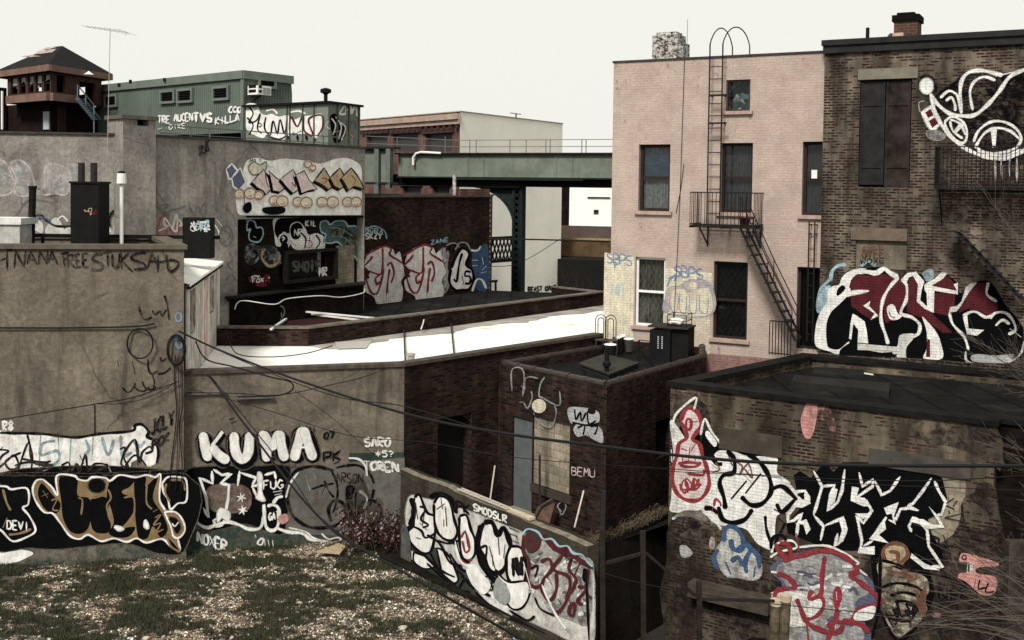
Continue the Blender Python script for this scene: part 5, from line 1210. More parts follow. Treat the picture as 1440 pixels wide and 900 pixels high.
# ================================================================== CABLES
def cable(pts, r, lab, name='overhead_cable', n=10, cat='cable', mat=None, Yd=None, grp=None):
    """pts: (u, v, Y) anchors; smooth sag through them"""
    P_ = [at(u, v, Y) for u, v, Y in pts]; out = []
    for i in range(len(P_) - 1):
        p0 = P_[max(0, i-1)]; p1 = P_[i]; p2 = P_[i+1]; p3 = P_[min(len(P_)-1, i+2)]
        for k in range(n):
            t = k/n; out.append(.5*((2*p1) + (p2-p0)*t + (2*p0-5*p1+4*p2-p3)*t*t + (3*p1-p0-3*p2+p3)*t*t*t))
    out.append(P_[-1]); m = MB(); m.tube(out, r, 7); return tag(link(name, m, mat or BLK, loc=P_[0]), lab, cat, grp)
CBM = simple('cable_black', (.008, .008, .008), .7, 0, .2, 4, .15)
cable([(252, 466, 23.1), (310, 493, 21.8), (420, 535, 19.6), (571, 582, 17), (700, 608, 15.4), (850, 628, 14), (1000, 645, 13), (1140, 653, 12.2), (1300, 655, 11.6), (1460, 655, 11)], .021, 'thick black overhead cable sagging across the whole view from the left wall', mat=CBM)
cable([(292, 528, 23.2), (303, 540, 22.9), (352, 607, 21.5), (452, 730, 18.8), (570, 806, 17.1), (700, 880, 15.6), (760, 912, 15)], .021, 'thick cable slanting down across the white KUMA lettering to the lot', mat=CBM)
cable([(292, 526, 23.25), (310, 545, 22.7), (402, 660, 20.3), (462, 742, 18.5), (560, 800, 17.3), (640, 845, 16.2), (745, 905, 15.1)], .010, 'thin cable twisted beside the slanting thick cable', mat=CBM)
cable([(258, 470, 23.1), (370, 520, 21), (475, 558, 19), (571, 572, 17.5), (700, 612, 16)], .009, 'thin wire just above the thick overhead cable', mat=CBM)
cable([(262, 545, 23.2), (380, 578, 22.5), (490, 612, 22), (600, 622, 22), (700, 640, 21.5), (798, 650, 21), (950, 660, 19), (1140, 672, 17), (1300, 676, 16), (1450, 668, 15)], .008, 'thin upper wire strung across the middle of the view', mat=CBM)
cable([(940, 663, 20), (1050, 668, 19), (1200, 680, 18), (1450, 690, 17)], .007, 'thin lower wire in front of the right hand graffiti', mat=CBM)
cable([(415, 550, 23.4), (470, 590, 23), (560, 665, 22.4), (700, 730, 21), (833, 800, 18.2), (1000, 838, 17.2), (1200, 860, 16.6), (1450, 880, 16)], .007, 'thin wire drooping low across the graffiti fence wall', mat=CBM)
cable([(-10, 592, 21.5), (135, 568, 22.4), (190, 558, 22.9), (252, 536, 23.15)], .011, 'thin wire rising along the left concrete wall', mat=CBM)
cable([(135, 568, 22.6), (175, 567, 22.9), (215, 556, 23.0), (250, 536, 23.15)], .008, 'slack wire hanging under the rising wire on the left wall', mat=CBM)
cable([(133, 569, 22.95), (133, 612, 22.95)], .010, 'short vertical wire dropping from the left wall wire', mat=CBM)
cable([(-10, 461, 22.61), (100, 461, 22.85), (190, 459, 23.03), (217, 455, 23.09)], .018, 'thick black cable clipped level across the left concrete wall', mat=CBM)
cable([(275, 480, 24), (290, 505, 23.6), (330, 516, 23.4), (380, 530, 23.3), (408, 537, 23.3), (411, 548, 23.3), (390, 556, 23.3), (334, 558, 23.4)], .017, 'black cable looped along the top of the KUMA wall', mat=CBM)
cable([(262, 552, 23.4), (330, 553, 23.45), (370, 556, 23.6), (410, 553, 23.7), (470, 540, 24), (505, 532, 24.2), (540, 520, 24.5)], .010, 'thin cable strung under the coping of the KUMA wall', mat=CBM)
cable([(317, 460, 29), (322, 478, 28.5), (335, 498, 27.5), (380, 502, 27), (430, 497, 27), (468, 486, 27.5)], .014, 'dark cable lying loose over the white roof', mat=CBM)
cable([(330, 435, 30.6), (340, 423, 30.7), (385, 428, 31), (405, 420, 32), (450, 416, 33), (480, 418, 34), (510, 412, 35), (512, 405, 35.2)], .016, 'pale hose draped along the low brick shed', mat=WR, name='pale_hose')
cable([(687, 336, 41), (760, 337, 41), (857, 340, 41)], .03, 'level cable running from the lattice girder to the pink building', mat=CBM)
cable([(687, 375, 43), (730, 370, 43), (788, 336, 42)], .013, 'faint wire rising across the cream wall', mat=CBM)
cable([(594, 442, 33.6), (596, 450, 33.3), (592, 463, 32.6)], .02, 'short pale cord hanging over the parapet of the tar roof', mat=WR, name='short_cord')  # a pale cord, built like the other cables
def ring(cu, cv, ru, rv, Y, r, lab, n=30):
    P_ = [at(cu + ru*math.cos(a*2*math.pi/n), cv + rv*math.sin(a*2*math.pi/n), Y + .03*math.sin(a*.7)) for a in range(n+1)]; m = MB(); m.tube(P_, r, 7, cap=False); return m
m = ring(197, 483, 18, 21, 23.02, .018, ''); tag(link('cable_coil', m, CBM, loc=at(197, 483, 22.9)), 'round coil of black cable hanging on the left concrete wall', 'cable coil')
m = ring(248, 492, 12.5, 21, 23.1, .024, ''); mm_ = ring(248, 493, 11, 19, 22.95, .02, '')
b_ = len(m.v); m.v += mm_.v; m.f += [tuple(i + b_ for i in f) for f in mm_.f]; m.m += mm_.m; m.uv += mm_.uv
tag(link('cable_coil', m, CBM, loc=at(248, 492, 23)), 'narrow double coil of black cable at the corner of the concrete wall', 'cable coil')
# corner conduits
for i, (uu, r_) in enumerate(((247, .012), (252, .009), (256, .013))):
    cable([(uu, 500, 23.18), (uu - 2 + i, 530, 23.18), (uu + 1, 570, 23.18), (uu - i*2, 600, 23.18), (uu - 6 + i*3, 650, 23.18), (uu - 9 + i*4, 690, 23.18)], r_, ('leftmost', 'middle', 'rightmost')[i] + ' of the three black conduits down the corner of the concrete wall', name='conduit', cat='conduit', mat=CBM)
m = MB(); WK.wbox(m, WK.sz(263, 552)[0], WK.sz(318, 552)[0], .02, .07, WK.sz(290, 553)[1]-.02, WK.sz(290, 553)[1]+.02); WK.wbox(m, WK.sz(332, 557)[0], WK.sz(384, 557)[0], .02, .12, WK.sz(350, 558)[1]-.03, WK.sz(350, 558)[1]+.03)
tag(link('light_bracket', m, simple('bracket_grey', (.12, .11, .10), .6), loc=WK.P(1, 0, 3)), 'grey metal bar fixed under the coping of the KUMA wall', 'bracket')
m = MB(); 
for k in range(4): q = WK.sz(252, 633 + k*4); WK.wbox(m, WK.sz(248,635)[0], WK.sz(257,635)[0], .01, .03, q[1]-.02, q[1]+.01)
# ================================================================== TREE AND BRUSH
def leafless(name, lab, cat, base, dirs, seed, depth, len0, r0, mat, grav=.0, parts=('trunk', 'branches'), tgt=None, grp=None):
    rr = random.Random(seed); t = thing(name, lab, cat, base, grp); TR_ = MB(); BR = MB(); cnt = [0]
    def grow(p, d, l, r, lev):
        n = 5; pts = [p]; q = p.copy(); dd = d.copy()
        for i in range(n):
            dd = (dd + Vector((rr.uniform(-1, 1), rr.uniform(-1, 1), rr.uniform(-1, 1))) * .16 + Vector((0, 0, -grav))).normalized(); q = q + dd * l / n; pts.append(q.copy())
        (TR_ if lev == 0 else BR).tube(pts, [r * (1 - .5 * i / n) for i in range(n + 1)], 7 if lev < 2 else 4, cap=False)
        if lev >= depth: return
        for k in range(rr.choice((2, 3, 3)) + (1 if lev == 0 else 0)):
            i = rr.randint(2, n); a = (dd + Vector((rr.uniform(-1, 1), rr.uniform(-1, 1), rr.uniform(-.6, .9))) * .75).normalized()
            grow(pts[i], a, l * rr.uniform(.55, .85), r * .5 * rr.uniform(.8, 1.1), lev + 1)
    for d in dirs: grow(Vector(base), Vector(d).normalized(), len0, r0, 0)
    link(parts[0], TR_, mat, t, smooth=True); link(parts[1], BR, mat, t, smooth=True); return t
BARK = simple('bark', (.09, .075, .06), .9, 0, .5, 5); TWIG = simple('twig', (.085, .072, .06), .8, 0, .4, 5)
b = Vector((10.6, 18.6, -2.6))
tt = thing('bare_tree', 'leafless tree reaching in from the right edge in front of the dark building', 'tree', b)
rr = random.Random(21)
def tree_tubes():
    T, Bm = MB(), MB()
    trunk = [b, b + Vector((.1, 0, 3)), b + Vector((.0, .1, 5.2)), b + Vector((.15, 0, 7.6)), b + Vector((.1, 0, 10))]
    T.tube(trunk, [.16, .13, .11, .08, .05], 9)
    def grow(p, d, l, r, lev):
        n = 6; pts = [p]; q = p.copy(); dd = d.copy()
        for i in range(n):
            dd = (dd + Vector((rr.uniform(-1, 1), rr.uniform(-1, 1), rr.uniform(-1, 1))) * .13 + Vector((0, 0, .03 if lev > 0 else 0))).normalized(); q = q + dd*l/n; pts.append(q.copy())
        Bm.tube(pts, [max(.0035, r*(1-.65*i/n)) for i in range(n+1)], 5 if lev < 2 else 3, cap=False)
        if lev >= 4: return
        for k in range(rr.choice((2, 3)) if lev else 4):
            i = rr.randint(1, n); a = (dd + Vector((rr.uniform(-.8, .6), rr.uniform(-.9, .9), rr.uniform(-.6, .7)))*.7).normalized(); grow(pts[i], a, l*rr.uniform(.5, .8), r*.5, lev+1)
    for h, tz in ((3.6, -.1), (4.6, .15), (5.3, .3), (5.9, -.05), (6.6, .45), (7.4, .2), (8.2, .5), (9.2, .8), (2.6, .1), (4.1, -.25)):
        grow(b + Vector((.1, 0, h)), Vector((-1, rr.uniform(-.5, .5), tz)).normalized(), rr.uniform(1.0, 1.5), .020, 0)
    return T, Bm
T, Bm = tree_tubes(); link('trunk', T, BARK, tt, smooth=True); link('branches', Bm, TWIG, tt, smooth=True)
for i, (u, Y, h, lab) in enumerate(((1452, 17.0, 1.7, 'tangle of pale bare canes at the lower right corner'), (1440, 19.0, 1.5, 'bare thorny brush beside the concrete slab'))):
    p = at(u, 900, Y); t = thing('bare_brush', lab, 'shrub', p); m = MB(); r2 = random.Random(40 + i)
    for k in range(20):
        d = Vector((-1, r2.uniform(-.4, .4), r2.uniform(-.1, 1.1))).normalized(); q = p + Vector((r2.uniform(-.1, .8), r2.uniform(-.4, .4), r2.uniform(-.3, .6))); pts = [q]
        for s_ in range(8): d = (d + Vector((r2.uniform(-.12, .12), r2.uniform(-.12, .12), r2.uniform(-.16, .06)))).normalized(); q = q + d * h / 5; pts.append(q)
        m.tube(pts, [.008*(1-.08*s_) for s_ in range(9)], 3, cap=False)
    link('canes', m, TWIG, t)
    for nm in ('stem',): mm_ = MB(); mm_.tube([p + Vector((.3, 0, -1)), p + Vector((.2, 0, .2))], .03, 6); link(nm, mm_, BARK, t)
# red-brown shrub in the corner
sp = gpt(530, 770, 0.02)
sh_ = thing('red_leaved_shrub', 'low shrub with dead dark red leaves in the corner by the fence wall', 'shrub', sp); m, l_ = MB(), MB(); r2 = random.Random(12)
for k in range(30):
    bx = sp + Vector((r2.uniform(-.75, .55), r2.uniform(-.3, .6), 0)); tip = bx + Vector((r2.uniform(-.35, .35), r2.uniform(-.3, .3), r2.uniform(.25, .8))); m.tube([bx, (bx+tip)/2 + Vector((r2.uniform(-.08,.08), 0, 0)), tip], .007, 4, cap=False)
    for j in range(60):
        t = r2.uniform(.2, 1.05); c = bx + (tip-bx)*t + Vector((r2.gauss(0, .09), r2.gauss(0, .09), r2.gauss(0, .07))); s_ = r2.uniform(.022, .05); a = Vector((r2.uniform(-1,1), r2.uniform(-1,1), r2.uniform(-1,1))).normalized(); e = a.orthogonal().normalized(); f_ = a.cross(e)
        l_.face([c + e*s_, c + f_*s_*.6, c - e*s_, c - f_*s_*.6], 0 if r2.random() < .8 else 1)
link('stems', m, BARK, sh_); link('leaves', l_, [simple('leaf_red', (.030, .013, .012), .7, 0, .6, 9), simple('leaf_pale', (.30, .22, .18), .7, 0, .5, 9)], sh_)
q = [gpt(*k, .06) for k in ((445, 775), (478, 778), (486, 768), (478, 763))]; m = MB(); m.face(q); m.face([x + Vector((0,0,-.03)) for x in q][::-1])
for i in range(4): m.face([q[i], q[(i+1)%4], q[(i+1)%4] - Vector((0,0,.03)), q[i] - Vector((0,0,.03))])
tag(link('cardboard_sheet', m, simple('cardboard', (.36, .28, .18), .9), loc=q[0]), 'flat tan cardboard sheet on the ground by the red shrub', 'cardboard')
# weeds along the retaining wall and bare saplings behind the far tar roof
wd = thing('dry_weeds', 'dry weeds along the top of the dark retaining wall', 'weeds', RW.P(0, -.1, .12)); m = MB(); r2 = random.Random(77)
for k in range(420):
    p = RW.P(r2.uniform(0, RW.len), r2.uniform(-.4, .05), .1); m.tube([p, p + Vector((r2.uniform(-.08,.08), 0, r2.uniform(.05,.18))), p + Vector((r2.uniform(-.2,.2), r2.uniform(-.1,.1), r2.uniform(.05,.28)))], .005, 3, cap=False)
link('stalks', m, simple('dry_weed', (.11, .085, .055), .9, 0, .5), wd)
for i, (u, Y) in enumerate(((800, 52), (828, 50), (846, 51))):
    leafless('bare_sapling', ('leftmost', 'middle', 'rightmost')[i] + ' of three bare saplings in the gap left of the pink building', 'tree', gp(u, Y).to_3d() + Vector((0, 0, -2.6)), [(0, 0, 1)], 60+i, 4, 3.4, .05, simple('twig_dark', (.06, .05, .045), .9), grp='bare saplings in the gap')
# ================================================================== GRAFFITI
def pts_(s): return [tuple(float(c) for c in q.split(',')) for q in s.split()]
def crom(P, n=6, closed=False):
    if len(P) < 3: 
        return P
    out = []; m = len(P); rng = range(m) if closed else range(m - 1)
    for i in rng:
        if closed: a, b, c, d = P[(i-1) % m], P[i], P[(i+1) % m], P[(i+2) % m]
        else: a, b, c, d = P[max(0, i-1)], P[i], P[i+1], P[min(m-1, i+2)]
        for k in range(n):
            t = k / n
            out.append(tuple(.5*((2*b[j]) + (c[j]-a[j])*t + (2*a[j]-5*b[j]+4*c[j]-d[j])*t*t + (3*b[j]-a[j]-3*c[j]+d[j])*t*t*t) for j in (0, 1)))
    if not closed: out.append(P[-1])
    return out
FONT = {'A': '0,0 .5,1 1,0|.2,.4 .8,.4', 'B': '0,0 0,1 .8,.9 .8,.6 0,.5|.0,.5 1,.4 .9,.05 0,0', 'C': '1,.85 .5,1 0,.6 0,.3 .5,0 1,.15', 'D': '0,0 0,1 .7,.9 1,.5 .7,.1 0,0',
 'E': '1,1 0,1 0,0 1,0|0,.5 .8,.5', 'F': '1,1 0,1 0,0|0,.5 .7,.5', 'G': '1,.85 .5,1 0,.6 0,.3 .5,0 1,.2 1,.5 .5,.45', 'H': '0,0 0,1|1,0 1,1|0,.5 1,.5', 'I': '.5,0 .5,1', 'J': '.3,1 1,1|.8,1 .8,.3 .4,0 0,.3',
 'K': '0,0 0,1|1,1 0,.45 1,0', 'L': '0,1 0,0 .9,.05', 'M': '0,0 .1,1 .5,.4 .9,1 1,0', 'N': '0,0 0,1 1,0 1,1', 'O': '.5,1 0,.6 .1,.1 .6,0 1,.4 .9,.85 .5,1', 'P': '0,0 0,1 .9,.95 .9,.55 0,.45', 'Q': '.5,1 0,.6 .1,.1 .6,0 1,.4 .9,.85 .5,1|.6,.3 1,-.1',
 'R': '0,0 0,1 .9,.95 .9,.6 0,.5 1,0', 'S': '1,.9 .5,1 0,.8 .2,.55 .9,.4 .9,.1 .4,0 0,.15', 'T': '0,1 1,1|.5,1 .5,0', 'U': '0,1 0,.2 .5,0 1,.2 1,1', 'V': '0,1 .5,0 1,1', 'W': '0,1 .2,0 .5,.6 .8,0 1,1', 'X': '0,1 1,0|1,1 0,0', 'Y': '0,1 .5,.5 .5,0|1,1 .5,.5', 'Z': '0,1 1,1 0,0 1,0',
 '0': '.5,1 0,.6 .1,.1 .6,0 1,.4 .9,.85 .5,1', '7': '0,1 1,1 .4,0', '5': '1,1 .1,1 0,.6 .7,.6 1,.3 .7,0 0,.05', '8': '.5,.5 .1,.75 .5,1 .9,.75 .5,.5 0,.25 .5,0 1,.25 .5,.5', '1': '.3,.8 .5,1 .5,0', '*': '0,.7 1,.3|0,.3 1,.7|.5,1 .5,0', '?': '0,.8 .5,1 .9,.7 .4,.4 .4,.25|.4,.08 .42,0', '"': '.3,1 .3,.7|.7,1 .7,.7', ' ': ''}
class Graf:
    def __init__(s, root, wall, kind='concrete', label=None, off=.004, wear=.25, name='graffiti', lo=0):
        s.r, s.w, s.k, s.l, s.o, s.wear, s.n = root, wall, kind, label, off, wear, name
        s.mb = MB(); s.mats = []; s.step = 0; s.rd = random.Random(sum(map(ord, kind)) % 97 + len(GR)); s.base = lo; GR.append(s)
    def mi(s, c, wear=None):
        m = paint(c, s.k, s.wear if wear is None else wear)
        if m not in s.mats: s.mats.append(m)
        return s.mats.index(m)
    def off(s): s.step += 1; return s.base + s.o + s.step * .0004
    def pt(s, u, v, o): return s.w.hit(u, v, o)
    def f(s, c, p, smooth=True, wear=None):
        P = pts_(p) if isinstance(p, str) else p
        if smooth: P = crom(P, 5, True)
        if c == 'brick_shade': P = [(x + s.rd.uniform(-4, 4), y + s.rd.uniform(-3, 3)) for x, y in P]
        if c != 'brick_shade' and (wear is None or .3 < wear < .6) and len(P) > 4: s.s(c, 3, P + [P[0]], False, 9, fz=False)
        o = s.off(); s.mb.face([s.pt(u, v, o) for u, v in P], s.mi(c, wear), s.w.t); return s
    def s(s_, c, w, p, smooth=True, wear=None, closed=False, vary=.18, fz=True):
        for q in (p.split('|') if isinstance(p, str) else [p]):
            P = pts_(q) if isinstance(q, str) else q
            if closed: P = P + [P[0]]
            if len(P) < 2: continue
            if smooth: P = crom(P, 6)
            else:
                out = []
                for a, b in zip(P, P[1:]):
                    for k in range(3): out.append((a[0]+(b[0]-a[0])*k/3, a[1]+(b[1]-a[1])*k/3))
                P = out + [P[-1]]
            o = s_.off(); m = s_.mi(c, wear); n = len(P); L_, R_ = [], []; ph = s_.rd.uniform(0, 9)
            tot = [0]
            for a, b in zip(P, P[1:]): tot.append(tot[-1] + math.hypot(b[0]-a[0], b[1]-a[1]))
            for i in range(n):
                a = P[max(0, i-1)]; b = P[min(n-1, i+1)]; dx, dy = b[0]-a[0], b[1]-a[1]; l = math.hypot(dx, dy) or 1; dx /= l; dy /= l
                e = min(tot[i], tot[-1]-tot[i]); h = w/2*(1 + vary*math.sin(ph + tot[i]*.21) )
                if not closed and e < h: h *= math.sqrt(max(.12, 1 - (1 - e/max(h, .01))**2))
                oo = o + .0003*i/n
                L_.append(s_.pt(P[i][0]-dy*h, P[i][1]+dx*h, oo)); R_.append(s_.pt(P[i][0]+dy*h, P[i][1]-dx*h, oo))
            for i in range(n-1): s_.mb.face([L_[i], L_[i+1], R_[i+1], R_[i]], m, s_.w.t)
            if fz and w >= 1.4 and c not in ('grey',):
                mf = s_.mi(c, 9); e = .17 if w < 6 else .08
                for A_, B_ in ((L_, R_), (R_, L_)):
                    O_ = [a + (a - b) * e for a, b in zip(A_, B_)]
                    for i in range(n-1): s_.mb.face([A_[i], A_[i+1], O_[i+1], O_[i]], mf, s_.w.t)
        return s_
    def both(s, cf, co, w, p, smooth=True, wear=None):
        s.f(cf, p, smooth, wear); P = pts_(p) if isinstance(p, str) else p
        return s.s(co, w, P + [P[0]] if not smooth else P + [P[0]], smooth)
    def t(s, c, w, txt, u0, v0, u1, v1, h, jit=.055, wf=.78, slant=0, smooth=False):
        n = len(txt); dx, dy = (u1-u0)/n, (v1-v0)/n; L2 = math.hypot(dx, dy) or 1; px, py = -dy/L2, dx/L2
        for i, ch in enumerate(txt):
            for q in FONT.get(ch, '').split('|'):
                if not q: continue
                P = []
                for x, y in pts_(q):
                    x += s.rd.uniform(-jit, jit); y += s.rd.uniform(-jit, jit)
                    P.append((u0 + dx*(i + x*wf) + slant*y*h, v0 + dy*(i + x*wf) - y*h))
                s.s(c, w, P, smooth)
        return s
    def ell(s, c, cu, cv, ru, rv, w=None, n=18, wear=None):
        P = [(cu + ru*math.cos(2*math.pi*k/n), cv + rv*math.sin(2*math.pi*k/n)) for k in range(n)]
        if w is None: return s.f(c, P, False, wear)
        return s.s(c, w, P + [P[0], P[1]], True, wear)
    def scr(s, c, w, u0, v0, u1, v1, n, seed):
        r = random.Random(seed); P = [(r.uniform(u0, u1), r.uniform(v0, v1)) for _ in range(n)]; P.sort(key=lambda q: q[0] + r.uniform(-1, 1)*(u1-u0)*.25); return s.s(c, w, P)
    def done(s):
        o = link(s.n, s.mb, s.mats, s.r)
        if s.l: o['label'] = s.l
        return o
GR = []
# ---------------- left wall
g = Graf(lroot, WL, 'concrete', 'black handwritten line of letters under the coping', wear=.35)
g.s('black', 2.6, '0,366 10,363|10,352 10,381|9,352 18,351|20,378 22,353 34,376 36,352|38,372 43,353 52,372|40,365 50,365|54,372 56,353 66,371 67,353|68,370 73,353 81,372|70,364 79,364|85,357 97,355|88,357 91,375|88,365 95,363|96,376 95,359 102,358 102,365 96,367 107,378', False)
g.s('black', 2.6, '112,357 106,358 108,376 114,375|107,367 112,366|123,356 116,357 117,376 124,375|117,366 122,365|144,356 158,354|151,355 152,375|170,353 171,378|181,355 171,366 187,383|207,378 214,355 222,376|208,368 221,367|222,358 222,383|222,369 240,366|234,357 236,380', False)
g.s('black', 2.8, '144,357 134,358 130,365 143,371 142,379 128,379|158,357 158,372 163,376 167,372 168,356|205,355 190,357 185,364 201,370 204,377 188,379|238,365 250,368 249,376 240,382 235,376')
g.done()
g = Graf(lroot, WL, 'concrete', 'faded black scrawl on the bare concrete', wear=.3)
g.s('black', 2.2, '165,507 167,516|172,545 180,552 188,545 190,538|188,542 193,548 202,550 210,544|200,536 204,545 212,548 218,545 219,539|208,505 209,520 214,526 222,521|214,526 217,537 216,546|186,508 190,526|195,430 200,446 206,449 214,446|214,436 218,442 225,438 228,444 234,435|231,415 235,428 238,450|222,526 232,524 240,517|225,502 228,508 234,503')
g.s('dgrey', 5, '168,531 170,540'); g.ell('fadeblue', 251, 446, 4, 6, 2); g.s('fadeblue', 3, '250,470 247,482 253,490 257,478 250,470')
g.f('offwhite', '218,540 230,533 244,534 246,540 238,546 222,545', wear=.8)
g.t('black', 3, 'JOLY', 213, 612, 246, 596, 20, smooth=True); g.t('black', 2.4, 'POK', 215, 632, 240, 618, 12, smooth=True)
g.done()
g = Graf(lroot, WL, 'concrete', 'white band with pale blue letters and black tags', wear=.3)
g.f('white', '-12,610 40,611 80,614 105,616 140,610 180,608 188,600 198,599 206,606 205,614 214,620 221,634 219,650 208,655 196,646 184,650 176,664 120,666 60,666 -12,666')
g.s('lblue', 3.2, '57,612 55,664|78,620 60,624 58,640 80,634 82,648 60,662|82,612 83,640|100,614 98,650|120,618 125,632 118,640|131,612 130,640|143,614 152,640 160,618|170,612 172,640 186,636|186,618 196,628 204,620|150,650 156,664', wear=.5)
g.s('black', 3.2, '-12,608 20,609 60,610 105,615 140,610 185,606 190,598 200,597 209,607 207,614 217,620 223,635 220,652')
g.s('black', 2.2, '-5,638 4,628|-4,632 12,634 2,642 -6,660 10,648 20,640 26,655 14,660 8,648 30,636|25,662 40,622 46,650 74,656 60,660 48,664|38,610 45,640 44,660|20,655 40,650 76,654|30,645 60,650 72,648')
g.s('black', 2.2, '86,655 96,650 98,660 88,664 84,656|100,664 108,652 112,662 120,640 124,662 134,652 152,655 130,664|112,640 118,652|104,655 150,655|168,632 176,630 170,652 180,656 174,640 190,618 196,650 200,636 210,628 214,634 204,638|176,655 190,640 206,655|190,620 194,655')
g.t('white', 2.6, 'LR8', -4, 607, 20, 605, 13)
g.s('black', 4, '-12,667 60,667 120,668 180,666 262,662'); g.done()
g = Graf(lroot, WL, 'concrete', 'black panel with gold edged block letters', wear=.06)
g.f('green', '-12,760 262,760 262,792 -12,800', False, .5); g.f('white', '-12,772 30,773 47,778 34,786 20,791 -12,795', wear=.2)
g.f('black', '-12,668 262,668 262,768 225,778 180,764 120,768 80,772 40,770 -12,768')
# U / DEVI
g.both('black', 'white', 2.2, '-12,684 8,684 16,688 38,687 40,708 32,714 40,724 48,738 49,748 36,756 18,761 4,748 -6,735'); g.s('gold', 2.6, '4,688 9,706 15,718|12,752 28,750 44,744|10,728 4,742')
g.t('white', 1.8, 'DEVI', 10, 744, 42, 746, 12)
P_ = '60,674 72,684 81,696 80,669 104,669 110,674 122,676 130,671 148,672 155,676 168,668 190,671 206,668 218,671 226,668 224,700 230,714 240,728 246,744 253,774 242,770 228,758 206,763 192,757 178,762 160,757 142,761 124,752 112,758 98,753 84,734 74,722 62,720 50,704 46,688 51,676'
g.f('gold', P_, wear=.1)
for q in ('58,680 66,686 76,698 85,708 82,720 72,722 60,712 53,694', '84,671 108,671 109,696 124,700 129,712 126,738 116,750 100,748 89,730 86,705', '128,702 148,699 153,708 151,724 156,738 152,749 136,749 128,738', '158,672 189,671 183,684 172,690 174,695 187,700 188,718 180,732 172,742 190,741 182,754 166,756 153,750 160,735 156,715 150,698',
          '190,671 205,671 205,684 222,670 215,700 228,722 236,744 226,756 215,740 207,757 195,756 191,735 189,700'): g.f('black', q, wear=.02)
g.ell('black', 136, 683, 12, 10); g.s('gold', 1.8, '110,700 116,704 114,724|152,688 156,700 150,712 156,730|174,700 188,700 188,728 182,738|207,676 206,706 214,716|120,690 128,700 140,698 150,692')
g.f('white', '161,740 170,741 174,744 167,746'); g.f('white', '204,731 208,737 208,743 203,740')
g.s('white', 2.2, P_ + ' 60,674'); g.s('gold', 1.4, '60,690 67,700|58,698 68,694|72,704 80,702 74,716 82,718|215,720 222,716|218,728 226,724 216,738 226,736 220,748 230,744')
g.both('black', 'white', 2, '228,680 236,671 252,671 262,676 262,704 250,708 240,716 236,702 230,692'); g.s('gold', 2.2, '234,680 232,692 239,706|240,675 256,676 260,690')
g.both('gold', 'white', 2, '231,720 246,720 256,730 260,745 252,756 244,754 240,740'); g.f('black', '238,728 248,730 254,742 248,750 243,738'); g.both('black', 'gold', 1.8, '234,752 246,764 253,775 240,768'); g.s('white', 1.6, '242,736 246,740 251,734')
g.done()
# ---------------- KUMA wall
g = Graf(kroot, WK, 'concrete', 'dark base coat with white outlined letters, stars and tags', wear=.12)
g.f('green', '261,745 480,735 569,715 569,770 261,795', False, .35); g.f('dgrey', '400,660 568,645 569,735 500,752 400,750', False, .45)
g.f('black', '261,665 300,656 360,656 400,655 408,670 400,745 380,748 345,736 318,742 290,746 274,735 261,720')
g.f('maroon', '292,686 330,680 352,690 350,716 322,722 296,716', wear=.6)
W_ = 3.2
g.s('white', W_, '300,660 312,668 325,666 310,680 322,682 321,700 318,716 310,718 308,728 320,724 312,738 304,740 300,732 308,728', False)
g.s('white', W_, '298,662 299,680 281,672 290,700 293,728 286,714|337,662 334,684|336,664 360,672 354,684 372,680|372,668 386,664 388,674|355,685 362,700 372,702', False)
g.f('white', '362,666 368,668 368,692 372,704 360,700 364,690'); g.f('white', '308,716 322,720 321,732 312,728 306,734')
g.s('white', 3.6, '266,690 276,688 270,712 275,732 290,742 304,738 320,734 336,738 350,744 366,742 372,722 371,710 374,740 384,746 391,738 392,716 384,710 376,712|384,708 390,700 398,698|388,742 405,748 425,750 436,758 450,760 470,764 480,760')
for cx, cy in ((339, 700), (341, 718)): g.s('white', 2, '%f,%f %f,%f|%f,%f %f,%f|%f,%f %f,%f' % (cx-6, cy-2, cx+7, cy+1, cx-1, cy-7, cx+2, cy+6, cx+5, cy-5, cx-5, cy+5), False)
g.t('white', 1.9, 'FUG', 371, 688, 400, 687, 12); g.s('white', 2, '384,692 397,690|386,696 396,694'); g.t('white', 1.7, 'GAT', 378, 732, 393, 730, 11)
g.t('white', 2.6, 'NOXER', 278, 762, 320, 776, 14, smooth=True); g.s('white', 2.2, '359,752 360,756|366,758 362,764 368,766 370,758 365,758|372,758 373,770|377,759 379,770|383,760 385,772'); g.done()
g = Graf(kroot, WK, 'concrete', 'large white KUMA letters with thick black outline', wear=.12)
KU = ('285,608 289,630 293,648', '313,607 298,627', '297,627 308,640 322,649', '329,608 331,634 340,646 349,636 351,608', '368,606 374,630 375,649', '369,607 382,628 393,606', '393,606 396,628 401,648', '426,601 418,628 413,648', '426,601 434,626 441,647', '417,629 437,629')
for q in KU: g.s('black', 24, q, vary=.03)
for q in KU: g.s('black', 23, ' '.join('%f,%f' % (a+2, b+3) for a, b in pts_(q)), vary=.03)
for q in KU: g.s('white', 12 if q != KU[-1] else 8, q, vary=.05, wear=.18)
g.s('black', 2.4, '322,590 330,587|324,595 332,592'); g.t('black', 2.2, '07', 456, 617, 471, 616, 9, smooth=True); g.t('black', 3, 'PK', 455, 650, 482, 646, 13); g.s('black', 3.2, '470,652 478,648|437,600 436,606|441,600 443,608'); g.done()
g = Graf(kroot, WK, 'concrete', 'faded grey bubble piece with dark outlines and small white tags', wear=.3)
g.f('green', '491,637 568,636 568,662 491,664', False, .2)
g.f('grey', '405,680 420,662 450,658 470,672 474,700 466,728 440,742 418,730 406,708', wear=.55); g.f('grey', '490,680 510,672 520,690 516,726 530,740 540,715 530,700 500,730', wear=.7)
g.f('teal', '428,690 446,688 448,712 434,714', wear=.6)
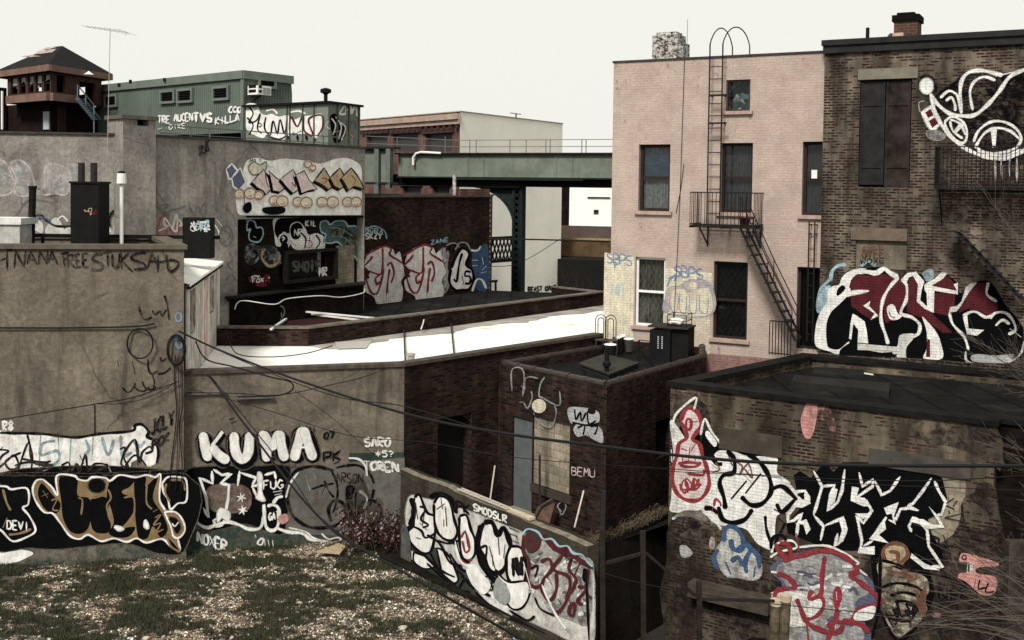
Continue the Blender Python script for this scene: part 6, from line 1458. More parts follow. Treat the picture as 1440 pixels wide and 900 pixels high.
g.s('black', 4.2, '470,662 440,656 414,664 404,690 410,722 432,740 460,742 480,735 486,722 482,708 470,704 462,716 466,734'); g.s('black', 3, '465,660 474,680 474,702 468,722|438,688 456,682 470,680|456,676 462,690 470,700|458,682 452,696')
g.s('black', 3.4, '472,658 500,654 518,664 526,684 520,712|486,694 500,690 498,726 512,738 530,736 536,716 524,704 508,708 504,724|486,720 500,742 520,744')
g.f('black', '486,688 492,682 500,686 496,700 500,722 506,738 494,732 488,712'); g.s('dgrey', 5, '510,668 525,684 544,684 552,670 546,658 536,664 534,680|540,690 548,720|560,672 562,700 552,730')
g.t('black', 1.6, 'ARSON', 472, 678, 512, 680, 14); g.t('white', 2.6, 'SARO', 513, 628, 551, 628, 12, smooth=True); g.t('white', 1.8, '*5?', 528, 642, 556, 642, 8)
g.t('white', 3, 'TOREN', 512, 660, 562, 664, 12, smooth=True); g.s('white', 2.4, '490,644 505,646 514,656 516,670|402,700 408,680 420,664'); g.s('white', 1.8, '406,742 430,748 440,756 460,762 474,764|452,750 462,758 476,756 486,764')
g.s('offwhite', 2.4, '440,665 446,676|430,668 436,690|505,690 516,700 512,716', wear=.6); g.f('pink', '392,728 402,724 404,732 396,736', wear=.4)
g.f('black', '250,650 257,650 258,656 250,656'); g.done()
# ---------------- fence wall
g = Graf(e0, WFE, 'concrete_dark', 'white bubble letters with black outlines', wear=.15)
g.f('offwhite', '573,745 600,765 640,790 690,830 720,862 760,880 800,900 815,912 834,912 834,800 820,790 760,760 700,735 640,712 600,702 575,700', wear=.32); g.f('white', '640,800 690,825 718,850 716,868 690,850 660,822 640,812', wear=.35); g.f('white', '575,772 600,792 632,818 628,826 600,802 576,784', wear=.3)
g.f('green', '604,768 634,790 650,800 664,815 640,838 610,812 590,790', wear=.35)
# blobs
A = (('583,700 590,696 600,720 612,728 611,755 605,776 590,776 577,762 573,748 582,738 580,720', 3), ('610,708 618,698 632,704 638,728 643,748 636,760 622,756 612,740', 3), ('646,726 656,725 662,744 668,760 668,778 660,788 650,784 646,758', 3), 
     ('680,735 692,735 700,752 708,742 716,760 718,775 712,795 702,806 690,804 680,785 672,762', 5.5), ('718,768 734,772 740,800 736,822 724,824 714,812 712,785', 3.4), ('696,800 714,818 742,818 744,838 732,856 714,850', 2.4), ('582,776 600,784 612,796 596,800 582,790', 2.4), ('614,770 628,778 640,800 644,816 634,820 622,806', 2.4))
for q, w in A: g.f('white', q, wear=.1); g.s('black', w, q + ' ' + q.split()[0])
g.s('black', 2.4, '568,745 578,740 592,746 598,756 612,750|590,712 598,716 592,730 602,738 594,742|598,715 594,738|614,716 626,708|620,700 622,716|624,730 624,740|615,760 630,764 644,760|620,756 640,766|585,756 592,758|604,776 618,800 640,812|648,810 664,818 686,810|662,815 670,826')
g.s('black', 6, '604,700 618,694 634,702 642,722|676,738 671,760 674,785 690,812 712,824'); g.s('black', 5, '578,700 582,720 576,740|566,750 564,770 568,790')
g.t('black', 2.4, 'PK', 642, 718, 662, 724, 14); g.t('white', 2, 'SMODSLR', 666, 718, 714, 736, 10); g.scr('black', 2.6, 718, 782, 736, 812, 16, 4); g.scr('black', 2.4, 720, 784, 738, 810, 14, 9)
g.s('red', 2, '648,756 654,748 660,770 654,776 650,760|644,776 652,790 664,786'); g.s('black', 2.2, '676,770 684,768 682,786 676,780|692,780 693,796|688,768 696,800|716,742 730,748|716,750 728,754|640,800 652,812 646,828 660,832|700,810 690,822 700,830|680,815 690,830 698,818')
g.s('black', 2.6, '600,752 618,764 632,790 650,796|632,778 648,800 668,806 690,820|650,812 668,828 690,838|580,768 600,784 620,806 640,822|600,792 622,812 650,838 672,850|668,832 690,852 716,866|716,858 740,872 752,866|640,760 646,780 660,792')
g.f('white', '640,760 650,790 668,794 676,806 660,800 644,786', wear=.1); g.f('white', '656,800 676,806 690,822 680,836 664,822', wear=.15); g.f('grey', '700,812 716,832 712,850 694,838', wear=.3); g.s('black', 2, '584,706 587,730|590,735 600,745|700,752 702,780|710,765 708,785|626,712 628,740|720,760 730,764|724,752 728,758|654,745 658,770')
g.f('dgrey', '566,740 574,752 576,790 566,795', wear=.4); g.done()
g = Graf(e0, WFE, 'concrete_dark', 'maroon outlined scalloped piece at the right end', wear=.15)
g.f('offwhite', '738,755 752,748 764,756 776,762 790,772 806,776 818,785 832,792 833,850 826,880 800,872 772,860 760,835 744,815 740,790', wear=.45)
r_ = random.Random(33)
for k in range(40):
    x = r_.uniform(742, 824); y = r_.uniform(775, 850) + (x - 742) * .25
    if y > 875: continue
    g.s(r_.choice(('white', 'white', 'dgrey', 'offwhite', 'rose')), r_.uniform(2, 4.5), [(x, y), (x + r_.uniform(2, 8), y + r_.uniform(-7, 5)), (x + r_.uniform(4, 9), y + r_.uniform(-9, 9))], wear=.35, fz=False)
g.f('maroon', '738,760 742,750 754,748 760,758 755,772 744,776', wear=.5); g.f('maroon', '762,752 774,757 788,768 802,773 816,784 828,792 834,800 824,797 806,785 790,780 772,768', wear=.2)
g.s('lblue', 2.4, '734,752 742,744 756,748 764,758 776,758 786,768 798,768 806,778 818,780 826,790 834,797'); 
g.s('maroon', 3.4, '736,752 736,775 744,790 742,815 752,826 764,820|760,790 772,786 776,800 764,815 762,830 772,845 782,830 782,805|776,770 790,780 778,800 800,812 798,840 786,860 776,858|806,780 800,800 810,815 802,835|816,790 806,812|812,825 824,828 812,845 820,850|802,850 808,850 806,865 800,862 802,850|828,800 824,830 832,842')
g.s('black', 2, '746,800 756,796 752,812|770,812 776,822|784,842 790,850|756,780 764,776|752,840 760,856 780,866'); g.s('white', 2.4, '762,822 774,850 784,868 796,885|736,790 746,826'); g.f('black', '820,800 826,802 825,818 819,815', wear=.0); g.s('black', 3, '824,800 828,900', False); g.done()
# ---------------- annex
g = Graf(aroot, WA, 'brick_dark', 'thin chalky white outline letters and a cream disc', wear=.5)
g.s('grey', 2, '720,550 719,524 724,517 733,518 737,528 735,558|730,566 736,566 742,574 748,560 747,550|738,548 738,534 745,530 757,532|766,530 760,540 758,556 764,560 786,570 787,550|733,542 738,552|750,580 752,584', wear=.35); g.s('grey', 1.8, '757,592 768,600 778,596 782,580 780,570|778,592 778,616', wear=.35)
g.ell('cream', 758, 571, 10, 10, wear=.12); g.ell('black', 832, 577, 4.5, 4); g.done()
g = Graf(aroot, WA, 'brick_dark', 'small white throw-up with black lines', wear=.2)
g.f('silver', '800,573 838,577 843,592 836,596 846,604 848,622 838,620 828,614 822,612 812,614 806,604 810,596 802,594', wear=.1)
g.s('black', 2, '808,575 810,590 816,580 818,592 824,580|826,578 828,596 838,592|812,602 822,598 820,612|830,600 840,600 836,612|826,608 832,620|804,594 826,598 842,596'); g.t('rose', 1.3, 'BEMU', 804, 668, 838, 672, 12); g.s('grey', 1.6, '790,720 784,712 790,706 796,712 790,724 786,716|786,726 792,722'); g.done()
# ---------------- right low building
g = Graf(broot, WB_, 'worn_low', 'dark bare brick areas low on the wall', wear=.3, name='brick_shade_patch', off=.002)
g.f('brick_shade', '946,722 985,735 1012,742 1030,750 1090,790 1092,905 940,905', wear=.48); g.f('brick_shade', '1225,780 1330,760 1360,700 1400,690 1408,905 1225,905', wear=.42); g.f('brick_shade', '946,560 960,552 985,556 1000,600 1005,625 985,622 960,600', wear=.45); g.f('brick_shade', '1280,590 1400,600 1408,660 1370,640 1300,620', wear=.5); g.done()
g = Graf(broot, WB_, 'worn_low', 'red outlined grinning totem with white halo', wear=.1)
g.f('black', '945,640 962,585 975,572 986,590 984,640 995,680 990,700 975,712 955,705 945,690', wear=.1); g.f('white', '944,590 947,640 944,700 945,720 990,715 1000,690 1000,660 985,650', wear=.3)
g.f('rose', '957,592 966,577 980,580 985,596 980,608 974,615 984,625 988,645 994,660 996,680 985,700 970,703 955,695 948,680 947,660 952,640 954,622 964,612', wear=.1)
P_ = '957,592 966,575 980,579 986,598 978,610 974,618 984,625 988,642 994,658 997,682 986,701 970,704 955,697 947,682 946,660 952,640 955,624 966,614'
g.s('red', 4.2, P_ + ' 957,592'); g.s('red', 3, '964,604 966,590 972,592 970,604 962,600|968,594 984,592|953,652 968,650 984,652|956,652 962,656 978,656 986,650|970,630 968,650|972,634 978,624|966,634 958,630|960,640 960,648|976,640 978,648|966,666 988,668 990,660')
g.scr('red', 1.8, 957, 672, 986, 690, 20, 3); g.scr('red', 1.8, 955, 676, 984, 694, 16, 8); g.s('white', 2.6, '946,602 951,582 978,559 976,576|946,614 951,604|946,622 954,612|944,632 945,650|985,612 991,589 1000,606 1014,624|990,592 986,608'); g.done()
g = Graf(broot, WB_, 'worn_low', 'large white bubble piece with black outlines', wear=.08)
g.f('white', '986,632 1014,624 1035,626 1060,632 1092,642 1093,665 1110,680 1124,700 1112,720 1094,724 1090,740 1088,772 1066,765 1050,745 1030,740 1010,738 990,725 985,700 998,680 996,655', wear=.08)
g.f('black', '986,622 992,606 1006,622 1030,628 1048,630 1075,640 1050,641 1030,634 1010,634 1000,644 988,640', wear=.1); g.f('white', '992,612 996,606 1008,622 1004,628', wear=.1)
B_ = 5
g.s('black', B_, '1022,634 1032,645 1032,664 1018,668 1012,680 1018,700 1020,716|1050,637 1070,652 1082,672 1084,692 1072,708 1056,710 1042,698|1058,716 1048,730 1032,735 1016,730 1010,712|1070,666 1048,694|1050,676 1028,702|990,715 1000,715 1010,722|1085,688 1100,684 1116,698 1120,704|1092,708 1100,720 1118,702|1000,640 1008,652 1016,652')
g.s('black', 3.2, '1104,736 1092,760 1085,780|1076,725 1078,745 1086,768 1092,780|1024,640 1030,655|1094,728 1106,738|1088,716 1100,722'); g.s('brown', 1.6, '1036,650 1044,656 1040,668 1052,652 1058,672 1046,658|1044,666 1060,682|1006,650 1012,660 1002,664|1002,654 1014,662'); g.s('red', 2.4, '1004,712 1006,702 1012,706 1014,712|1002,714 1002,720')
g.s('white', 3.2, '945,730 960,722 980,724 1000,730 1010,738 1014,745'); g.f('grey', '946,728 962,718 985,720 1000,732 985,732 965,726', wear=.6); g.done()
g = Graf(broot, WB_, 'worn_low', 'blue outlined small letters', wear=.2)
g.f('offwhite', '1006,780 1016,760 1024,742 1038,745 1046,762 1058,772 1068,785 1070,808 1060,815 1040,812 1020,808', wear=.4)
g.s('blue', 5, '1018,762 1020,744 1030,740 1040,748 1046,764 1040,775 1030,770 1028,758|1010,800 1004,785 1010,772|1020,790 1028,808|1028,790 1038,784 1044,796|1050,806 1048,790 1056,775 1066,782 1068,800|1036,772 1050,766 1058,776|1060,812 1062,796')
g.f('silver', '956,768 966,768 974,778 966,784 958,782', wear=.3); g.f('rose', '1000,756 1004,760 1003,770 999,768', wear=.5); g.done()
g = Graf(broot, WB_, 'worn_low', 'big black spiky letters with white edges', wear=.03)
g.f('black', '1116,668 1125,662 1140,672 1160,650 1172,664 1185,650 1240,650 1300,660 1325,672 1332,700 1325,720 1305,730 1310,750 1325,775 1328,802 1300,795 1270,765 1215,770 1200,775 1160,772 1130,758 1108,750 1106,738 1125,715 1120,690', False, .05)
Wd = 3.4
g.s('white', Wd, '1092,667 1110,680 1106,684 1118,692 1132,690 1140,704 1132,690 1134,704 1124,706 1108,724 1108,734 1116,732 1128,722 1122,738 1120,756|1144,662 1156,684 1148,712 1144,724|1188,660 1184,690 1178,706 1164,718 1168,696 1174,682 1156,684|1158,740 1186,728 1190,744 1184,760 1174,768 1178,750|1144,724 1158,740 1154,760|1208,664 1213,684 1228,674 1227,684 1204,700 1218,704 1226,718 1214,736 1205,725 1212,760 1210,772', False)
g.f('white', '1198,684 1208,686 1204,700 1216,700 1222,712 1214,712 1196,704', False, .05); g.f('white', '1202,722 1224,722 1214,730', False, .05); g.f('white', '1106,704 1124,698 1132,706 1136,694 1140,708 1128,714 1112,712', False, .05); g.f('white', '1118,736 1134,730 1140,744 1134,752 1130,738', False, .05)
g.f('white', '1166,698 1172,686 1178,688 1174,706 1166,712', False, .05); g.f('white', '1180,732 1186,730 1188,748 1182,762 1178,764 1184,746', False, .05)
g.s('white', Wd, '1230,676 1240,696 1252,690 1266,670|1310,672 1298,690 1284,708 1276,712|1314,676 1320,690 1330,706 1324,724 1318,724|1226,758 1246,728 1260,730 1266,716 1280,714 1292,718|1282,748 1278,740 1284,728 1292,732 1304,746 1306,768 1326,798 1310,796|1214,768 1228,760', False)
g.f('white', '1243,714 1264,706 1257,726 1260,738 1250,732', False, .05); g.f('white', '1306,712 1320,726 1328,742 1306,744 1290,736 1282,734 1278,744 1282,730 1298,730 1312,738 1322,738', False, .05); g.f('white', '1222,758 1244,732 1246,744 1236,752 1250,764 1240,762', False, .1); g.f('white', '1282,778 1300,792 1322,802 1300,800 1280,784', False, .1); g.f('white', '1208,770 1230,768 1230,780 1206,778', False, .1)
g.f('black', '1246,724 1254,722 1256,732 1248,730', False); g.done()
g = Graf(broot, WB_, 'worn_low', 'red and white crest shape over silver fill', wear=.12)
g.f('slate', '1085,795 1110,780 1160,772 1190,785 1225,815 1240,850 1215,870 1225,915 1095,915 1085,860 1092,840 1100,822 1085,805', wear=.2)
g.f('silver', '1092,800 1130,782 1160,778 1200,800 1222,830 1200,850 1210,905 1110,905 1095,870 1110,830', wear=.42)
r_ = random.Random(31)
for k in range(46):
    x, y = r_.uniform(1102, 1205), r_.uniform(792, 880)
    if x > 1190 and y < 812: continue
    g.s(r_.choice(('white', 'white', 'slate', 'offwhite', 'grey')), r_.uniform(2, 5), [(x, y), (x + r_.uniform(4, 12), y + r_.uniform(-5, 4)), (x + r_.uniform(10, 24), y + r_.uniform(-7, 7))], wear=.35, fz=False)
g.f('white', '1100,832 1086,840 1100,875 1130,880 1150,870 1160,850 1140,835', wear=.35)
g.s('white', 2.6, '1083,784 1096,776 1120,770 1112,760 1090,766 1085,778|1084,804 1100,808 1118,824 1084,834|1120,770 1165,768 1206,790 1202,796 1220,810')
g.s('red', 5, '1100,788 1130,780 1162,774 1190,784 1206,802 1196,808 1214,822 1230,835 1242,848|1092,806 1108,812 1118,826 1094,830 1090,842 1098,858|1160,782 1156,810 1154,836 1138,842 1142,830|1090,764 1100,780 1112,782 1108,766 1096,764|1120,750 1124,776')
g.f('red', '1088,838 1098,842 1104,852 1098,858 1090,850', wear=.1); g.f('red', '1172,832 1178,824 1184,832 1182,848 1176,858 1172,848', wear=.05); g.s('white', 1.6, '1176,832 1177,844'); g.s('red', 5, '1120,842 1126,856 1134,874 1150,884 1168,890 1182,886 1184,876 1172,874 1164,882|1156,840 1158,852 1150,864 1134,872|1178,856 1174,872 1160,910|1134,874 1138,910|1184,872 1210,878 1222,890|1240,848 1210,856 1200,868 1196,880')
g.f('white', '1138,850 1152,842 1156,852 1144,866 1136,866', wear=.05); g.f('white', '1205,860 1230,852 1226,870 1202,872', wear=.1); g.s('black', 4, '1084,772 1086,758 1098,752 1106,760|1238,780 1236,850 1226,900'); g.done()
g = Graf(broot, WB_, 'worn_low', 'rust stained tan shield face with black curves', wear=.25)
g.f('black', '1226,775 1250,762 1270,764 1300,790 1312,820 1310,850 1280,895 1258,900 1236,860 1228,820', wear=.2); g.f('cream', '1233,795 1245,788 1262,800 1290,806 1304,815 1306,832 1298,845 1304,856 1296,872 1278,888 1262,896 1250,880 1238,855 1234,840 1238,822', wear=.6); g.f('tan', '1244,770 1256,762 1270,768 1276,784 1266,795 1250,792', wear=.3)
g.s('brown', 4, '1242,790 1243,772 1256,764 1272,768 1276,782 1264,792 1262,778 1250,776|1252,790 1262,786'); g.s('black', 3.4, '1222,790 1240,788 1262,794 1280,802 1302,806 1330,812 1370,830|1240,826 1262,820 1290,826 1302,840|1252,838 1270,833 1290,838 1302,846|1258,846 1276,846 1288,856 1280,872 1264,870 1256,856'); g.scr('brown', 3, 1244, 800, 1290, 815, 9, 2); g.scr('brown', 2.6, 1290, 820, 1302, 870, 10, 5); g.scr('black', 2.4, 1258, 842, 1292, 872, 18, 6); g.scr('black', 2, 1245, 850, 1290, 885, 12, 16); g.done()
g = Graf(broot, WB_, 'worn_low', 'salmon and dark tags at the right end', wear=.3)
g.f('pink', '1350,782 1358,778 1400,790 1402,796 1376,798 1374,806 1400,812 1400,832 1384,838 1366,826 1348,814 1350,806 1362,804 1362,792 1350,790', wear=.25); g.ell('black', 1356, 784, 3, 3, 1.4)
g.s('black', 2, '1372,816 1370,824|1378,815 1376,828 1386,826|1390,820 1386,832 1398,832'); g.s('offwhite', 2.4, '1361,792 1360,806|1365,790 1366,806 1368,792'); g.s('black', 3, '1320,842 1322,828 1330,842 1332,826|1338,844 1337,828 1346,828 1346,836 1338,836|1352,842 1350,828 1358,830 1352,836 1362,842|1340,812 1360,822 1376,838')
g.s('black', 2.6, '1310,754 1320,758 1318,768|1326,752 1336,776|1322,770 1344,766|1334,780 1344,800|1312,702 1342,716|1330,708 1342,700|1340,712 1346,704|1328,728 1352,722|1328,728 1350,732|1360,745 1368,756 1384,762 1392,760|1362,744 1364,730 1376,728|1336,722 1334,718'); g.f('dgrey', '1355,700 1375,710 1390,725 1385,745 1360,740', wear=.8); g.f('pink', '1313,862 1322,862 1322,868 1312,868', wear=.6)
g.done(); g = Graf(broot, WB_, 'worn_low', 'flaking salmon paint blotch under the roof edge', wear=.3)
g.f('pink', '1133,570 1140,562 1148,563 1156,575 1150,580 1145,605 1138,617 1130,612 1126,590', wear=.3); g.f('pink', '1150,570 1160,566 1172,584 1175,605 1168,606 1162,594 1152,588', wear=.6); g.done()
# ---------------- tall dark building
g = Graf(droot, WD, 'worn', 'maroon and black angular letters with thick white edges', wear=.08)
g.s('lblue', 4, '1152,440 1150,425 1156,405 1168,392|1168,395 1170,382 1178,374 1190,372|1210,374 1220,368 1232,374', wear=.3); g.f('lblue', '1150,436 1151,416 1160,404 1168,404 1164,424', wear=.35); g.f('lblue', '1298,385 1310,380 1312,394 1300,396', wear=.5)
g.f('black', '1150,486 1149,460 1155,438 1166,420 1166,408 1174,402 1184,398 1188,384 1204,378 1242,376 1262,388 1270,392 1282,384 1296,386 1304,396 1324,384 1334,388 1346,398 1350,412 1362,404 1372,396 1392,396 1404,412 1415,430 1432,450 1442,470 1440,500 1400,514 1360,512 1330,506 1300,506 1272,510 1240,504 1190,498 1160,496', wear=.03)
g.f('white', '1147,486 1147,460 1153,440 1163,424 1164,410 1170,403 1180,400 1183,392 1190,384 1204,378 1218,378 1210,384 1202,388 1196,396 1196,408 1190,418 1180,428 1168,440 1162,458 1163,484 1168,490 1180,491 1194,480 1190,490 1178,498 1166,494', wear=.04); g.f('black', '1176,413 1179,405 1185,401 1189,405 1184,412 1178,416', wear=0)
g.s('white', 6, '1200,382 1218,382 1232,384 1243,378 1252,384 1263,390'); g.f('maroon', '1196,396 1206,385 1228,388 1244,385 1258,392 1248,404 1239,420 1238,445 1226,450 1210,440 1197,430 1196,412 1222,409 1200,410 1194,404', False, .1)
g.s('white', 5, '1186,417 1198,412 1222,409', False); g.f('white', '1214,430 1224,423 1222,430 1235,444 1224,450 1230,441', False, 0); g.f('white', '1199,441 1205,444 1216,452 1219,466 1221,483 1206,482 1207,464 1200,455 1197,478 1194,476 1196,454', False, .03)
g.f('offwhite', '1206,483 1264,488 1264,494 1240,496 1206,490', False, .2)
g.f('maroon', '1243,440 1245,414 1256,398 1266,393 1274,400 1274,418 1268,434 1264,444 1254,450 1246,454', wear=.1); g.s('white', 3.6, '1264,390 1251,404 1241,424 1239,450 1245,470 1249,484|1268,392 1275,402 1275,420 1267,440 1282,446 1293,456 1292,468 1284,474')
g.f('white', '1247,434 1252,428 1258,430 1262,440 1268,445 1260,450 1251,448', wear=.02); g.s('black', 1.2, '1250,438 1253,445 1259,447'); g.f('offwhite', '1265,472 1276,469 1286,470 1283,478 1275,488 1274,500 1276,511 1264,504 1254,494 1262,486', wear=.15)
g.f('maroon', '1277,398 1280,390 1290,390 1297,396 1293,420 1312,442 1340,468 1326,468 1298,448 1274,438 1277,420', False, .1); g.f('white', '1268,392 1276,384 1288,382 1300,396 1296,408 1294,422 1313,440 1300,434 1289,424 1291,400 1284,388 1278,390 1275,398', False, .04)
g.f('maroon', '1312,398 1322,394 1330,386 1338,394 1344,400 1344,408 1314,402', False, .1); g.f('maroon', '1313,412 1344,412 1342,430 1336,445 1314,440', False, .1)
g.f('white', '1300,400 1306,396 1314,392 1324,383 1332,384 1326,392 1316,398 1310,402 1346,409 1341,400 1347,397 1347,414 1314,409 1313,440 1304,434 1303,412 1300,408', False, .08)
g.f('white', '1297,446 1304,452 1316,466 1323,482 1325,504 1299,504 1303,490 1303,466', wear=.04); g.f('maroon', '1304,476 1308,478 1308,502 1302,502', False, .1)
g.f('maroon', '1372,398 1390,398 1388,414 1402,424 1404,432 1396,444 1376,440 1362,434 1348,440 1352,424', False, .1); g.f('offwhite', '1352,424 1346,430 1336,432 1334,440 1345,438 1350,432 1362,412 1374,397 1366,398 1358,404', False, .2)
g.s('white', 3, '1335,440 1340,456 1356,474 1362,492|1390,397 1388,414 1402,424|1354,444 1370,438 1386,446 1396,442|1392,448 1400,440 1414,440 1424,450 1428,464 1418,470|1400,458 1410,450 1420,456'); g.f('white', '1354,446 1360,442 1362,462 1384,464 1374,472 1360,470', False, .1); g.f('silver', '1366,500 1380,498 1400,500 1425,498 1418,508 1390,510 1368,508', wear=.3)
g.s('offwhite', 2.4, '1358,494 1360,508 1380,512 1420,508 1436,496 1440,480|1420,462 1436,474', wear=.2)
g.f('black', '1180,496 1196,482 1204,490 1240,500 1262,498 1240,510 1200,512', wear=.1); g.f('offwhite', '1206,484 1264,488 1264,494 1206,492', False, .2); g.f('black', '1160,500 1300,506 1370,512 1440,512 1440,524 1160,520', False, .5); g.done()
g = Graf(droot, WD, 'worn', 'bare brick area darkened with painted shade behind the branches', wear=.3, name='brick_shade_patch')
g.f('brick_shade', '1318,232 1335,210 1400,232 1475,215 1480,330 1478,400 1420,392 1350,378 1330,340 1336,300 1320,265', wear=.6); g.f('brick_shade', '1150,500 1300,508 1475,506 1475,530 1150,522', wear=.5); g.done()  # tree shade painted into the brick colour; second fill darkens the wall foot
g = Graf(droot, WD, 'worn', 'white line drawing of a long snouted head near the roof', wear=.1)
g.f('black', '1310,140 1352,108 1372,100 1398,104 1430,100 1460,90 1460,205 1440,230 1400,228 1370,215 1350,200 1325,170 1312,155', wear=.36); g.f('black', '1292,115 1300,105 1312,110 1318,125 1308,136 1296,130', wear=.4)
g.ell('white', 1303, 121, 9, 11); g.s('white', 4.2, '1308,132 1318,146 1336,160 1354,163 1370,162 1386,150 1404,130 1420,108 1440,98 1455,92|1352,160 1350,140 1352,115 1362,102 1380,99 1398,103 1410,106'); g.s('white', 3, '1322,138 1334,128 1346,134 1350,150 1352,160|1330,142 1338,137 1343,148 1343,156|1368,155 1364,130 1370,115 1384,108 1400,113|1400,107 1440,98')
g.f('white', '1295,158 1311,147 1324,172 1312,186 1305,178', False); g.f('maroon', '1301,158 1309,153 1313,162 1305,166', False); g.f('maroon', '1306,170 1315,165 1320,173 1311,180', False); g.s('white', 4.4, '1310,135 1314,155 1324,175 1340,195 1360,210 1385,220 1410,223 1440,212 1460,195')
g.s('white', 2.6, '1328,172 1336,165 1346,166 1356,174 1360,188 1356,200 1346,198 1334,186 1328,172|1336,170 1340,184 1354,195|1336,168 1350,174 1358,190'); g.f('white', '1350,172 1356,176 1344,188 1340,186', False); g.s('white', 3, '1369,200 1376,184 1392,172 1410,171 1428,180 1436,195 1428,208 1408,215 1384,214 1370,205|1372,206 1384,188 1400,180 1420,184 1434,196')
g.f('white', '1393,182 1402,180 1400,205 1396,208', False); g.s('white', 2.4, '1374,212 1400,216 1430,208|1384,216 1410,219 1436,210'); g.s('offwhite', 2.6, '1399,224 1400,254|1408,224 1409,253|1420,222 1420,248|1430,222 1430,256', False, .5); g.f('silver', '1303,186 1316,184 1328,190 1324,196 1310,196', wear=.5); g.s('grey', 1.8, '1294,158 1292,145 1300,142'); g.t('brown', 1.6, 'OYEE', 1212, 359, 1245, 357, 12); g.t('black', 1.3, 'WOXE', 1210, 371, 1246, 370, 7); g.done()
# ---------------- pink building
g = Graf(proot, WP, 'pink', 'cream repainted patches with a small blue tag', wear=.12)
g.f('cream', '850,355 892,362 890,480 848,478', False, .25); g.f('cream', '936,377 1001,384 999,445 934,443', False, .15); g.f('cream', '934,443 999,445 998,498 934,492', False, .45); 
g.t('fadeblue', 1.5, 'SBPS', 854, 370, 890, 374, 14, smooth=True); g.t('fadeblue', 1.5, '?', 862, 380, 870, 380, 12); g.t('lblue', 1.6, 'TOT', 858, 416, 880, 414, 15)
g.done(); g = Graf(proot, WP, 'pink', 'faded balloon letters and blue tag between the lower windows', wear=.12, off=.006)
g.t('fadeblue', 1.9, 'SBPS', 948, 388, 990, 394, 15, smooth=True); g.s('fadeblue', 1.8, '938,404 942,394 950,388|940,392 950,387 948,396|960,396 970,394|984,392 992,394')
g.f('fadeblue', '938,440 937,415 942,405 955,402 975,394 1000,402 1000,442', wear=.55); g.f('cream', '942,436 944,412 960,406 968,412 985,406 998,408 998,442 944,443', wear=.3); g.ell('cream', 975, 402, 4.5, 4.5); g.s('fadeblue', 1.3, '944,412 942,430 950,440 954,420 950,410|956,412 956,436 964,440 966,416|970,414 970,436 978,440 980,418|984,414 984,436 994,440 996,420|948,418 962,424|974,420 990,424', wear=.4)
g.done()
g = Graf(proot, WP, 'pink', 'dull rose painted band along the foot of the wall', name='painted_band'); g.f('wallrose', '985,496 1150,510 1150,545 985,545', False, .2); g.done()
for u, v0, v1, w in ((868, 90, 130, 5), (878, 89, 180, 4), (925, 86, 150, 6), (939, 84, 140, 5), (948, 84, 105, 4), (980, 82, 130, 4), (1006, 88, 112, 8), (1020, 84, 108, 5), (1100, 78, 120, 5), (1130, 77, 100, 6), (900, 307, 335, 4), (936, 307, 340, 4), (1024, 326, 360, 6), (1052, 326, 370, 6), (985, 326, 350, 5), (1010, 482, 500, 4), (1045, 482, 498, 4), (1022, 160, 185, 3), (1054, 160, 182, 3)):
    g = Graf(proot, WP, 'pink', None, name='water_stain', off=.002); g.s('brown', w, '%d,%d %d,%d %d,%d' % (u, v0, u + 1, (v0+v1)//2, u, v1), wear=.66, fz=False); g.done()
# ---------------- gray wall
g = Graf(groot, WG0, 'concrete_light', 'row of whitish fan shaped bubbles with grey lines', wear=.3)
for q in ('-12,228 4,226 14,240 20,262 10,274 -12,270', '14,232 26,225 40,234 48,256 48,270 34,276 20,270 22,250', '62,244 66,232 80,231 96,240 98,262 92,274 76,272 64,274 52,272 62,262', '94,233 108,232 116,244 112,268 100,274 100,250'):
    g.f('silver', q, wear=.55); g.s('rose', 1.6, q + ' ' + q.split()[0], wear=.5)
for k in range(7): g.s('offwhite', 1.2, '%d,%d %d,%d' % (22+k*3, 244+k*3, 40+k, 236+k*5), wear=.5); g.s('offwhite', 1.2, '%d,%d %d,%d' % (66+k*3, 240+k*4, 86+k, 238+k*5), wear=.5)
for q in ('48,322 52,310 60,314 60,328', '64,328 70,312 80,306 90,322 88,330', '88,328 94,320 104,322 104,330'): g.f('offwhite', q, wear=.3)
g.s('black', 2.6, '44,308 56,302 68,312 80,318 104,318'); g.s('blue', 2, '50,306 62,306 72,312'); g.s('white', 2, '80,310 88,304 96,312')
g.s('black', 4, '153,322 155,304 164,296 174,304 178,330'); g.f('silver', '160,330 162,312 168,308 174,314 174,330', wear=.4); g.f('offwhite', '150,318 156,324 158,332 150,332', wear=.4); g.s('blue', 1.6, '148,312 154,302'); g.done()
g = Graf(groot, WG, 'concrete_light', 'pale and red lower graffiti row beside the roof rail', wear=.35)
g.s('white', 2.4, '216,332 206,322 204,312 210,306|196,302 204,316|192,310 204,308'); g.f('tan', '200,322 208,314 218,326 214,330 200,330', wear=.4); g.s('black', 2.4, '198,330 202,310|206,318 214,324 206,330'); g.f('red', '220,326 220,304 228,300 236,304 240,316 262,312 248,326 236,324 232,330', wear=.5); g.s('dred', 2, '236,306 240,326|248,312 262,330'); g.scr('offwhite', 2, 222, 300, 262, 330, 12, 3); g.scr('dgrey', 1.6, 222, 286, 262, 304, 14, 8); g.scr('grey', 1.6, 200, 280, 215, 300, 10, 6); g.scr('dgrey', 1.6, 266, 284, 292, 306, 10, 5)
g.s('white', 2, '298,312 306,322 310,334|304,308 312,318'); g.scr('black', 2, 280, 196, 299, 220, 14, 12); g.ell('dgrey', 318, 332, 9, 14, 1.8); g.s('dgrey', 1.6, '312,322 324,330 314,342|322,355 328,365 320,372 328,380|318,395 326,385 332,395'); g.done()
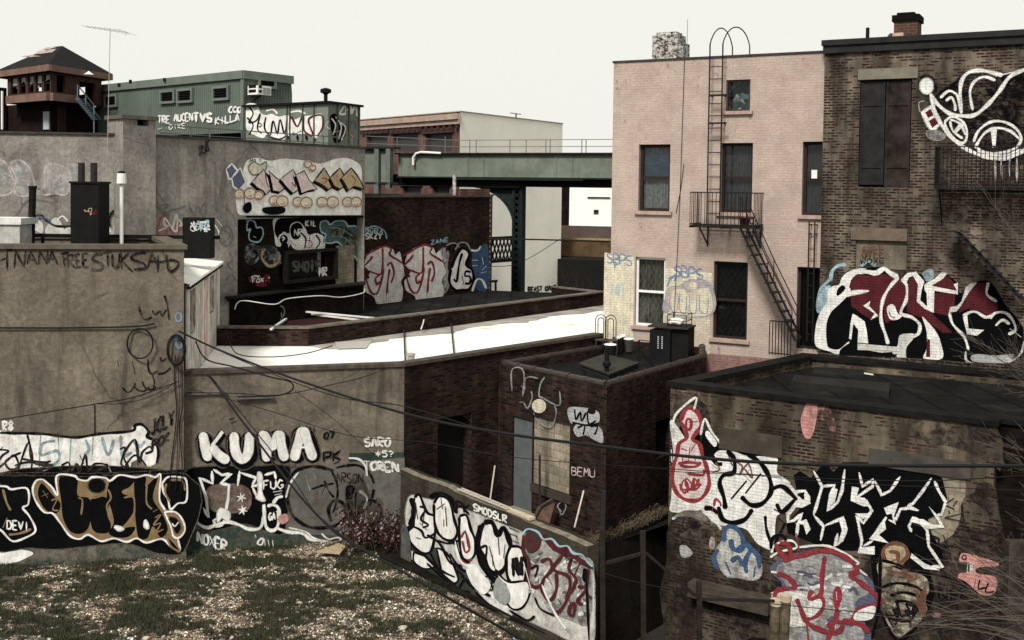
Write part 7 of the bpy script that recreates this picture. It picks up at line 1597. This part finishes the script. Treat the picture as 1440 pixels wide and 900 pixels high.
g = Graf(groot, WG, 'concrete_light', 'white mural panel with arrow letters, gold letters and small faces', wear=.05)
g.f('white', '346,228 360,222 380,226 400,223 430,226 450,230 470,224 485,222 498,226 508,236 509,268 508,298 506,302 495,302.5 380,303 345,303 334,298 332,270 340,250', wear=.06)
g.both('slate', 'white', 2, '318,238 326,230 334,240 330,250 322,252', False); g.both('slate', 'white', 2, '326,250 338,236 346,256 336,268 328,262', False); 
g.both('cream', 'black', 1, '349,236 356,228 366,232 374,228 372,240 356,246', True); g.t('black', .9, 'JAS3T', 350, 227, 368, 228, 4)
for q in ('354,256 371,238 378,252 385,262 374,274 370,268 362,264', '378,240 388,250 396,254 404,262 394,270 384,268', '394,252 412,238 418,250 424,264 412,272 404,264', '416,246 428,240 434,252 446,266 434,268 424,272 420,258'): 
    g.f('black', ' '.join('%f,%f' % (a-3, b+3) for a, b in pts_(q)), False, 0); g.f('rose', q, False, .0); g.s('black', 1.3, q + ' ' + q.split()[0], False)
for q in ('442,254 456,236 464,250 474,258 462,267 456,262', '464,250 478,236 486,250 490,258 478,266 470,262', '480,250 494,236 502,246 508,256 512,266 498,262 490,268'):
    g.f('black', ' '.join('%f,%f' % (a-3, b+3) for a, b in pts_(q)), False, 0); g.f('tan', q, False, .0); g.s('black', 1.5, q + ' ' + q.split()[0], False)
g.s('brown', 1.2, '452,250 460,252 456,258|472,246 480,252|494,246 500,254 496,260'); g.s('black', 1, '373,244 377,262 384,258|412,246 416,262 410,256|364,250 372,262')
for cx, cy, r in ((337, 273, 7), (352, 272, 8), (364, 275, 6), (386, 282, 7), (397, 283, 8), (419, 284, 7), (431, 285, 8), (453, 284, 7), (468, 284, 8), (489, 284, 7), (501, 284, 7), (433, 231, 5), (440, 236, 4)):
    g.ell('cream', cx, cy, r, r*.9); g.ell('red', cx, cy, r, r*.9, 1); g.s('brown', .9, '%f,%f %f,%f|%f,%f %f,%f %f,%f' % (cx-2, cy-2, cx+2, cy-2, cx-3, cy+3, cx, cy+4.5, cx+3, cy+2))
g.f('black', '371,292 398,291 400,299 384,302 371,299', wear=0); g.f('black', '343,288 352,284 354,294 348,300 342,296', wear=.1); g.s('black', 2, '343,270 344,290'); g.f('black', '346,303 511,303 511,306 346,306', False, 0); g.s('lblue', 1.2, '366,236 372,232 384,236|400,230 410,234|470,230 482,234', wear=.3); g.done()
# recess wall
g = Graf(groot, REC, 'brick_black', 'black cartoon heads, balloon letters and a teal cloud in the brick recess', wear=.12)
g.f('silver', '345,350 352,342 366,346 380,344 392,352 396,368 388,376 376,372 368,362 356,372 346,368', wear=.6); g.s('tan', 3, '372,350 368,362 378,374 390,370 394,358', wear=.3); g.s('black', 2, '356,352 362,358 356,366|370,350 376,360')
g.both('black', 'lblue', 1.6, '347,318 350,310 358,312 361,320 368,320 370,330 364,340 352,338 350,330 352,322 348,324'); g.s('white', 1.4, '356,332 360,334')
g.f('white', '384,310 394,304 404,306 410,316 406,326 410,340 404,352 402,380 396,350 388,345 386,330', wear=.15); g.f('black', '388,312 396,306 404,306 410,316 406,328 398,326 392,336 386,326', wear=.0); g.ell('black', 399, 337, 7, 8); g.ell('white', 399, 337, 7, 8, 1.8); g.f('black', '396,345 404,345 402,372 398,360'); g.t('white', 1.2, '?', 396, 341, 402, 341, 8)
g.f('white', '408,318 420,312 430,322 434,330 446,328 456,334 457,346 454,353 440,354 420,352 410,345', wear=.15); g.f('black', '410,320 418,314 424,320 420,334 412,334'); g.t('white', 1.3, 'NR', 414, 332, 426, 332, 10); g.s('black', 1.6, '424,328 430,336 428,350|436,330 434,346|444,330 450,340 444,350|408,338 416,346'); g.ell('red', 434, 343, 5, 5, 1.2); g.t('white', 1.8, 'KIL', 430, 318, 446, 318, 8)
g.both('teal', 'lblue', 1.8, '450,318 452,312 460,311 464,316 472,311 484,311 490,318 500,318 507,326 511,340 511,360 506,372 500,362 490,352 484,348 474,340 466,342 456,340 458,330 452,326'); g.f('yellowgreen', '464,326 480,318 496,326 504,344 490,346 476,334', wear=.6); g.s('fadeblue', 1.2, '462,320 480,322 496,332|466,332 484,334 500,350', wear=.2)
g.s('white', 2.6, '352,396 354,390 360,388 366,390|374,396 378,390 374,386', wear=.5); g.scr('dred', 3, 352, 386, 380, 402, 12, 5); g.t('white', 1.2, 'FOX', 355, 398, 372, 396, 6); g.t('white', 2, 'MR', 449, 388, 461, 388, 12); g.s('lblue', 1.4, '346,312 350,306'); g.s('offwhite', 1.4, '470,380 472,392 480,399 500,398', wear=.3); g.done()
g = Graf(wf, WG, 'brick_black', None, wear=.3, off=-.41); g.t('dgrey', 3, 'SHOTS', 412, 382, 452, 382, 15); g.done()
# low shed tag
g = Graf(lsr, WLS, 'brick_black', 'grey outline tag on the low shed', wear=.3)
g.s('grey', 1.5, '364,434 368,431 374,432 380,436 378,442 370,442 364,440 363,434|364,446 366,456 374,456 378,448 384,450 382,458 390,456 396,448 400,440 398,432 390,430 384,434|368,436 372,440|386,436 392,442 388,448'); g.t('grey', 1.4, 'FENUI', 364, 443, 400, 446, 7); g.done()
# far brick wall
g = Graf(froot, WF, 'brick_dark', 'red outlined whitish twin letters on the brick', wear=.12)
for dx in (0, 57): 
    P_ = ' '.join('%f,%f' % (a+dx, b-dx*.03) for a, b in pts_('512,372 520,354 540,346 552,350 556,358 562,354 566,370 570,384 564,396 566,410 562,424 534,426 524,416 514,410 512,396 520,390 512,382'))
    g.f('white', P_, wear=.22)
    T = lambda s_: '|'.join(' '.join('%f,%f' % (a+dx, b-dx*.03) for a, b in pts_(q)) for q in s_.split('|'))
    g.s('red', 2.2, T('510,362 526,352 540,346 550,350 548,358 560,366 566,370|538,348 538,376 534,386 520,382 514,386 520,408 528,414 534,404 540,378|534,386 528,392 530,400 534,396|548,378 545,400 544,424|512,384 520,390|566,370 570,380|512,374 520,366 524,360|544,374 550,370 554,384 550,398'), wear=.1)
    g.s('white', 1.6, T('528,414 530,426 540,426|545,412 546,426 562,424 566,408 562,396'), wear=.2); g.f('maroon', T('512,374 520,384 513,390 511,380'), wear=.2)
g.s('lblue', 1.4, '514,322 526,318 540,324 544,336|518,330 528,324 534,332', wear=.4); g.t('white', 1.4, 'SKZY', 514, 336, 538, 336, 8); g.t('lblue', 1.2, 'BGRA', 514, 326, 540, 330, 7); g.t('lblue', 1.2, 'ZANE', 606, 344, 632, 340, 6); g.done()
g = Graf(froot, WF, 'brick_dark', 'white letter shapes with black outline beside a blue patch', wear=.12)
g.f('blue', '664,358 676,346 686,348 687,404 672,408 666,390', wear=.3); g.f('offwhite', '621,350 630,356 628,376 632,396 624,412 618,400 618,366', wear=.5)
q = '634,378 646,352 654,350 660,358 656,372 664,380 666,394 660,406 650,408 640,408 632,396'; g.f('white', q, wear=.2); g.s('black', 3, q + ' 634,378'); g.s('black', 2.4, '650,356 646,370 644,384 642,396 638,392|652,400 650,388'); g.t('black', 2.2, '5', 654, 398, 664, 398, 16, smooth=True)
g.s('white', 2.4, '662,352 672,352 676,346|678,362 680,372|664,410 670,394 678,394 684,406'); g.s('white', 1.4, '664,366 672,366|664,374 672,373|678,380 684,374|676,384 684,382'); g.s('grey', 1.8, '626,352 630,344 640,342 646,348|640,352 646,342 656,342 662,352'); g.t('black', 1.4, 'PZ', 628, 354, 644, 352, 8); g.done()
# cream wall tag
g = Graf(cr_, WC, 'stucco_cream', 'small black tag low on the cream wall', wear=.2); g.t('black', 1.9, 'BEAST OAKS', 743, 411, 783, 408, 7, wf=.85); g.f('dred', '745,414 770,412 780,416 750,418', wear=.6); g.done()
# green box & building
g = Graf(jb, WJ, 'green_paint', 'white balloon letters with black outlines on the green hut', wear=.1)
g.f('white', '345,148 362,147 366,158 374,162 382,160 392,164 404,162 414,168 424,164 438,162 452,160 456,172 452,186 444,194 430,188 420,190 412,186 404,194 392,197 376,190 370,194 358,190 346,180', wear=.15)
g.s('black', 1.8, '350,150 356,160 350,172 360,170 366,160 362,180 368,188|347,165 356,176 350,190|374,164 372,180 380,190 384,170 390,188 394,168 400,188 404,166|374,190 392,196 404,190'); g.s('maroon', 2.2, '407,184 409,164 418,178 426,163 428,184 440,190 434,168 452,162 454,178 446,192|412,190 424,184'); g.s('white', 2, '374,156 384,154 390,160|408,158 420,156 430,160'); g.s('black', 3, '404,190 406,196|418,190 419,198|430,190 432,198|442,194 443,199', False); g.ell('black', 365, 176, 2.5, 2.5, 1.2); g.done()
g = Graf(jb, WJ2, 'green_paint', 'black and white tags on the short side of the green hut', wear=.15)
g.f('black', '464,164 472,160 478,170 484,176 486,190 478,200 470,200 466,184', wear=.2); g.s('white', 1.4, '466,166 472,176 468,190|472,164 480,178 476,196|478,172 486,180 480,198|468,186 478,184'); g.s('white', 2.2, '476,146 484,148 478,160 486,160|486,148 486,162|488,156 494,148|494,148 494,160 500,148 502,164'); g.s('white', 1.6, '462,170 458,176 464,182'); g.scr('dgrey', 1.6, 486, 168, 502, 185, 10, 4); g.s('pink', 1.2, '488,186 496,192 492,198'); g.done()
g = Graf(gb_, WH, 'green_metal', 'white spray tags along the lower green wall', wear=.2, off=.03)
g.t('white', 1.8, 'TRE', 222, 173, 240, 173, 10); g.t('white', 1.8, 'AUCEN', 245, 171, 272, 169, 10, smooth=True); g.t('white', 1.3, 'DIKE', 238, 182, 262, 180, 7); g.t('white', 3, 'TVS', 272, 171, 300, 172, 12); g.t('white', 1.8, 'KILLA', 303, 176, 338, 170, 11); g.t('white', 2, 'CCO', 322, 158, 340, 158, 8, smooth=True); g.s('white', 1.6, '221,182 228,180|304,166 320,172 334,168'); g.done()
# switch box and flue marks
sbw = Wall(Vector((sbx.data.vertices[0].co.x + sbx.location.x, 27.1)), Vector((sbx.data.vertices[1].co.x + sbx.location.x, 27.1)))
g = Graf(sbx, sbw, 'brick_black', None, wear=.05); g.scr('white', 1, 268, 310, 296, 325, 26, 5); g.scr('lblue', 1, 266, 310, 294, 326, 16, 15); g.done()
fbw = Wall(Vector((bx0, 25.7)), Vector((bx1, 25.7))); g = Graf(ch, fbw, 'brick_black', None, wear=.1); g.scr('tan', 1.2, 119, 292, 130, 302, 9, 5); g.scr('dred', 1.2, 120, 294, 136, 302, 6, 5); g.done()
# roof edge writing on the low right roof
